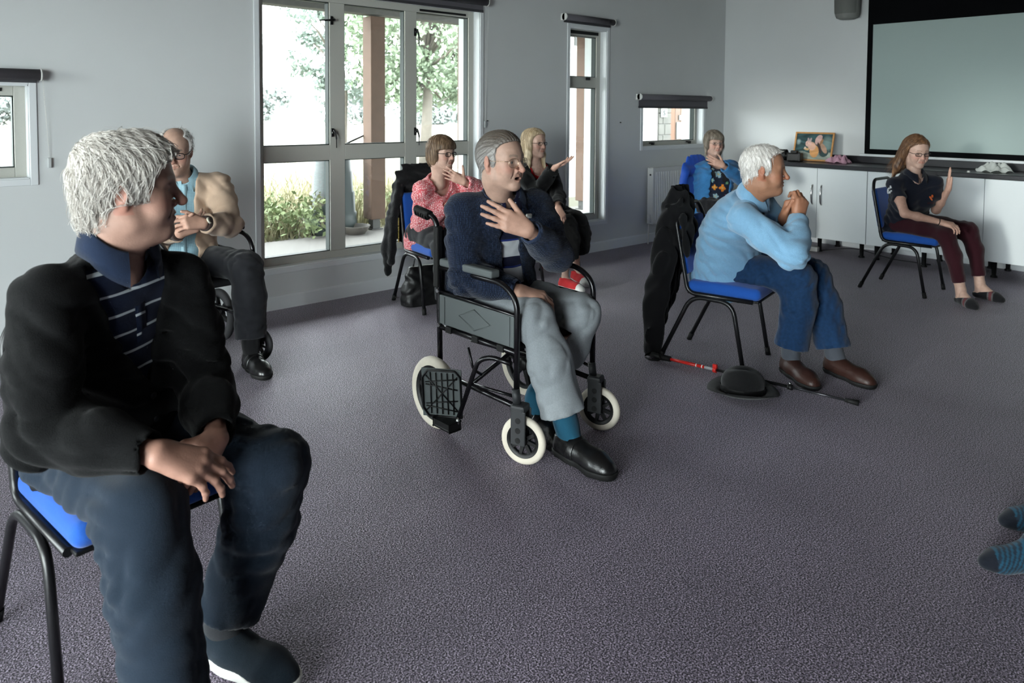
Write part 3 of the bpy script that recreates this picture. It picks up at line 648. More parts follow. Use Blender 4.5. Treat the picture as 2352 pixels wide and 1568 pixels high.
# ------------------------------------------------------------------ smooth bodies: distance fields turned into meshes
class Field:
    def __init__(s, lo, hi, h):
        s.h = h; s.lo = np.array(lo, float) - 2 * h
        s.n = np.ceil((np.array(hi, float) + 2 * h - s.lo) / h).astype(int) + 1
        s.d = np.full(tuple(s.n), 0.3, np.float32)
        s.ax = [(s.lo[i] + h * np.arange(s.n[i])).astype(np.float32) for i in range(3)]
    def reg(s, lo, hi):
        a = np.clip(np.floor((np.array(lo) - s.lo) / s.h).astype(int), 0, s.n); b = np.clip(np.ceil((np.array(hi) - s.lo) / s.h).astype(int) + 1, 0, s.n)
        sl = tuple(slice(int(a[i]), int(b[i])) for i in range(3))
        return sl, s.ax[0][sl[0]][:, None, None], s.ax[1][sl[1]][None, :, None], s.ax[2][sl[2]][None, None, :]
    def comb(s, fn, lo, hi, k, op='add'):
        m = max(k, s.h) + 2.5 * s.h
        sl, X, Y, Z = s.reg(np.array(lo) - m, np.array(hi) + m)
        if min(q.stop - q.start for q in sl) <= 0: return s
        a = s.d[sl]; b = fn(X, Y, Z)
        if op == 'sub': b = -b
        if op == 'add':
            if k > 0:
                hh = np.maximum(k - np.abs(a - b), 0) / k; r = np.minimum(a, b) - hh * hh * k * 0.25
            else: r = np.minimum(a, b)
        else:
            if k > 0:
                hh = np.maximum(k - np.abs(a - b), 0) / k; r = np.maximum(a, b) + hh * hh * k * 0.25
            else: r = np.maximum(a, b)
        s.d[sl] = r
        return s
    # ---- primitives
    def cone(s, a, b, r1, r2, k=0.02, op='add', flat=None):
        a = np.array(a, float); b = np.array(b, float); ba = b - a; L2 = float(ba @ ba) + 1e-12
        R = max(r1, r2)
        def fn(X, Y, Z):
            px, py, pz = X - a[0], Y - a[1], Z - a[2]
            t = np.clip((px * ba[0] + py * ba[1] + pz * ba[2]) / L2, 0, 1)
            dx, dy, dz = px - t * ba[0], py - t * ba[1], pz - t * ba[2]
            if flat is not None:       # (direction, factor): thinner along direction
                n, f = flat; q = (dx * n[0] + dy * n[1] + dz * n[2]) * (1 / f - 1)
                dx, dy, dz = dx + n[0] * q, dy + n[1] * q, dz + n[2] * q
                return (np.sqrt(dx * dx + dy * dy + dz * dz) - (r1 + (r2 - r1) * t)) * min(1, f)
            return np.sqrt(dx * dx + dy * dy + dz * dz) - (r1 + (r2 - r1) * t)
        return s.comb(fn, np.minimum(a, b) - R, np.maximum(a, b) + R, k, op)
    def chain(s, pts, rs, k=0.02, op='add', flat=None):
        for i in range(len(pts) - 1): s.cone(pts[i], pts[i + 1], rs[i], rs[i + 1], k, op, flat)
        return s
    def ell(s, c, r, B=None, k=0.02, op='add'):
        """ellipsoid, B = 3 rows of local axes"""
        c = np.array(c, float); r = np.array(r, float); B = np.eye(3) if B is None else np.asarray(B)
        ext = np.sqrt(((B * r[:, None]) ** 2).sum(0))
        def fn(X, Y, Z):
            px, py, pz = X - c[0], Y - c[1], Z - c[2]
            q = [(px * B[i][0] + py * B[i][1] + pz * B[i][2]) for i in range(3)]
            k0 = np.sqrt(sum((q[i] / r[i]) ** 2 for i in range(3))); k1 = np.sqrt(sum((q[i] / r[i] ** 2) ** 2 for i in range(3))) + 1e-9
            return k0 * (k0 - 1) / k1
        return s.comb(fn, c - ext, c + ext, k, op)
    def rbox(s, c, half, B, rad, k=0.0, op='add'):
        c = np.array(c, float); B = np.asarray(B); half = np.array(half, float); ext = np.abs(B * half[:, None]).sum(0) + rad
        def fn(X, Y, Z):
            px, py, pz = X - c[0], Y - c[1], Z - c[2]
            q = [np.abs(px * B[i][0] + py * B[i][1] + pz * B[i][2]) - (half[i] - rad) for i in range(3)]
            o = np.sqrt(sum(np.maximum(v, 0) ** 2 for v in q)); return o + np.minimum(np.maximum(np.maximum(q[0], q[1]), q[2]), 0) - rad
        return s.comb(fn, c - ext, c + ext, k, op)
    def loft(s, base, B, ts, wid, fro, bak, off, length, k=0.02, op='add', power=2.3):
        """stack of cross-sections along B[2]; B rows = left, forward, up; widths at ts (fractions of length)"""
        base = np.array(base, float); B = np.asarray(B); ts = np.array(ts)
        R = max(max(wid), max(fro), max(bak)) + max(abs(o) for o in off)
        p0 = base + B[2] * ts[0] * length; p1 = base + B[2] * ts[-1] * length
        def fn(X, Y, Z):
            px, py, pz = X - base[0], Y - base[1], Z - base[2]
            q = [px * B[i][0] + py * B[i][1] + pz * B[i][2] for i in range(3)]
            t = q[2] / length; tc = np.clip(t, ts[0], ts[-1])
            w = np.interp(tc, ts, wid).astype(np.float32); fr = np.interp(tc, ts, fro).astype(np.float32); bk = np.interp(tc, ts, bak).astype(np.float32); of = np.interp(tc, ts, off).astype(np.float32)
            y = q[1] - of; e = np.where(y > 0, y / fr, y / bk)
            rad = (np.abs(q[0] / w) ** power + np.abs(e) ** power) ** (1 / power)
            ex = np.abs(t - tc) * length; m = np.minimum(w, np.minimum(fr, bk))
            dr = (rad - 1) * m
            return np.where(ex > 0, np.sqrt(np.maximum(dr, 0) ** 2 + ex ** 2) + np.minimum(dr, 0) * (ex < 1e-6), dr)
        return s.comb(fn, np.minimum(p0, p1) - R, np.maximum(p0, p1) + R, k, op)
    def half(s, p, n, k=0.004):
        """keep the side where (x-p).n < 0"""
        p, n = np.array(p, float), np.array(n, float); n = n / np.linalg.norm(n)
        X, Y, Z = s.ax[0][:, None, None], s.ax[1][None, :, None], s.ax[2][None, None, :]
        b = (X - p[0]) * n[0] + (Y - p[1]) * n[1] + (Z - p[2]) * n[2]
        hh = np.maximum(k - np.abs(s.d - b), 0) / k; s.d = (np.maximum(s.d, b) + hh * hh * k * 0.25).astype(np.float32)
        return s
    def warp(s, fn):
        """add fn(X,Y,Z) to the distance near the surface"""
        I = np.nonzero(np.abs(s.d) < 0.035); X, Y, Z = s.ax[0][I[0]], s.ax[1][I[1]], s.ax[2][I[2]]
        s.d[I] += fn(X, Y, Z).astype(np.float32); return s
    def copy(s):
        f = Field.__new__(Field); f.h, f.lo, f.n, f.ax = s.h, s.lo, s.n, s.ax; f.d = s.d.copy(); return f
    def sample(s, P):
        g = (np.asarray(P, float) - s.lo) / s.h; i = np.clip(np.floor(g).astype(int), 0, s.n - 2); t = np.clip(g - i, 0, 1); r = 0
        for dx in (0, 1):
            for dy in (0, 1):
                for dz in (0, 1):
                    w = (t[:, 0] if dx else 1 - t[:, 0]) * (t[:, 1] if dy else 1 - t[:, 1]) * (t[:, 2] if dz else 1 - t[:, 2])
                    r = r + w * s.d[i[:, 0] + dx, i[:, 1] + dy, i[:, 2] + dz]
        return r
    def grad(s, P):
        e = s.h; P = np.asarray(P, float)
        g = np.stack([s.sample(P + np.eye(3)[i] * e) - s.sample(P - np.eye(3)[i] * e) for i in range(3)], 1)
        return g / (np.linalg.norm(g, axis=1)[:, None] + 1e-9)
    def mesh(s):
        """surface nets"""
        d = s.d; S = d < 0; nx, ny, nz = d.shape
        cnt = np.zeros((nx - 1, ny - 1, nz - 1), np.int8)
        for dx in (0, 1):
            for dy in (0, 1):
                for dz in (0, 1): cnt += S[dx:nx - 1 + dx, dy:ny - 1 + dy, dz:nz - 1 + dz]
        act = (cnt > 0) & (cnt < 8); I = np.stack(np.nonzero(act), 1)
        idx = np.full(act.shape, -1, np.int32); idx[act] = np.arange(len(I))
        acc = np.zeros((len(I), 3)); num = np.zeros(len(I))
        C = [(0, 0, 0), (1, 0, 0), (0, 1, 0), (1, 1, 0), (0, 0, 1), (1, 0, 1), (0, 1, 1), (1, 1, 1)]
        val = [d[I[:, 0] + c[0], I[:, 1] + c[1], I[:, 2] + c[2]] for c in C]
        for a in range(8):
            for ax, b in ((0, a | 1), (1, a | 2), (2, a | 4)):
                if b == a: continue
                va, vb = val[a], val[b]; m = (va < 0) != (vb < 0); t = np.where(m, va / np.where(m, va - vb, 1), 0)
                p = np.tile(np.array(C[a], float), (len(I), 1)); p[:, ax] += t
                acc += p * m[:, None]; num += m
        V = s.lo + s.h * (I + acc / num[:, None]); Q = []
        for ax in range(3):
            o1, o2 = [(1, 2), (2, 0), (0, 1)][ax]
            sl0 = [slice(None)] * 3; sl1 = [slice(None)] * 3; sl0[ax] = slice(0, d.shape[ax] - 1); sl1[ax] = slice(1, None)
            A, Bq = S[tuple(sl0)], S[tuple(sl1)]; E = np.stack(np.nonzero(A != Bq), 1)
            E = E[(E[:, o1] > 0) & (E[:, o2] > 0) & (E[:, o1] < d.shape[o1] - 1) & (E[:, o2] < d.shape[o2] - 1)]
            if len(E) == 0: continue
            fl = A[E[:, 0], E[:, 1], E[:, 2]]; q = []
            for a, b in ((0, 0), (-1, 0), (-1, -1), (0, -1)):
                e = E.copy(); e[:, o1] += a; e[:, o2] += b; q.append(idx[e[:, 0], e[:, 1], e[:, 2]])
            q = np.stack(q, 1); q[~fl] = q[~fl][:, ::-1]; Q.append(q)
        return V, np.concatenate(Q)

def np_mesh(name, V, Q, m, parent=None, base=(0, 0, 0), cols=None, mats=None, smooth=True):
    V = np.asarray(V, np.float32) - np.asarray(base, np.float32); n = Q.shape[1]
    me = bpy.data.meshes.new(name); me.vertices.add(len(V)); me.vertices.foreach_set('co', V.ravel())
    me.loops.add(Q.size); me.loops.foreach_set('vertex_index', Q.ravel().astype(np.int32))
    me.polygons.add(len(Q)); me.polygons.foreach_set('loop_start', np.arange(0, Q.size, n, dtype=np.int32))
    me.polygons.foreach_set('use_smooth', np.full(len(Q), smooth)); me.materials.append(m)
    if cols is not None:
        ca = me.color_attributes.new('Col', 'FLOAT_COLOR', 'POINT'); ca.data.foreach_set('color', np.concatenate([cols, np.ones((len(cols), 1))], 1).astype(np.float32).ravel())
    me.update(calc_edges=True); me.validate()
    o = bpy.data.objects.new(name, me); COL.objects.link(o)
    if parent is not None: o.parent = parent
    return o
def nrm(v):
    v = np.array(v, float); return v / (np.linalg.norm(v) + 1e-12)
def relax(V, Q, it=2, w=0.5):
    """soften stair-steps"""
    for _ in range(it):
        acc = np.zeros_like(V); num = np.zeros(len(V))
        for a, b in ((0, 1), (1, 2), (2, 3), (3, 0)):
            np.add.at(acc, Q[:, a], V[Q[:, b]]); np.add.at(num, Q[:, a], 1); np.add.at(acc, Q[:, b], V[Q[:, a]]); np.add.at(num, Q[:, b], 1)
        V = V * (1 - w) + w * acc / np.maximum(num, 1)[:, None]
    return V
# ------------------------------------------------------------------ banquet chairs
M_tube = mat('chair_tube_black', srgb(20, 20, 22), 0.35, spec=0.5)
M_blue = mat('chair_fabric_blue', srgb(16, 80, 168), 0.85, var=0.12, vscale=500, sheen=0.2, bump=0.2, bscale=700)
M_cap = mat('rubber_black', srgb(14, 14, 14), 0.7)
def chair(loc, rz, label):
    c = empty('banquet_chair', loc, rz); hw = 0.205     # faces -y, x across
    # seat cushion
    st = Field((-0.24, -0.34, 0.40), (0.24, 0.14, 0.50), 0.008)
    st.rbox((0, -0.100, 0.440), (0.205, 0.208, 0.034), np.eye(3), 0.030)
    st.ell((0, -0.105, 0.465), (0.19, 0.185, 0.022), k=0.02)
    V, Q = st.mesh(); np_mesh('seat', V, Q, M_blue, c)
    MB().bbox(-0.20, 0.20, -0.300, 0.100, 0.398, 0.410, 0.004).build('seat_base', M_black, c)
    # back pad
    bp = Field((-0.23, 0.04, 0.48), (0.23, 0.27, 0.86), 0.008)
    lean = math.radians(11); B = np.array([[1, 0, 0], [0, math.cos(lean), -math.sin(lean)], [0, math.sin(lean), math.cos(lean)]])
    bp.rbox((0, 0.152, 0.655), (0.188, 0.021, 0.160), B, 0.02); V, Q = bp.mesh(); np_mesh('backrest', V, Q, M_blue, c)
    # back hoop: up one side, over the top, down the other, running forward under the seat
    up = lambda z: 0.110 + (z - 0.48) * math.tan(lean)
    half = [(hw, -0.27, 0.403), (hw, 0.095, 0.403), (hw, up(0.50), 0.50), (hw, up(0.80), 0.80), (hw - 0.05, up(0.885), 0.885)]
    path = half + [(-x, y, z) for x, y, z in reversed(half)]
    MB().tube(rounded(path, [0, 0.06, 0.05, 0.03, 0.06, 0.06, 0.03, 0.05, 0.06, 0], 6), 0.0125, 10).build('back_frame', M_tube, c)
    for s in (-1, 1):
        arch = [(s * (hw + 0.012), -0.235, 0.0), (s * (hw + 0.012), -0.165, 0.385), (s * (hw + 0.012), 0.070, 0.390), (s * (hw + 0.012), 0.255, 0.0)]
        MB().tube(rounded(arch, [0, 0.075, 0.075, 0], 6), 0.0125, 10).build('leg_frame', M_tube, c)
        for y in (-0.235, 0.255):
            t = 0.045; yy = y + (0.008 if y < 0 else -0.021)
            MB().tube([(s * (hw + 0.012), y, 0.0005), (s * (hw + 0.012), yy, t)], 0.0155, 10).build('foot_cap', M_cap, c)
    MB().tube([(-hw, -0.19, 0.398), (hw, -0.19, 0.398)], 0.010, 8).build('cross_bar', M_tube, c)
    return tag(c, label, 'chair', 'blue stacking chairs with black frames')
CH = {}
CH[1] = chair((0.500, 2.195, 0), 0.14, 'blue chair under the white-haired man in a black cardigan')
CH[3] = chair((3.155, 4.385, 0), -0.12, 'blue chair under the woman in the pink top')
CH[5] = chair((4.31, 4.44, 0), 0.0, 'blue chair under the blonde woman dressed in black')
CH[6] = chair((6.05, 3.93, 0), -0.12, 'blue chair with a blue jacket on it, by the radiator')
CH[7] = chair((3.70, 2.36, 0), 0.22, 'blue chair under the man in the pale blue fleece')
CH[8] = chair((6.32, 2.31, 0), 0.02, 'blue chair under the woman in burgundy leggings')
CH[9] = chair((3.48, -0.27, 0), -2.42, 'blue chair under the person whose striped socks show at the edge')

# ------------------------------------------------------------------ transit wheelchairs
M_grey = mat('wheelchair_grey_plastic', srgb(88, 94, 94), 0.55, spec=0.4)
M_cream = mat('tyre_cream', srgb(214, 206, 190), 0.6, var=0.06, vscale=20)
M_tyre = mat('tyre_black', srgb(64, 64, 66), 0.75)
M_fork = mat('fork_plastic', srgb(46, 48, 50), 0.5)
M_vinyl = mat('wheelchair_nylon', srgb(22, 22, 25), 0.7, bump=0.2, bscale=500)
def wheel(par, name, x, y, R, w, spokes, tyre, rz=0.0, hub=0.03):
    """upright wheel, axle along x"""
    o = bpy.data.objects.new(name, None); COL.objects.link(o); o.parent = par; o.location = (x, y, R); o.rotation_euler = (0, 0, rz)
    MX = Matrix.Rotation(PI / 2, 4, 'Y'); r2 = w / 2
    prof = [(R - w * 0.9, -r2 * 0.8), (R - w * 0.45, -r2), (R - w * 0.15, -r2 * 0.8), (R, -r2 * 0.25), (R, r2 * 0.25), (R - w * 0.15, r2 * 0.8), (R - w * 0.45, r2), (R - w * 0.9, r2 * 0.8), (R - w * 0.9, -r2 * 0.8)]
    MB().lathe(prof, 40, MX).build('tyre', tyre, o)
    ri = R - w * 0.9; rim = MB().lathe([(ri, -r2 * 0.7), (ri - 0.014, -r2 * 0.55), (ri - 0.018, 0), (ri - 0.014, r2 * 0.55), (ri, r2 * 0.7), (ri, -r2 * 0.7)], 40, MX)
    rim.build('rim', M_black, o)
    for k in range(spokes):
        q = 2 * PI * k / spokes + 0.2; d = Vector((0, math.cos(q), math.sin(q))); t = Vector((0, -math.sin(q), math.cos(q)))
        a, b = hub * 0.8, ri - 0.012; wa, wb = hub * 0.42, hub * 0.30; hx = r2 * 0.45
        vs = [d * rr + t * ww * sg + Vector((xx, 0, 0)) for rr, ww in ((a, wa), (b, wb)) for sg in (-1, 1) for xx in (-hx, hx)]
        MB().add(vs, [(0, 1, 3, 2), (4, 6, 7, 5), (0, 4, 5, 1), (2, 3, 7, 6), (0, 2, 6, 4), (1, 5, 7, 3)]).build('spoke', M_black, o)
    MB().lathe([(0, -r2 * 1.15), (hub * 0.7, -r2 * 1.15), (hub, -r2 * 0.8), (hub, r2 * 0.8), (hub * 0.7, r2 * 1.15), (0, r2 * 1.15)], 16, MX).build('hub', M_black, o)
    return o
def wheelchair(loc, rz, label, tyre, footplate=True, pad=M_grey):
    w = empty('wheelchair', loc, rz); X = 0.235                     # faces -y
    M_t = mat('wheelchair_tube', srgb(22, 21, 24), 0.25, spec=0.6, metal=0.3)
    for s in (-1, 1):
        x = s * X
        # push handle, back post, lower rail, front post with armrest hoop
        MB().tube(rounded([(x, 0.255, 0.17), (x, 0.265, 0.60), (x, 0.285, 0.935), (x, 0.40, 0.955)], [0, 0.1, 0.05, 0], 6), 0.0125, 12).build('back_post', M_t, w)
        gp = MB().tube([(x, 0.335, 0.945), (x, 0.44, 0.962)], 0.0185, 14)
        for k in range(5): gp.tube([(x, 0.35 + k * 0.018, 0.937 + k * 0.003), (x, 0.358 + k * 0.018, 0.9385 + k * 0.003)], 0.0205, 12)
        gp.build('handle_grip', M_cap, w)
        MB().tube(rounded([(x, -0.245, 0.235), (x, -0.245, 0.66), (x, -0.16, 0.715), (x, 0.262, 0.715)], [0, 0.07, 0.05, 0], 6), 0.0125, 12).build('front_post', M_t, w)
        MB().tube([(x, -0.245, 0.445), (x, 0.262, 0.445)], 0.0125, 10).build('seat_rail', M_t, w)
        MB().tube([(x, -0.245, 0.225), (x, 0.262, 0.235)], 0.0115, 10).build('lower_rail', M_t, w)
        MB().tube([(x, -0.24, 0.595), (x, 0.262, 0.605)], 0.008, 8).build('side_rail', M_t, w)
        # armrest pad
        MB().bbox(x - 0.026, x + 0.026, -0.115, 0.235, 0.728, 0.762, 0.009, seg=3).build('armrest_pad', pad, w)
        # skirt guard with raised diamond
        sp = MB().bbox(x - 0.008, x + 0.008, -0.233, 0.255, 0.462, 0.593, 0.004).build('side_panel', pad, w)
        xo = x + s * 0.0085; dia = [(-0.105, 0), (0.0, 0.043), (0.105, 0), (0, -0.043)]
        MB().tube([(xo, 0.01 + a, 0.527 + b) for a, b in dia], 0.0045, 6, closed=True).build('diamond_ridge', pad, sp)
        for yy in (-0.20, 0.225): MB().box(xo - 0.003, xo + 0.003, yy - 0.012, yy + 0.012, 0.468, 0.588).build('panel_rib', pad, sp)
        for yy in (-0.16, 0.0, 0.18): MB().bbox(x - 0.018, x + 0.018, yy - 0.02, yy + 0.02, 0.433, 0.462, 0.004).build('clip', M_cap, w)
        # rear wheel, front caster with fork
        wheel(w, 'rear_wheel', x + s * 0.045, 0.235, 0.160, 0.042, 6, tyre, 0.0, 0.032)
        MB().tube([(x, 0.262, 0.16), (x + s * 0.06, 0.235, 0.16)], 0.010, 10).build('axle', M_t, w)
        cs = bpy.data.objects.new('front_caster', None); COL.objects.link(cs); cs.parent = w; cs.location = (x, -0.262, 0); cs.rotation_euler = (0, 0, 0.35)
        tw = wheel(cs, 'caster_wheel', 0, -0.02, 0.098, 0.030, 8, tyre, 0, 0.02)
        # flatten: wheel pieces become direct parts of the caster
        for ch in list(tw.children): ch.parent = cs; ch.location = (0, -0.02, 0.098)
        bpy.data.objects.remove(tw)
        fk = MB()
        for q in (-1, 1):
            fk.bbox(q * 0.027 - 0.005, q * 0.027 + 0.005, -0.04, 0.025, 0.085, 0.225, 0.004)
        fk.bbox(-0.032, 0.032, -0.035, 0.03, 0.212, 0.245, 0.01); fk.tube([(0, 0.01, 0.24), (0, 0.018, 0.30)], 0.017, 12); fk.build('fork', M_fork, cs)
        for q in (-1, 1):
            for zz in (0.105, 0.145, 0.185): MB().tube([(q * 0.0321, -0.008, zz), (q * 0.0331, -0.008, zz)], 0.012, 12).build('fork_hole', M_cap, cs)
        # brake
        MB().tube(rounded([(x, -0.03, 0.30), (x + s * 0.04, -0.02, 0.33), (x + s * 0.05, 0.0, 0.42)], 0.02), 0.006, 8).build('brake_lever', M_t, w)
        # footrest hanger swung to the side with its plate folded up
        if footplate:
            hg = MB().tube(rounded([(x + s * 0.012, -0.225, 0.40), (x + s * 0.03, -0.12, 0.405), (x + s * 0.055, -0.07, 0.385), (x + s * 0.075, 0.035, 0.11)], [0, 0.04, 0.05, 0]), 0.0105, 10)
            hg.tube([(x + s * 0.012, -0.23, 0.27), (x + s * 0.06, -0.03, 0.275)], 0.007, 8); hg.build('footrest_hanger', M_t, w)
            MB().tube([(x + s * 0.077, 0.03, 0.12), (x + s * 0.079, 0.045, 0.055)], 0.008, 8).build('hanger_tip', M_chr, w)
            Mf = Matrix.Translation((x + s * 0.098, 0.115, 0.205)) @ Matrix.Rotation(-s * math.radians(36), 4, 'Z') @ Matrix.Rotation(math.radians(8) * s, 4, 'Y')
            fp = MB().bbox(-0.004, 0.004, -0.088, 0.090, -0.112, 0.112, 0.003, Mf); P = fp.build('footplate', M_grey, w)
            ribs = MB(); edge = [(0.008 * s, a, b) for a, b in ((-0.084, -0.107), (0.06, -0.107), (0.086, -0.07), (0.086, 0.07), (0.06, 0.107), (-0.06, 0.107), (-0.084, 0.08))]
            ribs.tube([Mf @ Vector(e) for e in edge], 0.005, 6, closed=True).build('rim_rib', M_black, P)
            for k in range(5):
                MB().tube([Mf @ Vector((0.007 * s, -0.05 + k * 0.025, -0.095)), Mf @ Vector((0.007 * s, -0.05 + k * 0.025, 0.095))], 0.0028, 5).build('rib', M_black, P)
            for k in range(4):
                a = -0.08 + k * 0.05; MB().tube([Mf @ Vector((0.007 * s, -0.07, a)), Mf @ Vector((0.007 * s, 0.072, a + 0.02 * (-1) ** k))], 0.0028, 5).build('rib', M_black, P)
            for k in (-1, 1): MB().tube([Mf @ Vector((0.007 * s, -0.07, 0.08 * k)), Mf @ Vector((0.007 * s, 0.07, -0.08 * k))], 0.0028, 5).build('rib', M_black, P)
            MB().bbox(x + s * 0.07, x + s * 0.125, 0.03, 0.14, 0.065, 0.098, 0.006).build('heel_block', M_black, w)
        for zz in (0.60, 0.445): MB().tube([(x - s * 0.0, 0.2525 + (zz - .445) * 0.05, zz + 0.01), (x + s * 0.018, 0.2525 + (zz - .445) * 0.05, zz + 0.01)], 0.009, 10).build('bolt', M_chr, w)
        MB().bbox(x - 0.017, x + 0.017, 0.258, 0.292, 0.62, 0.90, 0.008).build('post_cover', M_cap, w)
    # cross brace under the seat, seat and back slings
    for s in (-1, 1): MB().tube([(s * X, 0.05, 0.23), (-s * X, 0.03 + s * 0.014, 0.435)], 0.010, 8).build('cross_brace', M_t, w)
    MB().tube([(0, 0.02, 0.33), (0, 0.06, 0.33)], 0.018, 12).build('brace_pivot', M_t, w)
    sl = Field((-0.24, -0.25, 0.42), (0.24, 0.27, 0.50), 0.008); sl.rbox((0, 0.005, 0.462), (0.218, 0.24, 0.018), np.eye(3), 0.016); V, Q = sl.mesh(); np_mesh('seat_sling', V, Q, M_vinyl, w)
    bs = MB().bbox(-0.232, 0.232, 0.270, 0.286, 0.48, 0.88, 0.006); bs.build('back_sling', M_vinyl, w)
    return tag(w, label, 'wheelchair')
WC4 = wheelchair((2.19, 2.42, 0), 0.03, 'transit wheelchair with cream tyres under the man in a navy cardigan', M_cream)
WC2 = wheelchair((1.385, 4.262, 0), 0.12, 'black wheelchair by the wall under the man in a beige jacket', M_tyre, footplate=False, pad=M_cap)
# ------------------------------------------------------------------ people
def hash_noise(P, scale, seed=0):
    """smooth pseudo-noise from a few sines, roughly -1..1"""
    rg = np.random.default_rng(seed); r = 0
    for k in range(5):
        d = rg.normal(size=3); d /= np.linalg.norm(d); r = r + np.sin(P @ d * scale * (0.7 + 0.35 * k) + rg.uniform(0, 6.28))
    return r / 3
def skin_mat(name, col, rough=0.5):
    m = mat(name, col, rough, spec=0.35, attr='Col', var=0.10, vscale=45, bump=0.12, bscale=260, detail=4)
    return m
def head_frame(fwd, pitch, roll=0.0):
    f = nrm([fwd[0], fwd[1], 0]); l = np.cross([0, 0, 1.0], f); u = np.array([0, 0, 1.0])
    f2 = f * math.cos(pitch) + u * math.sin(pitch); u2 = u * math.cos(pitch) - f * math.sin(pitch)
    l2 = l * math.cos(roll) + u2 * math.sin(roll); u3 = u2 * math.cos(roll) - l * math.sin(roll)
    return np.array([l2, f2, u3])

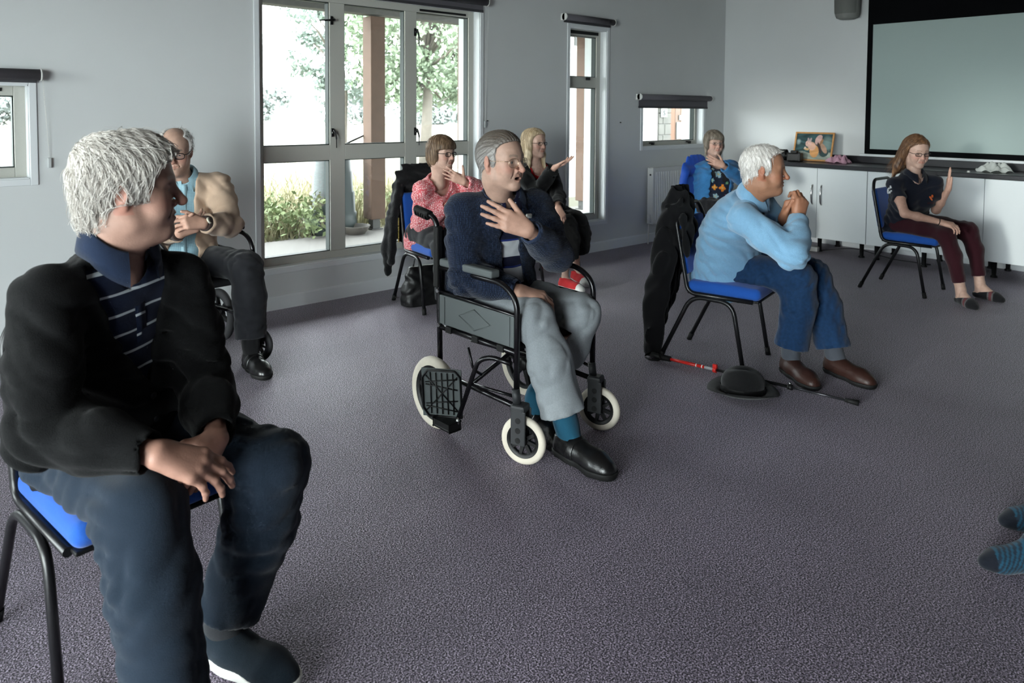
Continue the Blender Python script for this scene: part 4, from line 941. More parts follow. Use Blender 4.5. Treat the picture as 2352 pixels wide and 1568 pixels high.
class Head:
    """head coordinates: x left, y forward, z up, metres at scale 1; origin mid-head at eye level"""
    def __init__(s, c, B, sc, p): s.c = np.array(c, float); s.B = B; s.sc = sc; s.p = p
    def W(s, x, y, z): return s.c + s.sc * (x * s.B[0] + y * s.B[1] + z * s.B[2])
    def L(s, P): return ((P - s.c) @ s.B.T) / s.sc
    def field(s, h, neck):
        g = s.p.get; c = s.c; sc = s.sc
        F = Field(np.minimum(c - 0.135 * sc, neck - 0.11), np.maximum(c + 0.135 * sc, neck + 0.02), h)
        def E(x, y, z, rx, ry, rz, k=0.02, op='add'): F.ell(s.W(x, y, z), np.array([rx, ry, rz]) * sc, s.B, k * sc, op)
        def Cn(a, b, r1, r2, k=0.02, op='add'): F.cone(s.W(*a), s.W(*b), r1 * sc, r2 * sc, k * sc, op)
        jw = g('jaw', 1.0); fat = g('fat', 0.0)
        E(0, -0.012, 0.030, 0.074, 0.097, 0.086, 0)
        E(0, 0.026, 0.036, 0.064, 0.062, 0.064, 0.03)
        E(0, 0.030, -0.030, 0.057 + fat * 0.5, 0.058, 0.076, 0.035)
        for q in (-1, 1):
            Cn((q * 0.056 * jw, -0.008, -0.040), (q * 0.046 * jw, 0.012, -0.076), 0.017 + fat, 0.016 + fat, 0.03)
            Cn((q * 0.046 * jw, 0.012, -0.076), (q * 0.012, 0.074, -0.102), 0.016 + fat, 0.015, 0.03)
            E(q * 0.042, 0.058, -0.020, 0.021, 0.020, 0.017, 0.028)
            E(q * 0.034, 0.062, -0.052, 0.022 + fat, 0.024, 0.024, 0.03)
        E(0, 0.080, -0.101, 0.017, 0.013, 0.014, 0.022)
        E(0, 0.074, -0.064, 0.028, 0.020, 0.022, 0.022)
        # brow, sockets
        for q in (-1, 1):
            Cn((q * 0.012, 0.087, 0.021), (q * 0.044, 0.072, 0.022), 0.0095, 0.009, 0.016)
            E(q * 0.032, 0.099, -0.001, 0.018, 0.015, 0.013, 0.012, 'sub')
            # eyeball with lids
            E(q * 0.0315, 0.0735, -0.001, 0.0150, 0.0148, 0.0148, 0.004)
            op = g('eye', 0.0042)
            if op > 0: E(q * 0.0315, 0.0900, -0.002 - 0.001, 0.0118, 0.0070, op, 0.002, 'sub')
        # nose
        nl = g('nose', 1.0)
        Cn((0, 0.0855, 0.014), (0, 0.0855 + 0.028 * nl, -0.030), 0.0078, 0.0098, 0.014)
        E(0, 0.0865 + 0.026 * nl, -0.0335, 0.0115, 0.0115, 0.0105, 0.008)
        for q in (-1, 1):
            E(q * 0.0125, 0.0945, -0.0375, 0.0078, 0.0105, 0.0080, 0.007)
            E(q * 0.0065, 0.1035, -0.0455, 0.0032, 0.0050, 0.0040, 0.003, 'sub')
            # fold from nose to mouth
            Cn((q * 0.021, 0.0925, -0.040), (q * 0.031, 0.083, -0.066), 0.0022, 0.0016, 0.010, 'sub')
        # mouth
        mz = g('mouth_z', -0.066); mo = g('mouth_open', 0.0)
        for q in (-1, 1):
            Cn((0, 0.0945, mz + 0.0050 + mo * 0.2), (q * 0.023, 0.0830, mz + 0.001), 0.0056, 0.0030, 0.006)
            Cn((0, 0.0935, mz - 0.0062 - mo), (q * 0.022, 0.0825, mz - 0.0012), 0.0068, 0.0030, 0.006)
        if mo > 0: E(0, 0.098, mz - 0.001 - mo * 0.4, 0.019, 0.022, 0.0032 + mo * 0.62, 0.003, 'sub')
        else:
            for q in (-1, 1): Cn((0, 0.1005, mz - 0.0003), (q * 0.026, 0.0855, mz - 0.0006 + g('smile', 0.0)), 0.0018, 0.0016, 0.004, 'sub')
        # ears
        for q in (-1, 1):
            Be = np.array([s.B[0] * 0.9 - s.B[1] * 0.42 * q * 1.0, s.B[1] * 0.9 + s.B[0] * 0.42 * q, s.B[2]]); Be = np.array([nrm(v) for v in Be])
            ec = s.W(q * 0.079, -0.012, -0.006)
            F.ell(ec, np.array([0.0075, 0.0185, 0.031]) * sc, Be, 0.008 * sc)
            F.ell(s.W(q * 0.0765, -0.004, -0.034), np.array([0.006, 0.009, 0.011]) * sc, Be, 0.008 * sc)
            F.ell(s.W(q * 0.0885, -0.008, -0.002), np.array([0.0065, 0.0105, 0.020]) * sc, Be, 0.004 * sc, 'sub')
            F.ell(s.W(q * 0.082, 0.001, -0.008), np.array([0.006, 0.006, 0.007]) * sc, Be, 0.004 * sc)
        # neck
        nr = g('neck_r', 0.056)
        Cn((0, -0.026, -0.050), (0, -0.028, -0.085), nr * 0.98, nr, 0.035)
        F.cone(s.W(0, -0.026, -0.075), neck - np.array([0, 0, 0.045]), nr * sc, nr * 1.10 * sc, 0.035 * sc)
        F.cone(s.W(0, 0.036, -0.092), s.W(0, -0.005, -0.135) * 0.6 + neck * 0.4, 0.026 * sc, 0.03 * sc, 0.035 * sc)
        if g('jowl'): F.ell(s.W(0, 0.028, -0.112), np.array([0.040, 0.045, 0.022]) * sc, s.B, 0.03 * sc)
        return F
    def colors(s, V, base):
        """own colouring: lips, brows, flushed cheeks, nose and ears"""
        L = s.L(V); x, y, z = np.abs(L[:, 0]), L[:, 1], L[:, 2]; g = s.p.get
        C = np.tile(np.array(base), (len(V), 1))
        def blend(w, col):
            nonlocal C
            w = np.clip(w, 0, 1)[:, None]; C = C * (1 - w) + np.array(col) * w
        gs = lambda dx, dy: np.exp(-dx * dx - dy * dy)
        front = (y > 0.03)
        red = np.array(base) * np.array(g('flush', (1.12, 0.80, 0.78)))
        blend(0.7 * gs((x - 0.045) / 0.022, (z + 0.03) / 0.02) * front, red)
        blend(0.8 * gs(x / 0.016, (z + 0.034) / 0.014) * (y > 0.085), red)
        blend(0.45 * (x > 0.073) * (np.abs(z + 0.01) < 0.045) * (np.abs(y + 0.012) < 0.04), red * [1.0, 0.86, 0.84])
        mz = g('mouth_z', -0.066); mo = g('mouth_open', 0.0)
        lip = ((x / 0.024) ** 2 + ((z - mz + mo * 0.5) / (0.0105 + mo)) ** 2 < 1) & (y > 0.078)
        blend((0.75 if g('lip') else 0.5) * lip, np.array(base) * np.array(g('lip', (0.90, 0.64, 0.62))))
        if mo > 0: blend(1.0 * (((x / 0.017) ** 2 + ((z - mz + mo * 0.5) / (mo * 0.75)) ** 2 < 1) & (y > 0.04) & (y < 0.0895)), (0.035, 0.012, 0.012))
        bw = (np.abs(z - 0.0235 - 0.004 * np.sin((x - 0.012) / 0.036 * 3.0)) < 0.0048) & (x > 0.010) & (x < 0.047) & (y > 0.05)
        blend(g('brow_w', 0.7) * bw, g('brow', (0.3, 0.28, 0.26)))
        blend(0.35 * gs((x - 0.031) / 0.016, (z + 0.012) / 0.012) * (y > 0.06), np.array(base) * [0.78, 0.66, 0.66])
        return C

def hand(F, w, d, n, side, s=1.0, curl=(0.25, 0.3, 0.3, 0.35), spread=0.10, thumb=(0.75, 0.5, -0.35), tcurl=0.3, c2=1.0):
    """w wrist, d finger direction, n back-of-hand normal; side -1 right, +1 left"""
    Y = nrm(d); Z = np.array(n, float); Z = nrm(Z - Y * (Z @ Y)); T = side * np.cross(Y, Z)
    w = np.array(w, float)
    P = lambda t, y, z: w + s * (T * t + Y * y + Z * z)
    mcp = [(0.029, 0.088, 0.002), (0.009, 0.092, 0.004), (-0.011, 0.087, 0.003), (-0.029, 0.077, 0.0)]
    for i, m in enumerate(mcp):
        F.cone(P(m[0] * 0.45, 0.004, 0.0), P(*m), 0.0160 * s, 0.0125 * s, 0.016 * s)
    F.ell(P(0.004, 0.05, -0.007), np.array([0.034, 0.042, 0.012]) * s, np.array([T, Y, Z]), 0.014 * s)
    L = [(0.044, 0.026, 0.021), (0.049, 0.030, 0.022), (0.045, 0.028, 0.022), (0.035, 0.021, 0.019)]
    R = [0.0092, 0.0094, 0.0088, 0.0078]
    for i in range(4):
        a0 = P(*mcp[i]); fan = spread * (1.5 - i); th = 0.0; r = R[i] * s; p = a0
        for j in range(3):
            th += curl[i] * (1.0 if j == 0 else 1.15 * c2 if j == 1 else 0.8 * c2)
            base = nrm(Y * math.cos(fan) + T * math.sin(fan)); dv = base * math.cos(th) - Z * math.sin(th)
            q = p + dv * L[i][j] * s
            F.cone(p, q, r, r * (0.93 if j < 2 else 0.84), 0.005 * s if j else 0.010 * s); 
            if j == 0: F.ell(p, np.array([r * 1.12] * 3), None, 0.006 * s)
            p = q; r *= 0.94
    b = P(0.018, 0.016, -0.006); tv = nrm(T * thumb[0] + Y * thumb[1] + Z * thumb[2]); m1 = b + tv * 0.046 * s
    t2 = nrm(tv * math.cos(tcurl) + nrm(Y - tv * (Y @ tv)) * math.sin(tcurl)); m2 = m1 + t2 * 0.034 * s
    t3 = nrm(t2 * math.cos(tcurl) + nrm(Y - t2 * (Y @ t2)) * math.sin(tcurl)); m3 = m2 + t3 * 0.026 * s
    F.cone(b, m1, 0.016 * s, 0.0118 * s, 0.016 * s); F.cone(m1, m2, 0.0108 * s, 0.0098 * s, 0.006 * s); F.cone(m2, m3, 0.0098 * s, 0.0080 * s, 0.004 * s)

def torso_frame(J):
    up = nrm(J['neck'] - J['pel']); l = nrm(nrm(J['shL'] - J['shR']) + 0.6 * nrm(J['hipL'] - J['hipR'])); l = nrm(l - up * (l @ up))
    return np.array([l, np.cross(l, up), up])
TS = [-0.20, -0.10, 0.0, 0.18, 0.36, 0.55, 0.74, 0.88, 1.0]
MAN = dict(w=[0.13, 0.165, 0.174, 0.168, 0.165, 0.172, 0.176, 0.150, 0.085], f=[0.07, 0.105, 0.125, 0.140, 0.138, 0.128, 0.112, 0.088, 0.060], b=[0.08, 0.110, 0.118, 0.104, 0.100, 0.106, 0.106, 0.090, 0.066])
WOM = dict(w=[0.14, 0.172, 0.180, 0.158, 0.145, 0.152, 0.156, 0.132, 0.070], f=[0.07, 0.105, 0.120, 0.118, 0.112, 0.118, 0.104, 0.080, 0.052], b=[0.09, 0.120, 0.125, 0.100, 0.090, 0.096, 0.096, 0.080, 0.060])

class Person:
    def __init__(s, J, scale, fem, face, pitch, roll, headp, h=0.0075, hh=0.0035, slouch=0.0, belly=0.0, hs=1.0, twist=0.0):
        s.J = {k: np.array(v, float) for k, v in J.items()}; s.s = scale; s.fem = fem; s.h = h; s.hh = hh
        s.base = np.array([s.J['pel'][0], s.J['pel'][1], 0.0]); s.T = torso_frame(s.J); c_, s_ = math.cos(twist), math.sin(twist); s.T = np.array([s.T[0] * c_ - s.T[1] * s_, s.T[1] * c_ + s.T[0] * s_, s.T[2]]); s.len = np.linalg.norm(s.J['neck'] - s.J['pel'])
        s.head = Head(s.J['head'], head_frame(face, pitch, roll), hs, headp); s.prof = WOM if fem else MAN; s.slouch = slouch; s.belly = belly
        s.root = None
    def P(s, x, y, t):
        """point in torso coordinates: x left, y forward, t fraction up the spine"""
        return s.J['pel'] + s.T[0] * x + s.T[1] * (y - s.slouch * math.sin(PI * max(0, min(1, t)))) + s.T[2] * t * s.len
    def torso(s, F, ex, t0=-0.20, t1=1.0, k=0.0, arm=True):
        ts = np.array(TS); p = s.prof; f = np.array(p['f']) + s.belly * np.exp(-((ts - 0.22) / 0.26) ** 2)
        w = np.array(p['w']) + 0.5 * s.belly * np.exp(-((ts - 0.2) / 0.3) ** 2)
        keep = np.linspace(t0, t1, 12); ip = lambda a: np.interp(keep, ts, a) * s.s + ex
        off = -s.slouch * np.sin(PI * np.clip(keep, 0, 1))
        F.loft(s.J['pel'], s.T, keep, ip(w), ip(f), ip(p['b']), off, s.len, k)
        if s.fem:
            for q in (-1, 1): F.ell(s.P(q * 0.075 * s.s, 0.085 * s.s, 0.60), np.array([0.068, 0.062, 0.068]) * s.s + ex, s.T, 0.04)
        return s
    def shoulders(s, F, ex, k=0.035):
        r = (0.042 if s.fem else 0.046) * s.s + ex * 0.7
        for q in ('R', 'L'):
            F.cone(s.J['neck'] * 0.8 + s.J['sh' + q] * 0.2 - s.T[2] * 0.025, s.J['sh' + q] - s.T[2] * 0.008, r, r, k)
    def sleeve(s, F, q, rs, end=1.0, k=0.03, stop='wr'):
        """rs radii shoulder, mid upper, elbow, mid fore, cuff; end = fraction of forearm (or of upper arm if stop='el')"""
        a, b, c = s.J['sh' + q], s.J['el' + q], s.J['wr' + q]
        if stop == 'el': F.chain([a, a + (b - a) * end], [rs[0], rs[1]], k); return
        e = b + (c - b) * end
        F.chain([a, (a + b) / 2, b, (b + e) / 2, e], rs, k)
    def arm_skin(s, F, q, r=(0.045, 0.043, 0.036, 0.036, 0.025), k=0.02, frm=0.0):
        a, b, c = s.J['sh' + q], s.J['el' + q], s.J['wr' + q]; z = s.s * (0.88 if s.fem else 1)
        if frm >= 1: a = b
        pts = [a, (a + b) / 2, b, b + (c - b) * 0.35, c] if frm < 1 else [b + (c - b) * (frm - 1), b + (c - b) * 0.6, c]
        rr = [v * z for v in (r if frm < 1 else (r[3], 0.031, r[4]))]; F.chain(pts, rr, k)
    def make_body(s, skin, name='person', hands=None, bare=(), base_col=(0.5, 0.3, 0.22), legs=None):
        """one mesh: head, trunk, arms, hands, legs"""
        parts = []
        J = s.J
        F = s.head.field(s.hh, J['neck']); V, Q = F.mesh(); s.headF = F
        parts.append((V, Q, s.head.colors(V, base_col)))
        lo = np.min([J[k] for k in J], 0) - 0.16; hi = np.max([J[k] for k in J], 0) + 0.16
        C = Field(lo, hi, 0.011); s.torso(C, -0.022, -0.15, 0.98); s.shoulders(C, -0.016)
        for q in ('R', 'L'):
            s.arm_skin(C, q); z = s.s * (0.95 if s.fem else 1)
            C.chain([J['hip' + q], J['knee' + q], J['ank' + q]], [0.062 * z, 0.042 * z, 0.029 * z], 0.03)
            if legs: C.cone((J['knee' + q] * 0.75 + J['ank' + q] * 0.25), (J['knee' + q] * 0.4 + J['ank' + q] * 0.6), 0.047 * z, 0.040 * z, 0.03)
            C.cone(J['ank' + q], J['ank' + q] * 0.35 + J['toe' + q] * 0.65, 0.026 * z, 0.016 * z, 0.02)
        C.cone(J['neck'], J['neck'] * 0.7 + J['head'] * 0.3, 0.05 * s.s, 0.046 * s.s, 0.03)
        V, Q = C.mesh(); parts.append((V, Q, np.tile(np.array(base_col), (len(V), 1))))
        for q, sd in (('R', -1), ('L', 1)):
            hd = (hands or {}).get(q)
            if hd is None: continue
            w = J['wr' + q]; lo = np.minimum(w, w) - 0.235; hi = w + 0.235
            if q in bare: lo = np.minimum(lo, J['el' + q] - 0.08); hi = np.maximum(hi, J['el' + q] + 0.08); lo = np.minimum(lo, J['sh' + q] - 0.08); hi = np.maximum(hi, J['sh' + q] + 0.08)
            Hf = Field(lo, hi, s.hh if q not in bare else s.hh * 1.15)
            if q in bare: s.arm_skin(Hf, q, (0.047, 0.045, 0.037, 0.037, 0.0245))
            else: s.arm_skin(Hf, q, frm=1.55)
            kw = dict(hd); kw.pop('dir'); kw.pop('nor'); hand(Hf, w, hd['dir'], hd['nor'], sd, s.s * (0.92 if s.fem else 1.0) * kw.pop('sz', 1.0), **kw)
            V, Q = Hf.mesh(); col = np.tile(np.array(base_col) * np.array([1.02, 0.93, 0.90]), (len(V), 1)); parts.append((V, Q, col))
        n = 0; VV, QQ, CC = [], [], []
        for V, Q, c in parts: VV.append(V); QQ.append(Q + n); CC.append(c); n += len(V)
        s.root = np_mesh(name, np.concatenate(VV), np.concatenate(QQ), skin, None, s.base, np.concatenate(CC)); s.root.location = s.base
        return s.root
    def add(s, name, F, m, colfn=None, rel=1):
        V, Q = F.mesh()
        if rel: V = relax(V, Q, rel, 0.4)
        return np_mesh(name, V, Q, m, s.root, s.base, None if colfn is None else colfn(V))
    def gfield(s, h=None, extra=0.0):
        J = s.J; lo = np.min([J[k] for k in J], 0) - 0.2 - extra; hi = np.max([J[k] for k in J], 0) + 0.2 + extra
        lo[2] = max(lo[2], -0.01); return Field(lo, hi, h or s.h)
    def obj(s, name, mb, m, parent=None):
        o = mb.build(name, m, parent or s.root); 
        o.location = -Vector(s.base) if parent is None else (0, 0, 0); return o
    # ---------------- garments
    def top(s, name, m, ex=0.012, sl=1.0, cuff=0.040, hem=-0.16, neck_r=0.066, neck_drop=0.0, fold=0.004, seed=1, opening=None, k=0.032, arm_ex=0.0, colfn=None, neck_fwd=0.0, extra=None, stop='wr', collar=None, hem_flare=0.0):
        F = s.gfield(); z = s.s * (0.90 if s.fem else 1.0); J = s.J
        s.torso(F, ex, hem, 1.0); s.shoulders(F, ex, k)
        if hem_flare: F.loft(J['pel'], s.T, [hem, 0.06], [0.18 * s.s + ex + hem_flare, 0.17 * s.s + ex], [0.13 * s.s + ex + hem_flare, 0.13 * s.s + ex], [0.12 * s.s + ex + hem_flare] * 2, [0, 0], s.len, 0.03)
        if extra: extra(F)
        if opening:
            # opening: list of (t, left edge x, right edge x); removes the front between the edges
            ts, xl, xr = [np.array(v) for v in zip(*opening)]
            def fn(X, Y, Z):
                px, py, pz = X - J['pel'][0], Y - J['pel'][1], Z - J['pel'][2]
                x = px * s.T[0][0] + py * s.T[0][1] + pz * s.T[0][2]; y = px * s.T[1][0] + py * s.T[1][1] + pz * s.T[1][2]; t = (px * s.T[2][0] + py * s.T[2][1] + pz * s.T[2][2]) / s.len
                a = np.interp(t, ts, xl); b = np.interp(t, ts, xr); inside = np.maximum(a - x, x - b)
                return np.maximum(np.maximum(inside, 0.02 - y), np.maximum((ts[0] - t) * s.len, (t - ts[-1]) * s.len))
            lo, hi = F.lo, F.lo + F.h * F.n; F.comb(fn, lo, hi, 0.008, 'sub')
        # neck hole
        if neck_r:
            n0 = J['neck'] + s.T[1] * (0.012 + neck_fwd) - s.T[2] * neck_drop
            F.cone(n0 - s.T[2] * 0.012 - s.T[1] * 0.0, J['head'] - s.head.B[2] * 0.06, neck_r, neck_r * 1.05, 0.010, 'sub')
        if sl > 0:
            A = s.gfield(); al = arm_ex
            for q in ('R', 'L'):
                if stop == 'el':
                    e0 = J['sh' + q] + (J['el' + q] - J['sh' + q]) * sl; ax = nrm(J['el' + q] - J['sh' + q])
                    A.chain([J['sh' + q], e0 + ax * 0.03], [(0.052 + al) * z + ex * 0.5, (0.054 + al) * z + ex * 0.5], 0.03); rc = 0.047 * z
                else:
                    e0 = J['el' + q] + (J['wr' + q] - J['el' + q]) * sl; ax = nrm(J['wr' + q] - J['el' + q])
                    s.sleeve(A, q, [(0.052 + al) * z + ex * 0.5, (0.050 + al) * z + ex * 0.5, (0.046 + al) * z + ex * 0.5, (0.042 + al) * z + ex * 0.5, cuff + al * 0.4], sl, 0.035); rc = cuff - 0.007
                A.comb(lambda X, Y, Z, e=e0, ax=ax: np.maximum(-((X - e[0]) * ax[0] + (Y - e[1]) * ax[1] + (Z - e[2]) * ax[2]), np.sqrt((X - e[0]) ** 2 + (Y - e[1]) ** 2 + (Z - e[2]) ** 2) - 0.09), e0 - 0.1, e0 + 0.1, 0.004, 'sub')
                A.cone(e0 - ax * 0.03, e0 + ax * 0.05, rc, rc + 0.003, 0.003, 'sub')
            hh = np.maximum(k - np.abs(F.d - A.d), 0) / k; F.d = (np.minimum(F.d, A.d) - hh * hh * k * 0.25).astype(np.float32)
        if fold > 0:
            rg = np.random.default_rng(seed); ws = []
            for i in range(5):
                d = nrm(s.T[2] * rg.uniform(0.6, 1) + s.T[0] * rg.uniform(-0.9, 0.9) + s.T[1] * rg.uniform(-0.6, 0.6)); d2 = nrm(rg.normal(size=3)); ws.append((d, d2, rg.uniform(70, 130), rg.uniform(14, 30), rg.uniform(0, 6.28, 2)))
            def wr(X, Y, Z):
                r = 0; P = np.stack([X, Y, Z], 1)
                near = 0.6
                for q in ('R', 'L'): near = near + 1.0 * np.exp(-((P - J['el' + q]) ** 2).sum(1) / 0.09 ** 2) + 0.5 * np.exp(-((P - J['sh' + q] + s.T[2] * 0.08) ** 2).sum(1) / 0.09 ** 2)
                for d, d2, f1, f2, ph in ws:
                    env = 0.5 + 0.5 * np.sin(P @ d2 * f2 + ph[1]); r = r + (1 - 2 * np.abs(np.sin((P @ d * f1 + 1.8 * np.sin(P @ d2 * f2 * 0.7 + ph[0])) * 0.5)) ** 0.8) * env ** 2
                return fold * np.minimum(near, 1.8) * r * 0.9
            F.warp(wr)
        return s.add(name, F, m, colfn)
    def collar(s, name, m, r=0.066, hgt=0.035, th=0.005, front_gap=0.5, flap=0.035, lift=0.0, tilt=0.0):
        """folded shirt collar round the neck: stand plus turned-down leaf with two points"""
        J = s.J; ax = nrm(nrm(J['head'] - s.head.B[2] * 0.05 - s.head.B[1] * 0.02 - J['neck']) + 0.5 * s.T[2]); f = nrm(s.T[1] - ax * (s.T[1] @ ax)); l = np.cross(ax, f) * -1; l = nrm(np.cross(f, ax)); 
        l = l if l @ s.T[0] > 0 else -l
        c = J['neck'] + ax * (0.012 + lift) + f * 0.010; n = 40; rows = []
        for i in range(n + 1):
            a = front_gap + (2 * PI - 2 * front_gap) * i / n         # 0 = front
            d = f * math.cos(a) + l * math.sin(a); e = min(1.0, min(i, n - i) / 5.0); pt = max(0, 1 - min(i, n - i) / 7.0)
            front = max(0.0, math.cos(a)); drop = 0.022 * front
            top = c + d * (r * (1 - 0.05 * front)) + ax * (hgt * (1 - 0.45 * front) - drop)
            ins = c + d * (r - 0.006) - ax * (0.010 + drop)
            fold1 = top + d * 0.007; low = c + d * (r + 0.022 + 0.014 * pt) - ax * (flap * 0.35 + flap * 0.9 * pt + drop) + ax * 0.004
            rows.append([ins, top - d * 0.002, top + d * 0.002 + ax * 0.003, fold1, (fold1 + low) / 2 + d * 0.005, low, low - d * th, (fold1 + low) / 2, top - ax * 0.006])
        k = len(rows[0]); vs = [p for r_ in rows for p in r_]; fs = []
        for i in range(n):
            for j in range(k - 1): fs.append((i * k + j, (i + 1) * k + j, (i + 1) * k + j + 1, i * k + j + 1))
        return s.obj(name, MB().add(vs, fs, True), m)
    def trousers(s, name, m, ex=0.016, hem=1.0, hem_r=0.078, knee_r=0.078, hip_r=0.098, waist=0.06, fold=0.004, seed=2, seat=None, colfn=None, h=None, flare=0.0):
        J = s.J; F = s.gfield(h); s.torso(F, ex * 0.8, -0.20, waist); z = s.s
        for q in ('R', 'L'):
            a, b, c = J['hip' + q], J['knee' + q], J['ank' + q]; e = b + (c - b) * hem
            F.chain([a, (a + b) / 2, b - nrm(b - a) * 0.03], [hip_r * z, (hip_r * 0.45 + knee_r * 0.55) * z, knee_r * z], 0.03)
            F.chain([b - nrm(b - a) * 0.03, b * 0.6 + e * 0.4, e + (e - b) * 0.05], [knee_r * z, (knee_r * 0.45 + hem_r * 0.55) * z, hem_r * z], 0.04)
        if seat is not None:      # flattened where it rests on the seat
            F.rbox(seat[0], seat[1], seat[2], 0.02, 0.03, 'sub')
        if fold > 0:
            rg = np.random.default_rng(seed)
            def wr(X, Y, Z):
                P = np.stack([X, Y, Z], 1); r = 0; near = 0.5
                for q in ('R', 'L'):
                    b, a, c = J['knee' + q], J['hip' + q], J['ank' + q]
                    near = near + np.exp(-((P - b + nrm(b - a) * 0.05) ** 2).sum(1) / 0.11 ** 2) + 0.8 * np.exp(-((P - a) ** 2).sum(1) / 0.12 ** 2) + 0.5 * np.exp(-((P - c) ** 2).sum(1) / 0.12 ** 2)
                for i in range(5):
                    d = nrm(rg.normal(size=3) * [1, 1.6, 1.2]); d2 = nrm(rg.normal(size=3)); f1, f2 = rg.uniform(75, 130), rg.uniform(15, 30); ph = rg.uniform(0, 6.28, 2)
                    r = r + (1 - 2 * np.abs(np.sin((P @ d * f1 + 1.8 * np.sin(P @ d2 * f2 + ph[0])) * 0.5)) ** 0.8) * (0.5 + 0.5 * np.sin(P @ d2 * f2 + ph[1])) ** 2
                return fold * np.minimum(near, 1.7) * r * 0.9
            F.warp(wr)
        for q in ('R', 'L'):
            b, c = J['knee' + q], J['ank' + q]; ax = nrm(c - b); e = b + (c - b) * hem
            F.comb(lambda X, Y, Z, e=e, ax=ax: np.maximum(-((X - e[0]) * ax[0] + (Y - e[1]) * ax[1] + (Z - e[2]) * ax[2]), np.sqrt((X - e[0]) ** 2 + (Y - e[1]) ** 2 + (Z - e[2]) ** 2) - 0.135), e - 0.14, e + 0.14, 0.004, 'sub')
            F.cone(e - ax * 0.02, e + ax * 0.05, (hem_r - 0.018) * z, (hem_r - 0.014) * z, 0.004, 'sub')
        return s.add(name, F, m, colfn)
    def foot(s, q, name, m, m_sole, out=0.0, ln=0.275, strap=None, laces=None, toe_cap=None, heel=0.022, low=False, sole_h=0.022, bulk=1.0, dirv=None, sock=None, sock_r=0.040, sock_top=0.35):
        """shoe with sole; sock tube above"""
        J = s.J; a, t = J['ank' + q], J['toe' + q]; d = np.array([t[0] - a[0], t[1] - a[1], 0.0]) if dirv is None else np.array([*dirv, 0.0]); d = nrm(d); l = np.cross([0, 0, 1.0], d)
        z = s.s * bulk; hl = np.array([a[0], a[1], 0.0]) - d * 0.055; ln = ln * s.s
        W = lambda y, x, zz: hl + d * y + l * x + np.array([0, 0, zz])
        F = Field(np.minimum(W(-0.06, 0, 0), W(ln + 0.04, 0, 0)) - [0.07, 0.07, 0.0], np.maximum(W(-0.06, 0, 0), W(ln + 0.04, 0, 0)) + [0.07, 0.07, 0.16], 0.005)
        top = 0.088 if not low else 0.07
        F.chain([W(0.035, 0, 0.045), W(0.10, 0, 0.048), W(ln - 0.085, 0.004, 0.036), W(ln - 0.040, 0.004, 0.030)], [0.036 * z, 0.037 * z, 0.043 * z, 0.037 * z], 0.03, flat=(np.array([0, 0, 1.0]), 0.95))
        F.cone(W(0.03, 0, 0.05), W(0.045, 0, top), 0.034 * z, 0.036 * z, 0.02); F.cone(W(0.06, 0, 0.075), W(ln - 0.11, 0, 0.045), 0.034 * z, 0.028 * z, 0.03)
        F.cone(W(0.045, 0, top + 0.018), W(0.055, 0, top + 0.06), 0.034 * z, 0.040 * z, 0.006, 'sub')
        up = F.copy(); up.half(W(0, 0, sole_h), (0, 0, -1)); o = s.add(name, up, m)
        so = Field(F.lo + 2 * F.h, F.lo + F.h * (F.n - 2), 0.005)
        so.chain([W(0.033, 0, 0.03), W(0.10, 0, 0.03), W(ln - 0.085, 0.004, 0.03), W(ln - 0.040, 0.004, 0.03)], [0.041 * z, 0.038 * z, 0.0475 * z, 0.041 * z], 0.03); so.half((0, 0, sole_h + 0.006), (0, 0, 1)); so.half((0, 0, 0.002), (0, 0, -1))
        V, Q = so.mesh(); np_mesh('sole', V, Q, m_sole, o, s.base)
        if strap is not None:
            sf = F.copy(); sf.d -= 0.0045; sf.half(W(0.098, 0, 0), -d); sf.half(W(0.135, 0, 0), d); sf.half(W(0, 0, 0.030), (0, 0, -1)); V, Q = sf.mesh(); np_mesh('strap', V, Q, strap, o, s.base)
        if toe_cap is not None:
            sf = F.copy(); sf.d -= 0.003; sf.half(W(ln - 0.055, 0, 0), -d); sf.half(W(0, 0, sole_h), (0, 0, -1)); V, Q = sf.mesh(); np_mesh('toe_cap', V, Q, toe_cap, o, s.base)
        if laces is not None:
            for k in range(5):
                y = 0.085 + k * 0.020; zz = 0.108 - k * 0.0105 if not low else 0.1 - k * 0.0105; 
                np_l = MB().tube([W(y - 0.006, -0.024 * z, zz - 0.012), W(y, 0, zz + 0.0), W(y + 0.006, 0.024 * z, zz - 0.012)], 0.0032, 6); lo_ = np_l.build('lace', laces, o); lo_.location = -Vector(s.base)
        if sock is not None:
            sk = Field(np.minimum(a, J['knee' + q]) - 0.08, np.maximum(a, J['knee' + q]) + 0.08, 0.006); e = a + (J['knee' + q] - a) * sock_top
            sk.cone(W(0.055, 0, 0.060), a + (J['knee' + q] - a) * 0.08, 0.038 * s.s, sock_r * s.s, 0.02); sk.cone(W(0.115, 0, 0.062), a + (J['knee' + q] - a) * 0.06, 0.030 * s.s, sock_r * 0.92 * s.s, 0.03); sk.cone(a, e, sock_r * s.s, sock_r * 1.12 * s.s, 0.02); s.add('sock', sk, sock)
        return o
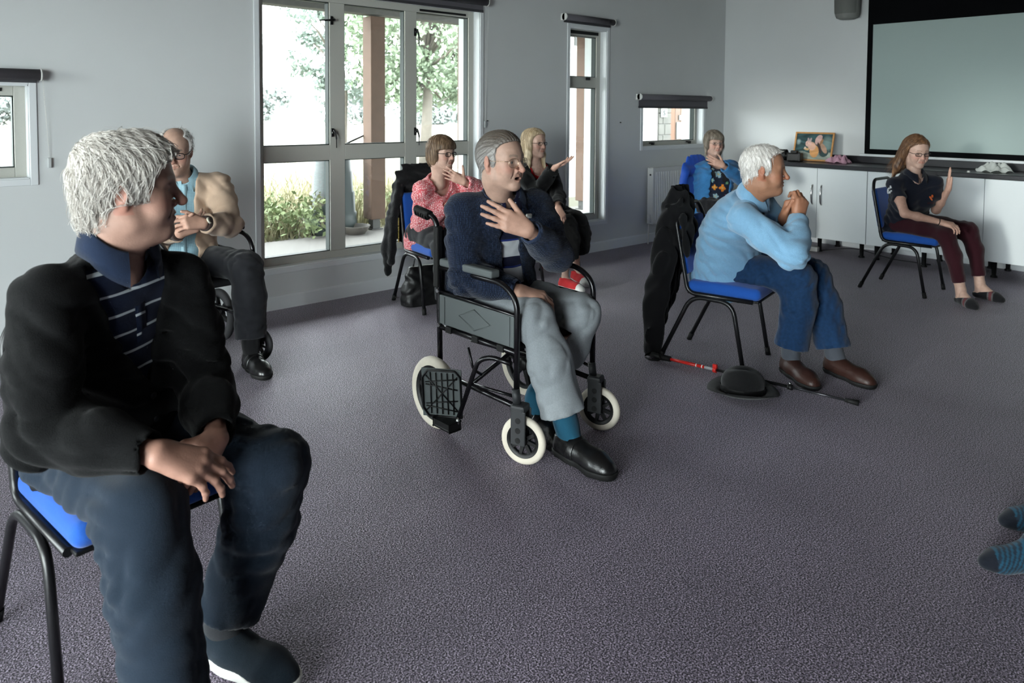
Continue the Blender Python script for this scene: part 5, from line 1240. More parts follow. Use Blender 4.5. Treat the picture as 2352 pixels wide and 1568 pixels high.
    # ---------------- hair, glasses, eyes
    def eyes(s, iris=(0.10, 0.14, 0.18)):
        h = s.head; me = mat('eye_%d%d%d' % tuple(int(c * 99) for c in iris), (0.6, 0.58, 0.55), 0.3, attr='Col')
        for q in (-1, 1):
            c = h.W(q * 0.0315, 0.0735, -0.001); r = 0.0134 * h.sc; V = []; F = []; n, mm = 16, 18
            g = h.p.get('gaze', (0, 0)); gz = nrm(h.B[1] + h.B[0] * g[0] + h.B[2] * g[1]); gx = nrm(np.cross(gz, h.B[2])); gy = np.cross(gx, gz); C = []
            for i in range(mm + 1):
                th = PI * i / mm
                for j in range(n):
                    ph = 2 * PI * j / n; V.append(c + r * (gz * math.cos(th) + (gx * math.cos(ph) + gy * math.sin(ph)) * math.sin(th))); C.append((0.01, 0.01, 0.01) if i <= 1 else iris if i <= 3 else (0.26, 0.23, 0.215))
            Q = np.array([(i * n + j, i * n + (j + 1) % n, (i + 1) * n + (j + 1) % n, (i + 1) * n + j) for i in range(mm) for j in range(n)])
            np_mesh('eye', np.array(V), Q, me, s.root, s.base, np.array(C))
    def glasses(s, m, w=0.021, hgt=0.0165, r=0.0016, square=2.6, y=0.101, z=-0.004, lens=True, tint=None):
        h = s.head; o = None; f = MB()
        for q in (-1, 1):
            pts = []
            for i in range(24):
                a = 2 * PI * i / 24; ca, sa = math.cos(a), math.sin(a); x = q * 0.0335 + w * math.copysign(abs(ca) ** (2 / square), ca); zz = z + hgt * math.copysign(abs(sa) ** (2 / square), sa)
                pts.append(h.W(x, y - 0.30 * (abs(x) - 0.012) * max(0, abs(x) - 0.01) * 12, zz))
            f.tube(pts, r * h.sc, 6, closed=True)
            xe = q * (0.0335 + w)
            f.tube([h.W(xe, y - 0.012, z + hgt * 0.35), h.W(q * 0.072, y - 0.026, z + hgt * 0.35), h.W(q * 0.0795, 0.02, z + 0.006), h.W(q * 0.081, -0.016, z + 0.010), h.W(q * 0.080, -0.03, z - 0.008)], r * 0.9 * h.sc, 6)
        f.tube([h.W(-0.0125, y - 0.001, z + 0.004), h.W(0, y + 0.003, z + 0.0075), h.W(0.0125, y - 0.001, z + 0.004)], r * h.sc, 6)
        o = s.obj('glasses', f, m)
        if lens:
            for q in (-1, 1):
                lp = MB(); pts = [h.W(q * 0.0335 + w * 0.96 * math.copysign(abs(math.cos(2 * PI * i / 20)) ** (2 / square), math.cos(2 * PI * i / 20)), y - 0.003, z + hgt * 0.96 * math.copysign(abs(math.sin(2 * PI * i / 20)) ** (2 / square), math.sin(2 * PI * i / 20))) for i in range(20)]
                lp.add(pts, [tuple(range(20))]); l_ = lp.build('lens', M_lens, o)
        return o
    def hair_field(s, hl, th=(0.008, 0.010, 0.009), extra=None, cut=None, h=0.004, box=0.0, ear=True, groove=0.0012, gf=420, gdir=(1.0, 0.25, 0.0), seed=5, lumps=0.0):
        """hl: hairline, list of (z, forward limit)"""
        hd = s.head; sc = hd.sc; F = Field(hd.c - (0.15 + box) * sc, hd.c + 0.15 * sc, h)
        E = lambda x, y, z, rx, ry, rz, k=0.02, op='add': F.ell(hd.W(x, y, z), np.array([rx, ry, rz]) * sc, hd.B, k * sc, op)
        E(0, -0.012, 0.030, 0.074 + th[0], 0.097 + th[1], 0.086 + th[2], 0); E(0, 0.020, 0.036, 0.066 + th[0] * 0.9, 0.060 + th[1], 0.064 + th[2], 0.03)
        F.cone(hd.W(0, -0.030, -0.01), hd.W(0, -0.040, -0.062), (0.066 + th[0]) * sc, (0.050 + th[0] * 0.5) * sc, 0.02 * sc)
        zz, yy = [np.array(v) for v in zip(*hl)]
        def keep(X, Y, Z):
            p = [X - hd.c[0], Y - hd.c[1], Z - hd.c[2]]; q = [(p[0] * hd.B[i][0] + p[1] * hd.B[i][1] + p[2] * hd.B[i][2]) / sc for i in range(3)]
            side = np.interp(q[2], zz, yy); return (side - q[1]) * sc * 0.9          # <0 in front of the hairline
        lo, hi = F.lo, F.lo + F.h * F.n; F.comb(lambda X, Y, Z: keep(X, Y, Z), lo, hi, 0.006, 'sub')
        if ear:
            for q in (-1, 1): E(q * 0.088, -0.010, -0.012, 0.020, 0.022, 0.034, 0.006, 'sub')
        if extra: extra(F, E, hd)
        if cut: cut(F, E, hd)
        rg = np.random.default_rng(seed); gd = np.array(gdir)
        def gr(X, Y, Z):
            L = hd.L(np.stack([X, Y, Z], 1)); a = L @ gd; w = np.sin(a * gf + 3 * np.sin(L @ np.array([20, 30, -25.0]))) + 0.6 * np.sin(a * gf * 2.3 + 2 * np.sin(L[:, 2] * 60)); return groove * w + lumps * np.sin(L[:, 0] * 60 + 2 * np.sin(L[:, 2] * 40)) * np.sin(L[:, 1] * 50)
        F.warp(gr); return F
    def hair(s, F, m, base, tip, flow, n=1400, steps=8, step=0.010, r=0.0008, lift=0.003, seed=7, jit=0.25, name='hair', gravity=0.0, mask=None, zgrad=None):
        """hair cap plus loose strands following flow(L)->direction in head coordinates"""
        hd = s.head; rg = np.random.default_rng(seed); V, Q = F.mesh()
        L = hd.L(V); nz = hash_noise(L, 90, seed)[:, None]; nb = hash_noise(L * [1, 1, 0.25], 260, seed + 3)[:, None]
        mixw = np.clip(0.5 + 0.28 * nz + 0.35 * nb, 0, 1); mixw = mixw if zgrad is None else np.clip(0.35 * (mixw - 0.5) + (zgrad[0] - L[:, 2:3]) / zgrad[1], 0, 1); cols = np.array(base) * (1 - mixw) + np.array(tip) * mixw
        ok = np.nonzero((L[:, 2] > -0.022) | (L[:, 1] < -0.045))[0] if mask is None else np.nonzero(mask(L))[0]; ids = rg.choice(ok, n)
        p = V[ids] + rg.normal(0, F.h * 0.3, (n, 3)); w = rg.uniform(0.6, 1.3, n)[:, None]; P = [p.copy()]
        jd = rg.normal(0, jit, (n, 3)); ln = rg.uniform(0.5, 1.2, n)[:, None]
        for k in range(steps):
            L = hd.L(p); v = (flow(L) + jd) @ hd.B; g = F.grad(p); v = v - g * (v * g).sum(1)[:, None] * 0.85
            v = v / (np.linalg.norm(v, axis=1)[:, None] + 1e-9); v[:, 2] -= gravity * k / steps
            p = p + v * step * ln * hd.sc; dd = F.sample(p)[:, None]; p = p + F.grad(p) * (np.maximum(lift * w * (k + 1) / steps + 0.0008 - dd, 0) * 0.9) - F.grad(p) * np.maximum(dd - lift * 2.2, 0) * 0.5
            P.append(p.copy())
        P = np.stack(P, 1); K = steps + 1                                    # n,K,3
        T = np.gradient(P, axis=1); T /= np.linalg.norm(T, axis=2)[:, :, None] + 1e-9; ref = np.tile(rg.normal(size=(n, 1, 3)), (1, K, 1)); A = np.cross(T, ref); A /= np.linalg.norm(A, axis=2)[:, :, None] + 1e-9; Bv = np.cross(T, A)
        tap = (1 - 0.85 * np.linspace(0, 1, K) ** 2)[None, :, None] * r * w[:, None]; ring = []
        for a in (0, 2.094, 4.189): ring.append(P + (A * math.cos(a) + Bv * math.sin(a)) * tap)
        R = np.stack(ring, 2).reshape(n, K * 3, 3); SV = R.reshape(-1, 3); q = []
        for k in range(K - 1):
            for a in range(3): q.append((k * 3 + a, k * 3 + (a + 1) % 3, (k + 1) * 3 + (a + 1) % 3, (k + 1) * 3 + a))
        SQ = (np.array(q)[None] + (np.arange(n) * K * 3)[:, None, None]).reshape(-1, 4)
        mw = rg.uniform(0, 1, (n, 1)) if zgrad is None else np.clip(rg.normal(0, 0.2, (n, 1)) + (zgrad[0] - hd.L(P[:, 0])[:, 2:3]) / zgrad[1], 0, 1); sc_ = (np.array(base) * (1 - mw) + np.array(tip) * mw) * rg.uniform(0.8, 1.12, (n, 1)); SC_ = np.repeat(sc_, K * 3, 0)
        return np_mesh(name, np.concatenate([V, SV]), np.concatenate([Q, SQ + len(V)]), m, s.root, s.base, np.concatenate([cols, SC_]))
def lens_mat():
    m = bpy.data.materials.new('spectacle_lens'); m.use_nodes = True; nt = m.node_tree; nt.nodes.clear()
    o = nt.nodes.new('ShaderNodeOutputMaterial'); t = nt.nodes.new('ShaderNodeBsdfTransparent'); g = nt.nodes.new('ShaderNodeBsdfGlossy'); t.inputs[0].default_value = (0.86, 0.88, 0.88, 1); g.inputs['Roughness'].default_value = 0.03
    mx = nt.nodes.new('ShaderNodeMixShader'); mx.inputs[0].default_value = 0.09; nt.links.new(t.outputs[0], mx.inputs[1]); nt.links.new(g.outputs[0], mx.inputs[2]); nt.links.new(mx.outputs[0], o.inputs[0]); return m
M_lens = lens_mat()
M_hair = mat('hair_fibre', (0.5, 0.5, 0.5), 0.45, spec=0.4, attr='Col')
M_skin = skin_mat('skin', (0.5, 0.3, 0.22))
def fabric(name, col, rough=0.9, var=0.10, vscale=300, bump=0.25, bscale=500, sheen=0.15, attr=None): return mat(name, col, rough, spec=0.2, var=var, vscale=vscale, bump=bump, bscale=bscale, sheen=sheen, attr=attr)
HL_FULL = [(-0.13, -0.10), (-0.085, -0.062), (-0.06, -0.040), (-0.04, -0.018), (-0.028, 0.022), (0.0, 0.028), (0.03, 0.044), (0.055, 0.058), (0.075, 0.078), (0.09, 0.11), (0.14, 0.2)]
HL_RECEDE = [(-0.13, -0.10), (-0.085, -0.062), (-0.06, -0.040), (-0.04, -0.016), (-0.028, 0.026), (0.0, 0.030), (0.03, 0.030), (0.055, 0.026), (0.075, 0.032), (0.09, 0.052), (0.105, 0.075), (0.14, 0.2)]
SEATB = lambda ch: (np.array([ch.location.x, ch.location.y, 0.0]), ch.rotation_euler.z)
def seat_box(ch, z=0.470, back=0.0):
    """volume of the seat a sitter's legs rest on"""
    rz = ch.rotation_euler.z; B = np.array([[math.cos(rz), math.sin(rz), 0], [-math.sin(rz), math.cos(rz), 0], [0, 0, 1.0]])
    yo, hd = (-0.10, 0.225) if 'banquet' in ch.name else (0.0, 0.25)
    c = np.array([ch.location.x, ch.location.y, 0.0]) + B[1] * yo; return (c + np.array([0, 0, z - 0.15]), np.array([0.235, hd, 0.15]), B)
# joints of every sitter, metres in the room
POSE = {
    1: dict(pel=(0.483, 2.184, 0.540), hipR=(0.388, 2.176, 0.539), hipL=(0.578, 2.168, 0.539), kneeR=(0.467, 1.756, 0.497), kneeL=(0.804, 1.804, 0.482), ankR=(0.463, 1.619, 0.108), ankL=(0.663, 1.855, 0.102), toeR=(0.469, 1.467, 0.030), toeL=(0.721, 1.712, 0.030), neck=(0.473, 2.029, 1.037), shR=(0.311, 1.955, 0.985), shL=(0.639, 2.061, 0.960), elR=(0.283, 1.860, 0.714), elL=(0.683, 2.021, 0.673), wrR=(0.468, 1.682, 0.670), wrL=(0.627, 1.771, 0.630), head=(0.500, 1.996, 1.223)),
    2: dict(pel=(1.359, 4.385, 0.526), hipR=(1.264, 4.384, 0.548), hipL=(1.453, 4.376, 0.548), kneeR=(1.217, 3.959, 0.504), kneeL=(1.595, 3.970, 0.544), ankR=(1.238, 3.860, 0.106), ankL=(1.574, 3.910, 0.129), toeR=(1.095, 3.810, 0.030), toeL=(1.567, 3.772, 0.030), neck=(1.369, 4.345, 1.040), shR=(1.198, 4.393, 0.991), shL=(1.545, 4.297, 0.988), elR=(1.185, 4.245, 0.743), elL=(1.541, 4.100, 0.776), wrR=(1.236, 3.992, 0.775), wrL=(1.342, 3.938, 0.822), head=(1.305, 4.262, 1.194)),
    3: dict(pel=(3.130, 4.427, 0.521), hipR=(3.041, 4.412, 0.537), hipL=(3.218, 4.398, 0.537), kneeR=(2.972, 4.011, 0.493), kneeL=(3.229, 3.992, 0.493), ankR=(2.971, 4.013, 0.103), ankL=(3.230, 3.988, 0.103), toeR=(2.957, 3.870, 0.030), toeL=(3.216, 3.844, 0.030), neck=(3.053, 4.207, 0.952), shR=(2.912, 4.209, 0.872), shL=(3.206, 4.248, 0.922), elR=(2.975, 4.286, 0.616), elL=(3.340, 4.022, 0.843), wrR=(3.070, 4.116, 0.767), wrL=(3.110, 3.988, 0.930), head=(3.043, 4.165, 1.126)),
    4: dict(pel=(2.190, 2.615, 0.511), hipR=(2.094, 2.615, 0.543), hipL=(2.286, 2.612, 0.543), kneeR=(2.081, 2.174, 0.539), kneeL=(2.373, 2.180, 0.517), ankR=(2.142, 2.055, 0.131), ankL=(2.204, 2.315, 0.148), toeR=(2.135, 1.913, 0.031), toeL=(2.183, 2.186, 0.031), neck=(2.177, 2.516, 1.029), shR=(2.005, 2.582, 0.981), shL=(2.362, 2.485, 0.984), elR=(1.978, 2.523, 0.688), elL=(2.289, 2.275, 0.789), wrR=(2.077, 2.276, 0.661), wrL=(2.069, 2.219, 0.927), head=(2.121, 2.456, 1.203)),
    5: dict(pel=(4.325, 4.465, 0.519), hipR=(4.233, 4.453, 0.538), hipL=(4.414, 4.484, 0.539), kneeR=(4.178, 4.041, 0.500), kneeL=(4.340, 4.076, 0.513), ankR=(4.178, 4.051, 0.102), ankL=(4.427, 4.164, 0.133), toeR=(4.178, 3.903, 0.030), toeL=(4.380, 4.043, 0.030), neck=(4.155, 4.373, 0.981), shR=(4.001, 4.408, 0.943), shL=(4.299, 4.347, 0.903), elR=(3.985, 4.184, 0.773), elL=(4.200, 4.158, 0.722), wrR=(4.063, 4.065, 0.982), wrL=(4.024, 3.982, 0.681), head=(4.125, 4.362, 1.163)),
    6: dict(pel=(6.033, 3.906, 0.496), hipR=(5.946, 3.921, 0.530), hipL=(6.123, 3.914, 0.529), kneeR=(5.929, 3.514, 0.492), kneeL=(6.192, 3.514, 0.492), ankR=(5.930, 3.537, 0.103), ankL=(6.190, 3.537, 0.103), toeR=(5.930, 3.393, 0.030), toeL=(6.190, 3.393, 0.030), neck=(6.171, 3.997, 0.950), shR=(6.080, 4.104, 0.861), shL=(6.242, 3.854, 0.901), elR=(6.004, 4.046, 0.602), elL=(6.066, 3.655, 0.824), wrR=(5.937, 3.815, 0.545), wrL=(5.851, 3.697, 0.939), head=(6.136, 3.985, 1.129)),
    7: dict(pel=(3.756, 2.356, 0.508), hipR=(3.664, 2.314, 0.520), hipL=(3.852, 2.327, 0.522), kneeR=(3.808, 1.897, 0.521), kneeL=(3.992, 1.906, 0.502), ankR=(3.748, 1.932, 0.108), ankL=(3.938, 1.773, 0.100), toeR=(3.665, 1.802, 0.030), toeL=(3.890, 1.621, 0.029), neck=(3.612, 2.113, 0.951), shR=(3.449, 2.053, 0.866), shL=(3.796, 2.151, 0.898), elR=(3.536, 1.827, 0.703), elL=(3.954, 2.018, 0.683), wrR=(3.736, 1.895, 0.863), wrL=(3.744, 1.986, 0.841), head=(3.597, 2.025, 1.120)),
    8: dict(pel=(6.330, 2.313, 0.522), hipR=(6.238, 2.315, 0.537), hipL=(6.414, 2.275, 0.537), kneeR=(6.126, 1.920, 0.491), kneeL=(6.475, 1.867, 0.503), ankR=(6.122, 1.829, 0.108), ankL=(6.442, 1.796, 0.116), toeR=(6.036, 1.712, 0.030), toeL=(6.423, 1.656, 0.028), neck=(6.118, 2.178, 0.948), shR=(6.018, 2.284, 0.875), shL=(6.221, 2.060, 0.894), elR=(5.887, 2.152, 0.668), elL=(6.369, 2.098, 0.661), wrR=(6.029, 1.954, 0.613), wrL=(6.247, 1.977, 0.841), head=(6.121, 2.168, 1.132)),
}
SK_PALE = (0.47, 0.30, 0.23); SK_RED = (0.36, 0.215, 0.165); SK_TAN = (0.33, 0.165, 0.10); SK_LIGHT = (0.52, 0.34, 0.27)
def stripes(name, base, line, p, period, width, phase, second=None):
    """cloth with stripes across the trunk, laid out along the wearer's spine"""
    m = fabric(name, base); nt = m.node_tree; b = nt.nodes['Principled BSDF']
    tc = nt.nodes.new('ShaderNodeTexCoord'); d = nt.nodes.new('ShaderNodeVectorMath'); d.operation = 'DOT_PRODUCT'; d.inputs[1].default_value = tuple(p.T[2]); nt.links.new(tc.outputs['Object'], d.inputs[0])
    off = float((p.J['pel'] - p.base) @ p.T[2]); s = nt.nodes.new('ShaderNodeMath'); s.operation = 'SUBTRACT'; s.inputs[1].default_value = off + phase; nt.links.new(d.outputs['Value'], s.inputs[0])
    dv = nt.nodes.new('ShaderNodeMath'); dv.operation = 'DIVIDE'; dv.inputs[1].default_value = period; nt.links.new(s.outputs[0], dv.inputs[0])
    fr = nt.nodes.new('ShaderNodeMath'); fr.operation = 'FRACT'; nt.links.new(dv.outputs[0], fr.inputs[0])
    cr = nt.nodes.new('ShaderNodeValToRGB'); cr.color_ramp.interpolation = 'CONSTANT'; e = cr.color_ramp.elements; e[0].position = 0.0; e[0].color = (*line, 1); e[1].position = width; e[1].color = (*base, 1)
    if second:
        for pos, c in second: k = cr.color_ramp.elements.new(pos); k.color = (*c, 1)
    nt.links.new(fr.outputs[0], cr.inputs[0]); nt.links.new(cr.outputs[0], b.inputs['Base Color']); return m
def surf_y(p, x, t, ex):
    """forward distance of the trunk's front at height t"""
    ts = np.array(TS); f = np.interp(t, ts, np.array(p.prof['f']) + p.belly * np.exp(-((ts - 0.22) / 0.26) ** 2)) * p.s + ex; w = np.interp(t, ts, p.prof['w']) * p.s + ex
    return f * max(0.05, 1 - abs(x / w) ** 2.3) ** (1 / 2.3)
def placket(p, x, t0, t1, hw, ex):
    mb = MB(); vs = []; n = 14
    for i in range(n + 1):
        t = t0 + (t1 - t0) * i / n
        for xx in (-hw, hw): vs.append(p.P(x + xx, surf_y(p, x + xx, t, ex), t))
        for xx in (hw, -hw): vs.append(p.P(x + xx, surf_y(p, x + xx, t, ex) - 0.012, t))
    fs = [(4 * i + j, 4 * i + (j + 1) % 4, 4 * i + 4 + (j + 1) % 4, 4 * i + 4 + j) for i in range(n) for j in range(4)] + [(0, 1, 2, 3), (4 * n + 3, 4 * n + 2, 4 * n + 1, 4 * n)]
    return mb.add(vs, fs, True)
def bmat(p, x, t, ex):
    o = p.P(x, surf_y(p, x, t, ex) + 0.001, t); f = p.T[1]; l = p.T[0]; u = p.T[2]
    return Matrix(((l[0], u[0], f[0], o[0]), (l[1], u[1], f[1], o[1]), (l[2], u[2], f[2], o[2]), (0, 0, 0, 1)))
# ---------------------------------------------------------------- white-haired man in the foreground
def man_foreground():
    p = Person(POSE[1], 1.0, False, (0.95, -0.30), -0.02, 0.0, dict(jaw=1.0, fat=0.003, nose=1.05, eye=0.0028, brow=(0.30, 0.26, 0.24), brow_w=0.55, jowl=True, flush=(1.08, 0.74, 0.70), neck_r=0.056), h=0.0065, hh=0.0028, slouch=0.03, belly=0.03, hs=1.06, twist=0.28)
    p.make_body(M_skin, hands=dict(R=dict(dir=(0.84, -0.28, -0.46), nor=(0.15, -0.62, 0.75), curl=(0.26, 0.30, 0.34, 0.40), spread=0.05, thumb=(0.3, 0.8, -0.5), tcurl=0.1, sz=1.08),
                                   L=dict(dir=(-0.55, -0.10, -0.80), nor=(0.25, -0.9, 0.2), curl=(0.3, 0.35, 0.4, 0.4))), base_col=SK_RED)
    p.eyes((0.08, 0.10, 0.12))
    F = p.hair_field([(-0.13, -0.10), (-0.085, -0.068), (-0.06, -0.056), (-0.045, -0.050), (-0.036, -0.042), (-0.030, 0.030), (0.0, 0.036), (0.03, 0.046), (0.05, 0.054), (0.066, 0.066), (0.085, 0.088), (0.1, 0.12), (0.14, 0.2)], th=(0.014, 0.016, 0.017), groove=0.0018, gf=300, gdir=(0.25, 1.0, 0.35), lumps=0.0025, h=0.0035,
                     extra=lambda F, E, hd: (E(0.0, 0.020, 0.090, 0.056, 0.060, 0.030, 0.02), E(-0.02, -0.05, 0.075, 0.06, 0.06, 0.045, 0.02), E(0, -0.075, -0.03, 0.058, 0.036, 0.065, 0.02)))
    def flow(L):
        z = np.clip((L[:, 2] - 0.03) / 0.07, 0, 1); return np.stack([-0.1 + 0 * z, 0.60 * z - 0.05 * (1 - z), -0.30 - 0.55 * (1 - z)], 1)
    p.hair(F, M_hair, (0.40, 0.36, 0.32), (0.82, 0.79, 0.74), flow, n=3600, steps=9, step=0.0095, r=0.0008, lift=0.006, seed=3, jit=0.26)
    m_polo = stripes('polo_navy_striped', srgb(15, 26, 50), srgb(190, 200, 205), p, 0.052, 0.12, 0.01)
    m_plain = fabric('polo_collar_navy', srgb(23, 36, 58))
    p.top('polo_shirt', m_polo, ex=0.012, sl=0.0, hem=-0.1, neck_r=0.066, fold=0.002, neck_drop=0.012)
    p.collar('polo_collar', m_plain, r=0.073, hgt=0.048, front_gap=0.40, flap=0.042, lift=0.034)
    p.obj('placket', placket(p, 0.0, 0.60, 0.90, 0.014, 0.0135), m_polo)
    p.top('cardigan', fabric('cardigan_black', srgb(10, 11, 12), var=0.15, bump=0.4, bscale=400, sheen=0.05), ex=0.026, sl=0.93, cuff=0.044, hem=-0.14, neck_r=0.082, neck_drop=0.012, fold=0.006, seed=4, arm_ex=0.006,
          opening=[(0.42, 0.0, 0.002), (0.50, -0.020, 0.018), (0.72, -0.075, 0.050), (0.95, -0.105, 0.085), (1.15, -0.12, 0.11)])
    for t in (0.02, 0.14, 0.26, 0.38): p.obj('button', MB().lathe([(0, 0.004), (0.007, 0.004), (0.009, 0.002), (0.009, 0), (0, 0)], 12, bmat(p, 0.0, t, 0.027)), mat('button_dark', srgb(40, 40, 44), 0.3))
    p.trousers('trousers', fabric('trousers_navy', srgb(24, 36, 49), var=0.12), ex=0.016, hem=0.92, hem_r=0.084, knee_r=0.086, hip_r=0.104, fold=0.007, seed=6, seat=seat_box(CH[1]), h=0.0075)
    for q in 'RL': p.foot(q, 'trainer', fabric('trainer_navy', srgb(20, 32, 42), bump=0.3), M_white, laces=fabric('lace_dark', srgb(26, 30, 36)), sock=fabric('sock_charcoal', srgb(40, 42, 46)), sole_h=0.03, bulk=1.10, ln=0.30)
    return tag(p.root, 'white-haired man in a black cardigan and striped navy polo sitting in front', 'person')
# ---------------------------------------------------------------- man in a beige jacket, wheelchair by the wall
def man_beige():
    p = Person(POSE[2], 1.0, False, (-0.42, -0.91), -0.26, 0.0, dict(jaw=1.0, nose=1.05, eye=0.003, brow=(0.12, 0.10, 0.09), brow_w=0.55, neck_r=0.052, jowl=True), h=0.0085, hh=0.0038, slouch=0.05, belly=0.02, hs=1.02)
    p.make_body(M_skin, hands=dict(R=dict(dir=(0.82, -0.30, 0.42), nor=(-0.2, -0.92, -0.3), curl=(0.45, 0.5, 0.5, 0.5), thumb=(0.6, 0.6, 0.2)), L=dict(dir=(-0.90, 0.02, 0.16), nor=(0.05, -0.85, 0.5), curl=(0.5, 0.55, 0.6, 0.6), thumb=(0.5, 0.7, 0.1))), base_col=SK_PALE)
    p.eyes()
    F = p.hair_field(HL_RECEDE, th=(0.010, 0.010, 0.004), groove=0.0012, gf=330, gdir=(0.2, 1, 0.3), cut=lambda F, E, hd: (E(0, 0.035, 0.125, 0.058, 0.105, 0.062, 0.01, 'sub'),))
    p.hair(F, M_hair, (0.50, 0.48, 0.46), (0.85, 0.84, 0.82), lambda L: np.stack([np.sign(L[:, 0]) * 0.5, -0.5 + 0 * L[:, 1], 0.25 - 0.5 * (L[:, 2] < 0.03)], 1), n=900, steps=6, step=0.008, r=0.0008, lift=0.006, jit=0.4)
    p.glasses(mat('frame_black', srgb(16, 14, 14), 0.3), w=0.0235, hgt=0.0165, r=0.0022)
    p.top('shirt', check('shirt_blue_check', srgb(150, 184, 196), srgb(96, 132, 150)), ex=0.010, sl=0.0, hem=-0.12, neck_r=0.060, fold=0.004, seed=3, neck_drop=0.005)
    p.collar('shirt_collar', fabric('shirt_blue_plain', srgb(150, 184, 196)), r=0.062, hgt=0.035, front_gap=0.30, flap=0.045)
    p.obj('placket', placket(p, 0.0, 0.0, 0.93, 0.014, 0.014), fabric('shirt_blue_plain', srgb(150, 184, 196)))
    p.top('jacket', fabric('jacket_beige', srgb(176, 152, 132), var=0.06), ex=0.022, sl=0.90, cuff=0.046, hem=-0.12, neck_r=0.074, fold=0.007, seed=8, arm_ex=0.004, neck_drop=-0.005,
          opening=[(-0.3, -0.12, 0.10), (0.0, -0.09, 0.09), (0.4, -0.07, 0.06), (0.8, -0.06, 0.055), (1.2, -0.075, 0.07)])
    for q in 'RL':
        a = p.J['wr' + q]; d = nrm(p.J['wr' + q] - p.J['el' + q]); e = p.J['el' + q] + (a - p.J['el' + q]) * 0.90
        f = Field(e - 0.09, e + 0.09, 0.005); f.cone(e - d * 0.002, e + d * 0.022, 0.043, 0.040, 0.004); f.half(e + d * 0.026, d); f.half(e - d * 0.006, -d); p.add('knit_cuff', f, fabric('cuff_brown', srgb(58, 44, 40)))
    w = p.J['wrL'] + nrm(p.J['wrL'] - p.J['elL']) * -0.004; d = nrm(p.J['wrL'] - p.J['elL']); n_ = nrm(np.array([0.05, -0.85, 0.5])); n_ = nrm(n_ - d * (n_ @ d)); b_ = np.cross(d, n_)
    o = p.obj('wristwatch', MB().tube([w + (n_ * math.cos(a) + b_ * math.sin(a)) * 0.030 for a in np.linspace(0, 2 * PI, 24, endpoint=False)], 0.003, 6, closed=True, ry=0.009), fabric('watch_strap', srgb(50, 40, 36)))
    Mw = Matrix(((b_[0], d[0], n_[0], w[0] + n_[0] * 0.029), (b_[1], d[1], n_[1], w[1] + n_[1] * 0.029), (b_[2], d[2], n_[2], w[2] + n_[2] * 0.029), (0, 0, 0, 1)))
    f_ = MB().lathe([(0, 0.008), (0.013, 0.008), (0.016, 0.009), (0.018, 0.006), (0.018, 0), (0, 0)], 20, Mw).build('watch_face', mat('watch_face', srgb(190, 186, 170), 0.3), o)
    p.trousers('trousers', fabric('trousers_black', srgb(26, 27, 31)), hem=0.90, hem_r=0.082, knee_r=0.084, fold=0.005, seed=4, seat=seat_box(WC2, 0.478))
    for q in 'RL': p.foot(q, 'loafer', mat('leather_black', srgb(18, 18, 19), 0.28, spec=0.6), M_cap, strap=mat('leather_black', srgb(18, 18, 19), 0.28), sock=fabric('sock_black', srgb(18, 18, 20)), bulk=1.05, ln=0.29)
    return tag(p.root, 'elderly man in a beige jacket with clasped hands, in the wheelchair by the wall', 'person')
def check(name, a, b):
    m = fabric(name, a); nt = m.node_tree; bs = nt.nodes['Principled BSDF']; tc = nt.nodes.new('ShaderNodeTexCoord'); prev = None
    for dr in ('X', 'Z'):
        w = nt.nodes.new('ShaderNodeTexWave'); w.bands_direction = dr; w.inputs['Scale'].default_value = 36; w.inputs['Distortion'].default_value = 0.3; nt.links.new(tc.outputs['Object'], w.inputs['Vector'])
        mx = nt.nodes.new('ShaderNodeMix'); mx.data_type = 'RGBA'; mr = nt.nodes.new('ShaderNodeMapRange'); mr.inputs[1].default_value = 0.72; mr.inputs[2].default_value = 0.9; mr.inputs[4].default_value = 0.55; nt.links.new(w.outputs['Fac'], mr.inputs[0]); nt.links.new(mr.outputs[0], mx.inputs[0])
        if prev is None: mx.inputs[6].default_value = (*a, 1)
        else: nt.links.new(prev, mx.inputs[6])
        mx.inputs[7].default_value = (*b, 1); prev = mx.outputs[2]
    nt.links.new(prev, bs.inputs['Base Color']); return m
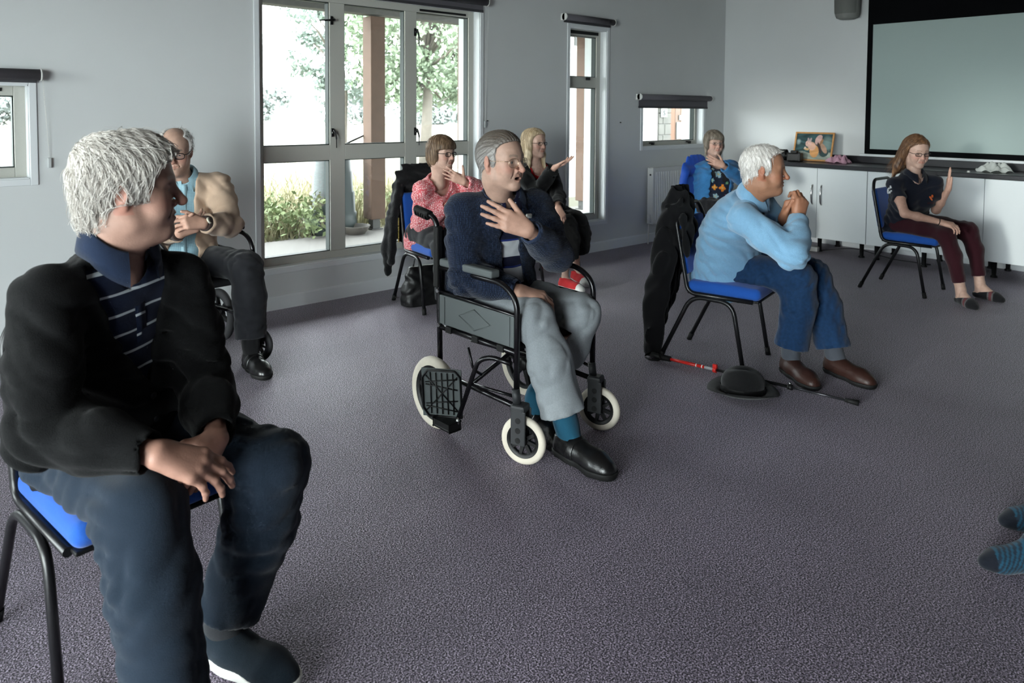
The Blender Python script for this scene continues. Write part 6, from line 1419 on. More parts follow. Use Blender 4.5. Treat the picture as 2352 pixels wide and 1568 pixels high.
# ---------------------------------------------------------------- woman in a pink top
def speckle(name, a, b, scale):
    m = fabric(name, a); nt = m.node_tree; bs = nt.nodes['Principled BSDF']; tc = nt.nodes.new('ShaderNodeTexCoord'); v = nt.nodes.new('ShaderNodeTexVoronoi'); v.feature = 'DISTANCE_TO_EDGE'; v.inputs['Scale'].default_value = scale; nt.links.new(tc.outputs['Object'], v.inputs['Vector'])
    cr = nt.nodes.new('ShaderNodeValToRGB'); e = cr.color_ramp.elements; e[0].position = 0.10; e[0].color = (*a, 1); e[1].position = 0.22; e[1].color = (*b, 1); nt.links.new(v.outputs['Distance'], cr.inputs[0]); nt.links.new(cr.outputs[0], bs.inputs['Base Color']); return m
def woman_pink():
    p = Person(POSE[3], 0.95, True, (0.19, -0.98), -0.03, 0.0, dict(jaw=0.95, nose=0.85, eye=0.0052, brow=(0.20, 0.13, 0.09), brow_w=0.5, neck_r=0.048, fat=0.003, lip=(0.95, 0.62, 0.60)), h=0.0085, hh=0.004, hs=0.97)
    p.make_body(M_skin, hands=dict(L=dict(dir=(-0.72, 0.46, 0.46), nor=(-0.52, -0.82, 0.15), curl=(0.08, 0.08, 0.10, 0.14), spread=0.10, thumb=(0.9, 0.45, 0.0), tcurl=0.1), R=dict(dir=(0.3, -0.8, -0.4), nor=(-0.2, -0.3, 0.9))), base_col=SK_LIGHT)
    p.eyes()
    F = p.hair_field([(-0.13, 0.012), (-0.08, 0.020), (-0.02, 0.026), (0.018, 0.030), (0.030, 0.055), (0.036, 0.2), (0.14, 0.2)], th=(0.016, 0.015, 0.018), ear=False, groove=0.0014, gf=330, gdir=(0.3, 1, 0.05), h=0.0045,
                     extra=lambda F, E, hd: ([E(q * 0.062, -0.018, -0.030, 0.030, 0.050, 0.062, 0.02) for q in (-1, 1)], E(0, -0.070, -0.03, 0.066, 0.046, 0.066, 0.02), E(0, 0.052, 0.060, 0.064, 0.046, 0.034, 0.02)),
                     cut=lambda F, E, hd: F.half(hd.W(0, 0, -0.088), -hd.B[2]))
    p.hair(F, M_hair, (0.090, 0.052, 0.030), (0.26, 0.17, 0.105), lambda L: np.stack([0 * L[:, 0], 0.12 + 0 * L[:, 0], -1 + 0 * L[:, 0]], 1), n=1100, steps=7, step=0.010, r=0.0009, lift=0.003, jit=0.12)
    p.glasses(mat('frame_dark', srgb(30, 26, 28), 0.3), w=0.0225, hgt=0.0155, r=0.0021)
    p.top('blouse', speckle('blouse_coral', srgb(206, 92, 100), srgb(236, 196, 196), 75), ex=0.014, sl=0.92, cuff=0.040, hem=-0.20, neck_r=0.082, neck_drop=0.035, neck_fwd=0.02, fold=0.006, seed=9, arm_ex=0.010, hem_flare=0.012)
    p.trousers('trousers', fabric('trousers_charcoal', srgb(34, 35, 38)), hem=0.92, hem_r=0.075, knee_r=0.082, hip_r=0.105, fold=0.005, seat=seat_box(CH[3]))
    for q in 'RL': p.foot(q, 'shoe', fabric('shoe_grey', srgb(60, 60, 64)), M_white, low=True, sock=fabric('sock_black', srgb(18, 18, 20)), ln=0.25)
    return tag(p.root, 'woman with a brown bob and glasses in a coral pink patterned top', 'person')
# ---------------------------------------------------------------- man in a navy cardigan, wheelchair in the middle
def waffle(name, col):
    m = fabric(name, col, bump=0.0); nt = m.node_tree; b = nt.nodes['Principled BSDF']; tc = nt.nodes.new('ShaderNodeTexCoord'); v = nt.nodes.new('ShaderNodeTexVoronoi'); v.inputs['Scale'].default_value = 125; v.inputs['Randomness'].default_value = 0.25; nt.links.new(tc.outputs['Object'], v.inputs['Vector'])
    bp = nt.nodes.new('ShaderNodeBump'); bp.inputs['Strength'].default_value = 0.9; bp.inputs['Distance'].default_value = 0.004; nt.links.new(v.outputs['Distance'], bp.inputs['Height']); nt.links.new(bp.outputs[0], b.inputs['Normal'])
    cr = nt.nodes.new('ShaderNodeValToRGB'); e = cr.color_ramp.elements; e[0].color = (*[c * 1.7 for c in col], 1); e[1].position = 0.55; e[1].color = (*[c * 0.55 for c in col], 1); nt.links.new(v.outputs['Distance'], cr.inputs[0]); nt.links.new(cr.outputs[0], b.inputs['Base Color']); return m
def man_navy():
    p = Person(POSE[4], 1.03, False, (0.15, -0.99), -0.02, 0.0, dict(jaw=1.0, nose=1.15, eye=0.0058, brow=(0.22, 0.17, 0.14), brow_w=0.6, mouth_open=0.006, neck_r=0.052, fat=0.001, gaze=(0.25, 0.0)), h=0.0068, hh=0.003, slouch=0.05, belly=0.035, hs=1.05)
    p.make_body(M_skin, hands=dict(L=dict(dir=(-0.72, 0.50, 0.40), nor=(-0.48, -0.82, 0.22), curl=(0.10, 0.08, 0.09, 0.12), spread=0.07, thumb=(0.55, 0.8, 0.0), tcurl=0.05, sz=1.10),
                                   R=dict(dir=(0.66, -0.66, -0.28), nor=(0.0, -0.35, 0.95), curl=(0.5, 0.55, 0.6, 0.6), sz=1.05)), base_col=SK_PALE)
    p.eyes((0.07, 0.08, 0.09))
    F = p.hair_field([(-0.13, -0.10), (-0.085, -0.068), (-0.06, -0.056), (-0.045, -0.050), (-0.036, -0.042), (-0.030, 0.026), (0.0, 0.034), (0.03, 0.030), (0.055, 0.036), (0.072, 0.050), (0.085, 0.075), (0.10, 0.11), (0.14, 0.2)], th=(0.008, 0.010, 0.010), groove=0.0014, gf=420, gdir=(1.0, 0.12, 0.35), h=0.0035)
    p.hair(F, M_hair, (0.12, 0.095, 0.075), (0.42, 0.40, 0.38), lambda L: np.stack([0.15 + 0 * L[:, 0], -1.0 + 0 * L[:, 0], -0.45 - 0.3 * (L[:, 2] < 0.05)], 1), n=2400, steps=8, step=0.010, r=0.0006, lift=0.002, jit=0.10, zgrad=(0.105, 0.10))
    p.glasses(mat('frame_gold', srgb(206, 176, 150), 0.25, metal=0.8), w=0.0245, hgt=0.0185, r=0.0012, square=2.9)
    m_polo = stripes('polo_block_striped', srgb(20, 24, 52), srgb(196, 200, 204), p, 0.118, 0.60, 0.044, second=[(0.605, srgb(30, 48, 120)), (0.67, srgb(20, 24, 52))])
    p.top('polo_shirt', m_polo, ex=0.012, sl=0.0, hem=-0.12, neck_r=0.064, fold=0.003, seed=5, neck_drop=0.010)
    p.collar('polo_collar', fabric('collar_navy', srgb(24, 26, 60)), r=0.067, hgt=0.034, front_gap=0.35, flap=0.045)
    p.top('cardigan', waffle('cardigan_navy_waffle', srgb(30, 42, 64)), ex=0.030, sl=0.90, cuff=0.047, hem=-0.16, neck_r=0.080, fold=0.005, seed=12, arm_ex=0.006, neck_drop=0.0,
          opening=[(-0.3, -0.03, 0.15), (0.0, -0.02, 0.13), (0.35, -0.03, 0.085), (0.7, -0.045, 0.055), (0.95, -0.06, 0.06), (1.2, -0.085, 0.08)])
    p.collar('cardigan_collar', fabric('cardigan_rib', srgb(38, 50, 74)), r=0.083, hgt=0.030, front_gap=0.62, flap=0.030)
    for q in 'RL':
        d = nrm(p.J['wr' + q] - p.J['el' + q]); e = p.J['el' + q] + (p.J['wr' + q] - p.J['el' + q]) * 0.90; f = Field(e - 0.11, e + 0.11, 0.006); f.cone(e - d * 0.055, e + d * 0.012, 0.054, 0.046, 0.004); f.half(e + d * 0.014, d); f.half(e - d * 0.050, -d); f.cone(e - d * 0.02, e + d * 0.06, 0.038, 0.039, 0.003, 'sub'); p.add('ribbed_cuff', f, fabric('cardigan_rib', srgb(38, 50, 74)))
    o = bmat(p, 0.075, 0.90, 0.055); p.obj('clip_microphone', MB().bbox(-0.014, 0.014, -0.010, 0.010, 0, 0.012, 0.003, o).bbox(-0.006, 0.006, -0.003, 0.003, 0.011, 0.014, 0.001, o), M_white)
    w = p.J['wrL']; 
    p.trousers('joggers', fabric('joggers_grey', srgb(138, 144, 148), var=0.10, vscale=180), hem=0.86, hem_r=0.088, knee_r=0.086, hip_r=0.108, fold=0.006, seed=15, seat=seat_box(WC4, 0.478), h=0.0068)
    for q in 'RL': p.foot(q, 'velcro_shoe', mat('leather_black_soft', srgb(16, 16, 17), 0.30, spec=0.6, bump=0.15, bscale=200), M_cap, strap=mat('leather_black_soft', srgb(16, 16, 17), 0.3), sock=fabric('sock_teal', srgb(24, 74, 96)), bulk=1.15, ln=0.30, sole_h=0.026, sock_r=0.043)
    return tag(p.root, 'man with gold glasses in a navy cardigan and grey joggers in the middle wheelchair', 'person')
# ---------------------------------------------------------------- blonde woman in black
def woman_blonde():
    p = Person(POSE[5], 0.97, True, (0.06, -1.0), 0.0, 0.0, dict(jaw=0.92, nose=0.85, eye=0.0052, brow=(0.30, 0.20, 0.12), brow_w=0.4, neck_r=0.046, lip=(0.95, 0.62, 0.60)), h=0.009, hh=0.004, hs=0.97)
    p.make_body(M_skin, hands=dict(R=dict(dir=(0.66, -0.60, 0.44), nor=(-0.25, 0.25, -0.93), curl=(0.10, 0.12, 0.16, 0.2), spread=0.07, thumb=(0.6, 0.7, -0.2)), L=dict(dir=(-0.05, -0.55, -0.80), nor=(-0.35, -0.85, 0.35), curl=(0.5, 0.55, 0.6, 0.6))), base_col=SK_LIGHT, legs=True)
    p.eyes()
    ex = lambda F, E, hd: ([F.chain([hd.W(q * 0.050, 0.000, 0.060), hd.W(q * 0.076, 0.004, -0.02), hd.W(q * 0.076, 0.0 + 0.02 * (q > 0), -0.11), hd.W(q * 0.068, 0.005 + 0.05 * (q > 0), -0.20)], [0.032, 0.030, 0.030, 0.016], 0.02, flat=(hd.B[0], 0.6)) for q in (-1, 1)], F.chain([hd.W(0, -0.07, 0.02), hd.W(0, -0.080, -0.10), hd.W(0, -0.085, -0.21)], [0.07, 0.062, 0.05], 0.03, flat=(hd.B[1], 0.5)))
    F = p.hair_field([(-0.13, -0.10), (-0.05, -0.02), (0.0, 0.020), (0.04, 0.040), (0.07, 0.066), (0.09, 0.11), (0.14, 0.2)], th=(0.010, 0.012, 0.012), ear=False, groove=0.0006, gf=330, gdir=(0.6, 0.8, 0.0), h=0.0045, box=0.12, extra=ex)
    p.hair(F, M_hair, (0.34, 0.24, 0.13), (0.74, 0.62, 0.44), lambda L: np.stack([np.sign(L[:, 0]) * 0.7 * np.clip((L[:, 2] - 0.05) / 0.05, 0, 1), 0 * L[:, 0], -1 + 0 * L[:, 0]], 1), n=1200, steps=9, step=0.013, r=0.0009, lift=0.003, jit=0.08)
    p.glasses(mat('frame_dark', srgb(30, 26, 28), 0.3), w=0.022, hgt=0.0130, r=0.0018)
    p.top('red_vest', fabric('vest_red', srgb(196, 30, 34)), ex=0.008, sl=0.0, hem=0.3, neck_r=0.072, neck_drop=0.020, neck_fwd=0.012, fold=0.0)
    p.top('black_top', fabric('top_black', srgb(14, 14, 15)), ex=0.014, sl=0.90, cuff=0.050, hem=-0.20, neck_r=0.088, neck_drop=0.045, neck_fwd=0.02, fold=0.006, seed=21, arm_ex=0.006, hem_flare=0.012)
    p.trousers('culottes', fabric('culottes_black', srgb(16, 16, 17)), hem=0.60, hem_r=0.112, knee_r=0.096, hip_r=0.110, fold=0.006, seed=22, seat=seat_box(CH[5]))
    for q in 'RL': p.foot(q, 'canvas_shoe', fabric('canvas_red', srgb(190, 44, 48)), M_white, laces=M_white, toe_cap=M_white, ln=0.265, sole_h=0.03)
    return tag(p.root, 'blonde woman in black with red canvas shoes gesturing by the tall window', 'person')
# ---------------------------------------------------------------- woman in a blue cardigan
def floral(p):
    fl = [(0.0, 0.66, 0.040, (0.30, 0.46, 0.52), 5), (0.03, 0.84, 0.026, (0.26, 0.40, 0.46), 5), (0.045, 0.40, 0.034, (0.80, 0.26, 0.03), 4), (-0.03, 0.40, 0.026, (0.75, 0.30, 0.04), 4), (0.12, 0.62, 0.034, (0.66, 0.22, 0.30), 4), (0.10, 0.75, 0.020, (0.70, 0.16, 0.08), 4), (-0.06, 0.52, 0.020, (0.20, 0.42, 0.45), 5), (0.08, 0.50, 0.016, (0.10, 0.30, 0.16), 3), (-0.05, 0.76, 0.018, (0.30, 0.44, 0.50), 5), (-0.02, 0.22, 0.03, (0.30, 0.46, 0.52), 5), (0.1, 0.24, 0.03, (0.66, 0.22, 0.30), 5)]
    def fn(V):
        d = V - p.J['pel']; x = d @ p.T[0]; t = (d @ p.T[2]) / p.len; C = np.tile(np.array([0.012, 0.018, 0.040]), (len(V), 1)); y = d @ p.T[1]
        for cx, ct, r, col, n in fl:
            dx, dz = x - cx, (t - ct) * p.len; a = np.arctan2(dz, dx); rr = np.hypot(dx, dz); pet = r * (0.55 + 0.45 * np.abs(np.cos(a * n / 2.0)))
            C[(rr < pet) & (y > 0)] = col; C[(rr < r * 0.22) & (y > 0)] = (0.6, 0.5, 0.2)
        return C
    return fn
def woman_blue():
    p = Person(POSE[6], 0.95, True, (-0.50, -0.86), -0.02, -0.03, dict(jaw=0.96, nose=0.9, eye=0.0052, brow=(0.25, 0.18, 0.13), brow_w=0.4, neck_r=0.048, fat=0.003, lip=(0.95, 0.62, 0.60)), h=0.0075, hh=0.004, hs=0.98)
    p.make_body(M_skin, hands=dict(L=dict(dir=(-0.46, 0.72, 0.40), nor=(-0.82, -0.50, 0.25), curl=(0.10, 0.10, 0.12, 0.16), thumb=(0.8, 0.6, 0.0)), R=dict(dir=(0.2, -0.9, -0.2), nor=(0, -0.2, 1))), base_col=SK_LIGHT)
    p.eyes()
    ex = lambda F, E, hd: ([F.chain([hd.W(q * 0.066, 0.010, 0.040), hd.W(q * 0.078, 0.014, -0.03), hd.W(q * 0.078, 0.004, -0.115)], [0.028, 0.026, 0.012], 0.02, flat=(hd.B[0], 0.6)) for q in (-1, 1)], E(0, 0.050, 0.062, 0.062, 0.046, 0.034, 0.02), E(0, -0.065, -0.03, 0.06, 0.04, 0.06, 0.02))
    F = p.hair_field([(-0.16, 0.0), (-0.05, 0.02), (0.018, 0.030), (0.034, 0.060), (0.040, 0.2), (0.14, 0.2)], th=(0.012, 0.012, 0.014), ear=False, groove=0.0016, gf=300, gdir=(0.6, 0.8, 0.0), h=0.0045, extra=ex)
    p.hair(F, M_hair, (0.10, 0.075, 0.055), (0.36, 0.31, 0.25), lambda L: np.stack([0 * L[:, 0], 0.05 + 0 * L[:, 0], -1 + 0 * L[:, 0]], 1), n=1000, steps=8, step=0.011, r=0.0009, lift=0.003, jit=0.14)
    p.glasses(mat('frame_silver', srgb(190, 180, 176), 0.25, metal=0.8), w=0.0225, hgt=0.014, r=0.0012)
    p.top('floral_top', fabric('floral_cloth', (0.02, 0.03, 0.05), attr='Col'), ex=0.010, sl=0.0, hem=-0.16, neck_r=0.078, neck_drop=0.040, neck_fwd=0.02, fold=0.003, colfn=floral(p))
    p.top('cardigan', fabric('cardigan_blue', srgb(52, 112, 164), var=0.14, vscale=120, bump=0.5, bscale=260), ex=0.024, sl=0.92, cuff=0.044, hem=-0.20, neck_r=0.082, neck_drop=0.02, fold=0.006, seed=31, arm_ex=0.010,
          opening=[(-0.3, -0.10, 0.14), (0.0, -0.085, 0.13), (0.4, -0.075, 0.12), (0.75, -0.07, 0.10), (1.0, -0.075, 0.085), (1.2, -0.09, 0.09)])
    p.trousers('trousers', fabric('trousers_dark', srgb(28, 28, 32)), hem=0.92, hem_r=0.075, knee_r=0.080, hip_r=0.108, fold=0.004, seat=seat_box(CH[6]))
    for q in 'RL': p.foot(q, 'shoe', fabric('shoe_grey', srgb(60, 60, 64)), M_white, low=True, ln=0.25, sock=fabric('sock_black', srgb(18, 18, 20)))
    return tag(p.root, 'woman in a blue cardigan and floral top with a hand at her collar', 'person')
# ---------------------------------------------------------------- man in a pale blue fleece
def man_fleece():
    p = Person(POSE[7], 1.02, False, (0.49, -0.87), -0.06, 0.0, dict(jaw=1.0, nose=1.08, eye=0.003, brow=(0.30, 0.20, 0.14), brow_w=0.5, neck_r=0.056, fat=0.003, jowl=True, flush=(1.08, 0.66, 0.60)), h=0.0075, hh=0.0035, slouch=0.055, belly=0.04, hs=1.04)
    p.make_body(M_skin, hands=dict(R=dict(dir=(0.12, -0.10, 0.98), nor=(-0.35, -0.93, 0.0), curl=(0.75, 0.8, 0.85, 0.85), c2=1.3, spread=0.02, thumb=(0.2, 0.9, -0.35), tcurl=0.2, sz=1.05), L=dict(dir=(0.20, -0.35, 0.92), nor=(0.35, 0.9, 0.25), curl=(0.75, 0.8, 0.85, 0.85), c2=1.3, spread=0.02, thumb=(0.3, 0.8, -0.4), sz=1.05)), base_col=SK_TAN)
    p.eyes((0.08, 0.10, 0.14))
    F = p.hair_field([(-0.13, -0.10), (-0.085, -0.068), (-0.06, -0.056), (-0.045, -0.050), (-0.036, -0.042), (-0.030, 0.024), (0.0, 0.032), (0.03, 0.030), (0.055, 0.026), (0.075, 0.036), (0.09, 0.058), (0.105, 0.085), (0.14, 0.2)], th=(0.010, 0.012, 0.010), groove=0.0015, gf=360, gdir=(0.2, 1, 0.3), h=0.004, lumps=0.0015)
    p.hair(F, M_hair, (0.52, 0.49, 0.46), (0.84, 0.82, 0.79), lambda L: np.stack([0.1 + 0 * L[:, 0], -0.15 + 0.4 * (L[:, 2] > 0.06), -0.75 + 0.4 * (L[:, 2] > 0.06)], 1), n=1500, steps=7, step=0.008, r=0.0008, lift=0.005, jit=0.28)
    m = fabric('fleece_blue', srgb(122, 166, 198), var=0.05, vscale=90, bump=0.6, bscale=320, sheen=0.3)
    p.top('fleece', m, ex=0.024, sl=0.95, cuff=0.044, hem=-0.13, neck_r=0.072, fold=0.0065, seed=41, arm_ex=0.012, neck_drop=-0.01, hem_flare=0.010)
    p.collar('fleece_collar', m, r=0.072, hgt=0.062, front_gap=0.10, flap=0.012, lift=0.012)
    p.obj('zip_facing', placket(p, 0.0, 0.66, 0.99, 0.013, 0.032), fabric('zip_navy', srgb(24, 34, 56)))
    p.trousers('jeans', fabric('denim', srgb(20, 48, 80), var=0.22, vscale=60), hem=0.90, hem_r=0.084, knee_r=0.086, hip_r=0.106, fold=0.0055, seed=44, seat=seat_box(CH[7]), h=0.0075)
    for q in 'RL': p.foot(q, 'brown_shoe', mat('leather_brown', srgb(52, 30, 24), 0.45, bump=0.2, bscale=150), M_cap, laces=fabric('lace_brown', srgb(48, 30, 26)), sock=fabric('sock_grey', srgb(70, 74, 82)), bulk=1.1, ln=0.30)
    return tag(p.root, 'white-haired man in a pale blue fleece and jeans leaning on clasped fists', 'person')
# ---------------------------------------------------------------- woman in a navy polo
def woman_polo():
    p = Person(POSE[8], 0.96, True, (-0.66, -0.75), -0.22, 0.0, dict(jaw=0.94, nose=0.85, eye=0.003, brow=(0.16, 0.09, 0.06), brow_w=0.5, neck_r=0.047, fat=0.002, lip=(0.95, 0.62, 0.60)), h=0.0085, hh=0.004, hs=0.97)
    p.make_body(M_skin, hands=dict(R=dict(dir=(0.33, -0.9, -0.22), nor=(-0.3, -0.2, 0.93), curl=(0.4, 0.45, 0.5, 0.5)), L=dict(dir=(-0.02, -0.04, 1.0), nor=(-0.42, 0.9, 0.0), curl=(0.04, 0.04, 0.05, 0.06), spread=0.03, thumb=(0.5, 0.85, -0.1))), bare='RL', base_col=SK_LIGHT)
    p.eyes()
    ex = lambda F, E, hd: (F.chain([hd.W(-0.050, -0.030, 0.06), hd.W(-0.080, -0.045, -0.03), hd.W(-0.110, -0.060, -0.14), hd.W(-0.150, -0.070, -0.25), hd.W(-0.165, -0.075, -0.30)], [0.036, 0.036, 0.040, 0.030, 0.010], 0.03, flat=(hd.B[0], 0.75)), F.chain([hd.W(0.0, -0.07, 0.03), hd.W(-0.03, -0.085, -0.08), hd.W(-0.08, -0.095, -0.17)], [0.064, 0.054, 0.03], 0.03), E(0, -0.02, 0.095, 0.045, 0.06, 0.035, 0.02))
    F = p.hair_field([(-0.13, -0.10), (-0.05, -0.03), (0.0, 0.018), (0.04, 0.036), (0.07, 0.060), (0.09, 0.10), (0.14, 0.2)], th=(0.010, 0.012, 0.012), ear=False, groove=0.0012, gf=300, gdir=(0.7, 0.7, 0.0), h=0.0045, box=0.18, extra=ex)
    p.hair(F, M_hair, (0.060, 0.028, 0.016), (0.26, 0.135, 0.065), lambda L: np.stack([-0.25 + 0 * L[:, 0], -0.35 * (L[:, 2] > 0.0), -0.9 + 0 * L[:, 0]], 1), n=1200, steps=9, step=0.012, r=0.0009, lift=0.004, jit=0.18)
    p.glasses(mat('frame_dark', srgb(30, 26, 28), 0.3), w=0.0225, hgt=0.0135, r=0.0020, square=3.2)
    nav = fabric('polo_navy_dark', srgb(22, 26, 38))
    p.top('polo_shirt', nav, ex=0.008, sl=0.52, stop='el', hem=-0.14, neck_r=0.060, fold=0.005, seed=51, neck_drop=0.012, hem_flare=0.008)
    p.collar('polo_collar', nav, r=0.062, hgt=0.030, front_gap=0.35, flap=0.040)
    o = bmat(p, 0.075, 0.70, 0.034); p.obj('chest_logo', MB().bbox(-0.006, 0.006, -0.022, 0.022, 0.0, 0.014, 0.004, o @ Matrix.Rotation(0.5, 4, 'Z')).bbox(0.003, 0.013, 0.010, 0.030, 0.0, 0.014, 0.003, o), fabric('logo_orange', srgb(206, 96, 40)))
    a, b = p.J['shR'], p.J['elR']; ax = nrm(b - a); outv = nrm(-p.T[0] + 0.35 * p.T[1]); outv = nrm(outv - ax * (outv @ ax)); sd = np.cross(ax, outv); mb = MB()
    for (u, v, w_, h_) in ((-0.030, 0.055, 0.010, 0.022), (-0.016, 0.058, 0.008, 0.014), (-0.004, 0.056, 0.012, 0.010), (0.010, 0.060, 0.008, 0.018), (0.024, 0.062, 0.010, 0.010), (0.036, 0.066, 0.006, 0.016), (-0.022, 0.088, 0.012, 0.010), (-0.006, 0.090, 0.014, 0.016)):
        c = a + ax * v; ang = u / 0.062; n_ = outv * math.cos(ang) + sd * math.sin(ang); t_ = -outv * math.sin(ang) + sd * math.cos(ang); q0 = c + n_ * 0.0655
        Mq = Matrix(((t_[0], ax[0], n_[0], q0[0]), (t_[1], ax[1], n_[1], q0[1]), (t_[2], ax[2], n_[2], q0[2]), (0, 0, 0, 1))); mb.bbox(-w_ / 2, w_ / 2, -h_ / 2, h_ / 2, -0.008, 0.003, 0.002, Mq, 1)
    p.obj('sleeve_print', mb, fabric('print_white', srgb(206, 210, 214)))
    w = p.J['wrR'] - nrm(p.J['wrR'] - p.J['elR']) * 0.012; d = nrm(p.J['wrR'] - p.J['elR']); b1 = nrm(np.cross(d, [0, 0, 1.0])); b2 = np.cross(d, b1)
    p.obj('hair_band', MB().tube([w + (b1 * math.cos(a_) + b2 * math.sin(a_)) * 0.026 for a_ in np.linspace(0, 2 * PI, 20, endpoint=False)], 0.003, 6, closed=True), M_cap)
    p.trousers('leggings', fabric('leggings_burgundy', srgb(50, 15, 24)), ex=0.008, hem=0.86, hem_r=0.048, knee_r=0.066, hip_r=0.100, fold=0.0025, seed=52, seat=seat_box(CH[8]))
    for q in 'RL': sock_foot(p, q, 'ankle_sock', 'black')
    return tag(p.root, 'woman with long brown hair in a navy polo and burgundy leggings raising a hand', 'person')
def sock_foot(p, q, name, style):
    """a foot in a sock, no shoe"""
    J = p.J; a, t = J['ank' + q], J['toe' + q]; d = nrm([t[0] - a[0], t[1] - a[1], 0]); hl = np.array([a[0], a[1], 0.0]) - d * 0.045; ln = 0.235 * p.s; W = lambda y, zz: hl + d * y + np.array([0, 0, zz])
    F = Field(np.minimum(W(-0.05, 0), W(ln, 0)) - [0.06, 0.06, 0], np.maximum(W(-0.05, 0), W(ln, 0)) + [0.06, 0.06, 0.18], 0.005)
    F.chain([W(0.03, 0.034), W(0.09, 0.036), W(ln - 0.06, 0.026), W(ln - 0.025, 0.020)], [0.033, 0.032, 0.034, 0.020], 0.03, flat=(np.array([0, 0, 1.0]), 0.9)); F.cone(a, W(ln - 0.09, 0.036), 0.030, 0.026, 0.04)
    if style != 'black': F.chain([W(0.03, 0.035), a, a + (J['knee' + q] - a) * 0.30], [0.033, 0.037, 0.044], 0.03)
    F.half((0, 0, 0.003), (0, 0, -1)); skin = F.copy()
    if style == 'black':
        sk = skin; V, Q = sk.mesh(); sk.d += 0.0025; F.d -= 0.002; F.half(W(0.03, 0.048), nrm(np.array([0, 0, 1.0]) - d * 0.25))
        fs = Field(np.minimum(a, J['knee' + q]) - 0.07, np.maximum(a, J['knee' + q]) + 0.07, 0.006); fs.chain([W(0.045, 0.05), a, a + (J['knee' + q] - a) * 0.3], [0.034, 0.033, 0.044], 0.02); fs.half(W(0, 0.004), (0, 0, -1)); cl = np.array(SK_LIGHT)
        p.add('foot', sk, M_skin, lambda V: np.tile(cl, (len(V), 1))); p.add('ankle', fs, M_skin, lambda V: np.tile(cl, (len(V), 1)))
        def col(V):
            y = (V - hl) @ d; C = np.tile(np.array([0.010, 0.010, 0.012]), (len(V), 1)); m = (np.abs(y - ln * 0.60) < 0.010); C[m] = (0.12, 0.035, 0.04); m = (np.abs(y - ln * 0.60 + 0.016) < 0.005) | (np.abs(y - ln * 0.60 - 0.016) < 0.005); C[m] = (0.10, 0.10, 0.10); return C
    else:
        def col(V):
            y = (V - hl) @ d; C = np.where((np.sin((y + 0.5 * (V[:, 2])) * 2 * PI / 0.0125) > 0.1)[:, None], np.array([0.010, 0.055, 0.095]), np.array([0.010, 0.020, 0.034])); C[y > ln - 0.045] = (0.006, 0.008, 0.014); return C
    return p.add(name, F, fabric('sock_knit', (0.02, 0.02, 0.02), attr='Col', var=0.0), col)
# ---------------------------------------------------------------- sitter at the picture's edge, only socked feet in view
def man_edge():
    c = CH[9]; f = np.array([math.sin(c.rotation_euler.z), -math.cos(c.rotation_euler.z), 0]); l = np.array([-f[1], f[0], 0]); l = np.cross([0, 0, 1.0], f); o = np.array([c.location.x, c.location.y, 0]) - f * 0.08; u = np.array([0, 0, 1.0]); J = {}
    J['pel'] = o + u * 0.535; J['neck'] = o + u * 1.04 - f * 0.06; J['head'] = J['neck'] + u * 0.18 + f * 0.04
    for q, s in (('R', -1), ('L', 1)):
        J['hip' + q] = J['pel'] + l * s * 0.095; J['sh' + q] = J['neck'] + l * s * 0.18 - u * 0.04; J['el' + q] = J['sh' + q] - u * 0.28 + f * 0.04 + l * s * 0.03; J['wr' + q] = J['el' + q] + f * 0.23 - u * 0.05 - l * s * 0.08
    J['toeR'] = np.array([2.80, 0.715, 0.03]) ; J['toeL'] = np.array([2.625, 0.640, 0.03])
    J['toeR'], J['toeL'] = TOE9['R'], TOE9['L']
    for q in 'RL': J['ank' + q] = J['toe' + q] * [1, 1, 0] - FD9[q] * 0.165 + u * 0.095; J['knee' + q] = J['ank' + q] * [1, 1, 0] - FD9[q] * 0.20 + u * 0.46
    p = Person(J, 1.0, False, f[:2], 0, 0, dict(), h=0.011, hh=0.005)
    p.make_body(M_skin, hands={q: dict(dir=tuple(f - u * 0.2), nor=(0, 0, 1)) for q in 'RL'}, base_col=SK_PALE); p.eyes()
    F = p.hair_field(HL_FULL, h=0.006); p.hair(F, M_hair, (0.10, 0.08, 0.06), (0.25, 0.2, 0.16), lambda L: np.stack([0 * L[:, 0], 0 * L[:, 0], -1 + 0 * L[:, 0]], 1), n=300, steps=6, step=0.008, r=0.001)
    p.top('jumper', fabric('jumper_grey', srgb(70, 74, 80)), sl=0.92, fold=0.004); p.trousers('trousers', fabric('trousers_dark_navy', srgb(26, 30, 40)), hem=0.72, seat=seat_box(c), fold=0.004)
    for q in 'RL': sock_foot(p, q, 'striped_sock', 'teal')
    return tag(p.root, 'person whose teal striped socks show at the edge of the carpet', 'person')
TOE9 = dict(R=np.array([2.918, 0.712, 0.03]), L=np.array([2.600, 0.682, 0.03])); FD9 = dict(R=nrm([-0.70, 0.71, 0]), L=nrm([-0.68, 0.73, 0]))
for fn_ in (man_foreground, man_beige, woman_pink, man_navy, woman_blonde, woman_blue, man_fleece, woman_polo, man_edge): fn_()
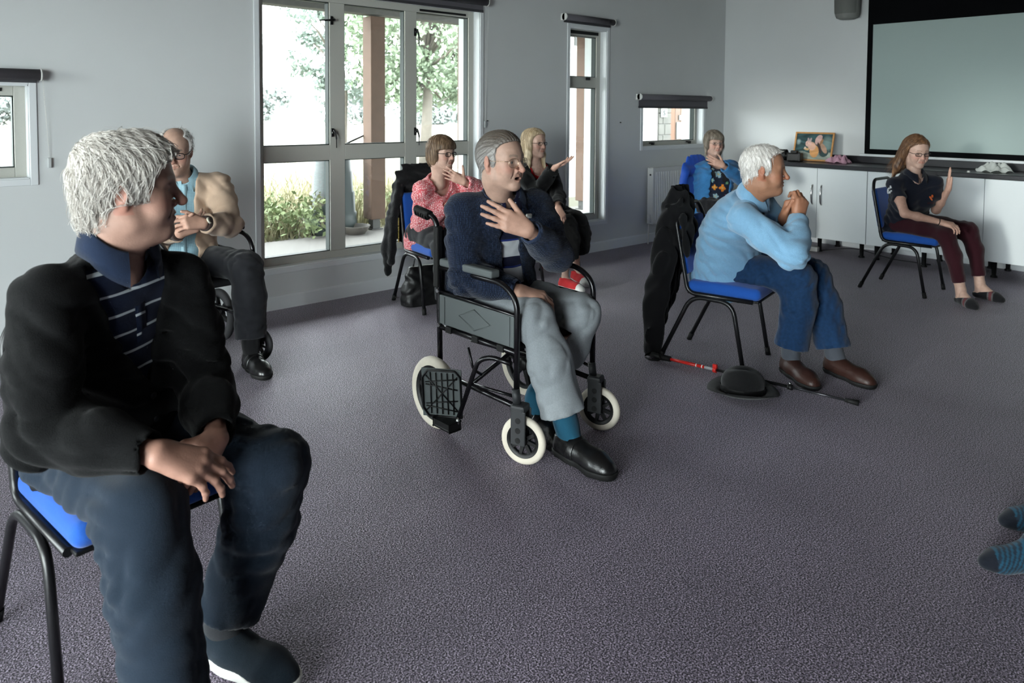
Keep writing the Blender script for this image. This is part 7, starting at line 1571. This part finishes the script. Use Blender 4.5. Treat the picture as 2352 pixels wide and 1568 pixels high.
# ------------------------------------------------------------------ coats hung on chairs, bag, hat, walking stick
def draped(name, ch, build, m, label, cat, lo, hi, h=0.008, amp=0.006, seed=1, fdir=(1, 0.3, 0.05)):
    """cloth over a chair, modelled in the chair's own frame"""
    o = empty(name, ch.location, ch.rotation_euler.z); F = Field(lo, hi, h); build(F); rg = np.random.default_rng(seed); fd = nrm(fdir)
    F.warp(lambda X, Y, Z: amp * (np.sin(np.stack([X, Y, Z], 1) @ fd * 95 + 2.2 * np.sin(Z * 13 + X * 9)) * 0.7 + 0.5 * np.sin(X * 60 + Z * 38 + Y * 50 + 1.0)))
    F.half((0, 0, 0.004), (0, 0, -1)); V, Q = F.mesh(); np_mesh('cloth', relax(V, Q, 2, 0.4), Q, m, o); tag(o, label, cat); return o
Yv = np.array([0, 1.0, 0]); Xv = np.array([1.0, 0, 0])
def jacket7(F):
    F.chain([(-0.07, 0.215, 0.900), (-0.08, 0.245, 0.70), (-0.09, 0.270, 0.44)], [0.13, 0.14, 0.12], 0.04, flat=(Yv, 0.22))
    F.chain([(-0.14, 0.140, 0.870), (-0.17, 0.110, 0.76), (-0.205, 0.10, 0.66)], [0.075, 0.055, 0.03], 0.03, flat=(Yv, 0.30))
    F.chain([(-0.16, 0.185, 0.905), (-0.03, 0.185, 0.912)], [0.042, 0.032], 0.03)
    F.chain([(-0.19, 0.20, 0.87), (-0.220, 0.225, 0.62), (-0.245, 0.265, 0.34), (-0.225, 0.290, 0.03)], [0.042, 0.056, 0.058, 0.040], 0.04)
    F.chain([(-0.05, 0.28, 0.5), (-0.12, 0.31, 0.27), (-0.20, 0.305, 0.08)], [0.10, 0.075, 0.04], 0.04, flat=(Yv, 0.5))
    F.chain([(-0.16, 0.24, 0.60), (-0.19, 0.285, 0.36), (-0.20, 0.31, 0.14)], [0.09, 0.085, 0.06], 0.04, flat=(Yv, 0.4))
draped('jacket', CH[7], jacket7, fabric('jacket_black', srgb(17, 17, 19), sheen=0.1), 'black jacket hung over the chair of the man in the fleece, trailing on the floor', 'jacket', (-0.40, 0.0, 0.0), (0.20, 0.50, 0.98), amp=0.010)
def knit3(F):
    F.chain([(-0.15, 0.200, 0.90), (0.13, 0.200, 0.905)], [0.045, 0.045], 0.03)
    F.chain([(-0.05, 0.225, 0.88), (-0.05, 0.265, 0.55)], [0.17, 0.16], 0.04, flat=(Yv, 0.18))
    F.chain([(-0.19, 0.200, 0.87), (-0.235, 0.230, 0.62), (-0.265, 0.260, 0.40), (-0.255, 0.270, 0.21)], [0.035, 0.045, 0.045, 0.028], 0.03)
    F.chain([(-0.21, 0.170, 0.86), (-0.245, 0.185, 0.60), (-0.262, 0.200, 0.30)], [0.030, 0.034, 0.028], 0.02)
k3 = draped('knitted_cardigan', CH[3], knit3, fabric('knit_black', srgb(20, 20, 22), bump=1.0, bscale=160), 'black knitted cardigan hung over the chair of the woman in pink', 'cardigan', (-0.36, 0.06, 0.1), (0.25, 0.40, 1.0), h=0.009, fdir=(0.2, 0.3, 1), amp=0.004)
gc = MB()
for i in range(16): gc.lathe([(0, -0.005), (0.0045, -0.003), (0.0055, 0), (0.0045, 0.003), (0, 0.005)], 8, Matrix.Translation((-0.236, 0.130, 0.46 + i * 0.0115)))
gc.build('bead_trim', mat('beads_gold', srgb(186, 170, 96), 0.35, metal=0.5), k3)
def jacket6(F):
    F.chain([(-0.15, 0.185, 0.865), (0.14, 0.185, 0.865)], [0.030, 0.030], 0.03)
    F.chain([(0.0, 0.215, 0.84), (0.0, 0.250, 0.42)], [0.19, 0.20], 0.04, flat=(Yv, 0.12))
    F.chain([(-0.185, 0.165, 0.84), (-0.225, 0.185, 0.62), (-0.25, 0.20, 0.36)], [0.028, 0.040, 0.045], 0.04, flat=(Yv, 0.8))
draped('jacket', CH[6], jacket6, fabric('jacket_royal_blue', srgb(34, 84, 186), rough=0.6), 'bright blue jacket hung over the chair by the radiator', 'jacket', (-0.38, 0.02, 0.2), (0.30, 0.4, 1.0), h=0.008, amp=0.0012)
# handbag under the chair of the woman in pink
hb = empty('handbag', (3.10, 4.44, 0), -0.1); F = Field((-0.24, -0.14, 0), (0.24, 0.14, 0.34), 0.008)
F.loft((0, 0, 0.0), np.array([[1, 0, 0], [0, 1, 0], [0, 0, 1.0]]), [0, 0.5, 0.9, 1.0], [0.19, 0.175, 0.15, 0.13], [0.09, 0.085, 0.04, 0.02], [0.09, 0.085, 0.04, 0.02], [0, 0, 0, 0], 0.28, 0, power=3)
F.warp(lambda X, Y, Z: 0.005 * np.sin(X * 60 + 2 * np.sin(Z * 30)) * np.sin(Z * 40)); F.half((0, 0, 0.002), (0, 0, -1)); V, Q = F.mesh(); np_mesh('bag_body', V, Q, mat('bag_leather', srgb(22, 22, 23), 0.45, bump=0.2, bscale=150), hb)
MB().tube(rounded([(-0.10, 0, 0.27), (-0.08, 0.01, 0.36), (0.08, 0.01, 0.36), (0.10, 0, 0.27)], 0.05), 0.006, 8).build('bag_handle', mat('bag_leather', srgb(22, 22, 23), 0.45), hb)
tag(hb, 'black leather handbag on the carpet under the chair by the big window', 'bag')
# trilby on the floor
ht = empty('trilby_hat', (3.315, 1.955, 0.0), 0.6); M_felt2 = fabric('hat_felt', srgb(22, 22, 23), bump=0.3)
F = Field((-0.2, -0.2, 0), (0.2, 0.2, 0.16), 0.006)
F.ell((0, 0, 0.055), (0.086, 0.108, 0.085), k=0.0); F.ell((0, 0.0, 0.150), (0.020, 0.085, 0.030), k=0.03, op='sub'); F.half((0, 0, 0.012), (0, 0, -1)); V, Q = F.mesh(); np_mesh('crown', V, Q, M_felt2, ht)
mb = MB(); n = 48; vs = []
for i in range(n):
    a = 2 * PI * i / n; ca, sa = math.cos(a), math.sin(a)
    for (r0, up, sg) in ((0.97, 0.0, 1), (1.35, 0.004, 1), (1.75, 0.030 * abs(ca) ** 1.5 + 0.004, 1), (1.76, 0.030 * abs(ca) ** 1.5 + 0.002, 1), (1.35, 0.001, 1), (0.97, -0.003, 1)):
        vs.append((0.086 * r0 * ca * (1.0 if r0 < 1.5 else 1.02), 0.104 * r0 * sa * (1.0 if r0 < 1.5 else 0.97), 0.012 + up))
fs = [(i * 6 + j, ((i + 1) % n) * 6 + j, ((i + 1) % n) * 6 + (j + 1) % 6, i * 6 + (j + 1) % 6) for i in range(n) for j in range(6)]
mb.add(vs, fs, True).build('brim', M_felt2, ht)
MB().add([(0.0885 * math.cos(2 * PI * i / 40), 0.111 * math.sin(2 * PI * i / 40), z) for i in range(40) for z in (0.016, 0.042)], [(2 * i, 2 * ((i + 1) % 40), 2 * ((i + 1) % 40) + 1, 2 * i + 1) for i in range(40)], True).build('hat_band', mat('ribbon_black', srgb(14, 14, 15), 0.5), ht)
tag(ht, 'black felt trilby hat lying on the carpet next to the walking pole', 'hat')
# telescopic walking pole
A, Bp = Vector((3.385, 2.60, 0.022)), Vector((3.60, 1.50, 0.014)); L_ = (Bp - A).length; st = empty('walking_pole', A); d = (Bp - A).normalized(); P = lambda t: d * (t * L_) + Vector((0, 0, 0))
sd = Vector((d.y, -d.x, 0))
M_red = mat('pole_red', srgb(196, 40, 34), 0.3); 
gp = MB().tube([P(0.0) - sd * 0.055 + Vector((0, 0, 0.004)), P(0.012) - sd * 0.03, P(0.02), P(0.06), P(0.12)], [0.017, 0.019, 0.019, 0.017, 0.015], 12); gp.build('grip', M_cap, st)
MB().tube([P(0.12), P(0.30)], 0.009, 12).build('upper_tube', M_red, st)
for t in (0.255, 0.285): MB().tube([P(t), P(t + 0.005)], 0.0095, 12).build('marker_ring', M_white, st)
MB().tube([P(0.30), P(0.345)], 0.0088, 12).build('label_tube', mat('pole_grey', srgb(150, 150, 152), 0.4), st)
c1 = MB().tube([P(0.345), P(0.362)], 0.017, 12); c1.bbox(-0.008, 0.008, -0.012, 0.012, 0.0, 0.03, 0.003, Matrix.Translation(P(0.353))); c1.build('red_clamp', M_red, st)
MB().tube([P(0.362), P(0.70)], 0.0078, 12).build('middle_tube', M_black, st)
c2 = MB().tube([P(0.70), P(0.722)], 0.014, 12); c2.build('lower_clamp', M_black, st); MB().tube([P(0.71) + Vector((0, 0, 0.012)), P(0.71) + Vector((0, 0, 0.026))], 0.007, 10).build('clamp_screw', M_chr, st)
MB().tube([P(0.722), P(0.95)], 0.0062, 12).build('lower_tube', mat('pole_dark_metal', srgb(70, 70, 74), 0.3, metal=0.7), st)
MB().tube([P(0.945), P(1.0)], [0.010, 0.014], 12).build('ferrule', M_cap, st)
MB().tube(rounded([P(0.01) + Vector((0, 0, 0.012)), P(-0.01) + sd * 0.05 + Vector((0, 0, 0.0)), P(0.05) + sd * 0.10 + Vector((0, 0, 0.004)), P(0.09) + sd * 0.05, P(0.05) + Vector((0, 0, 0.012))], 0.03), 0.006, 6, ry=0.002).build('wrist_strap', M_cap, st)
tag(st, 'red and black telescopic walking pole lying on the carpet', 'walking pole')
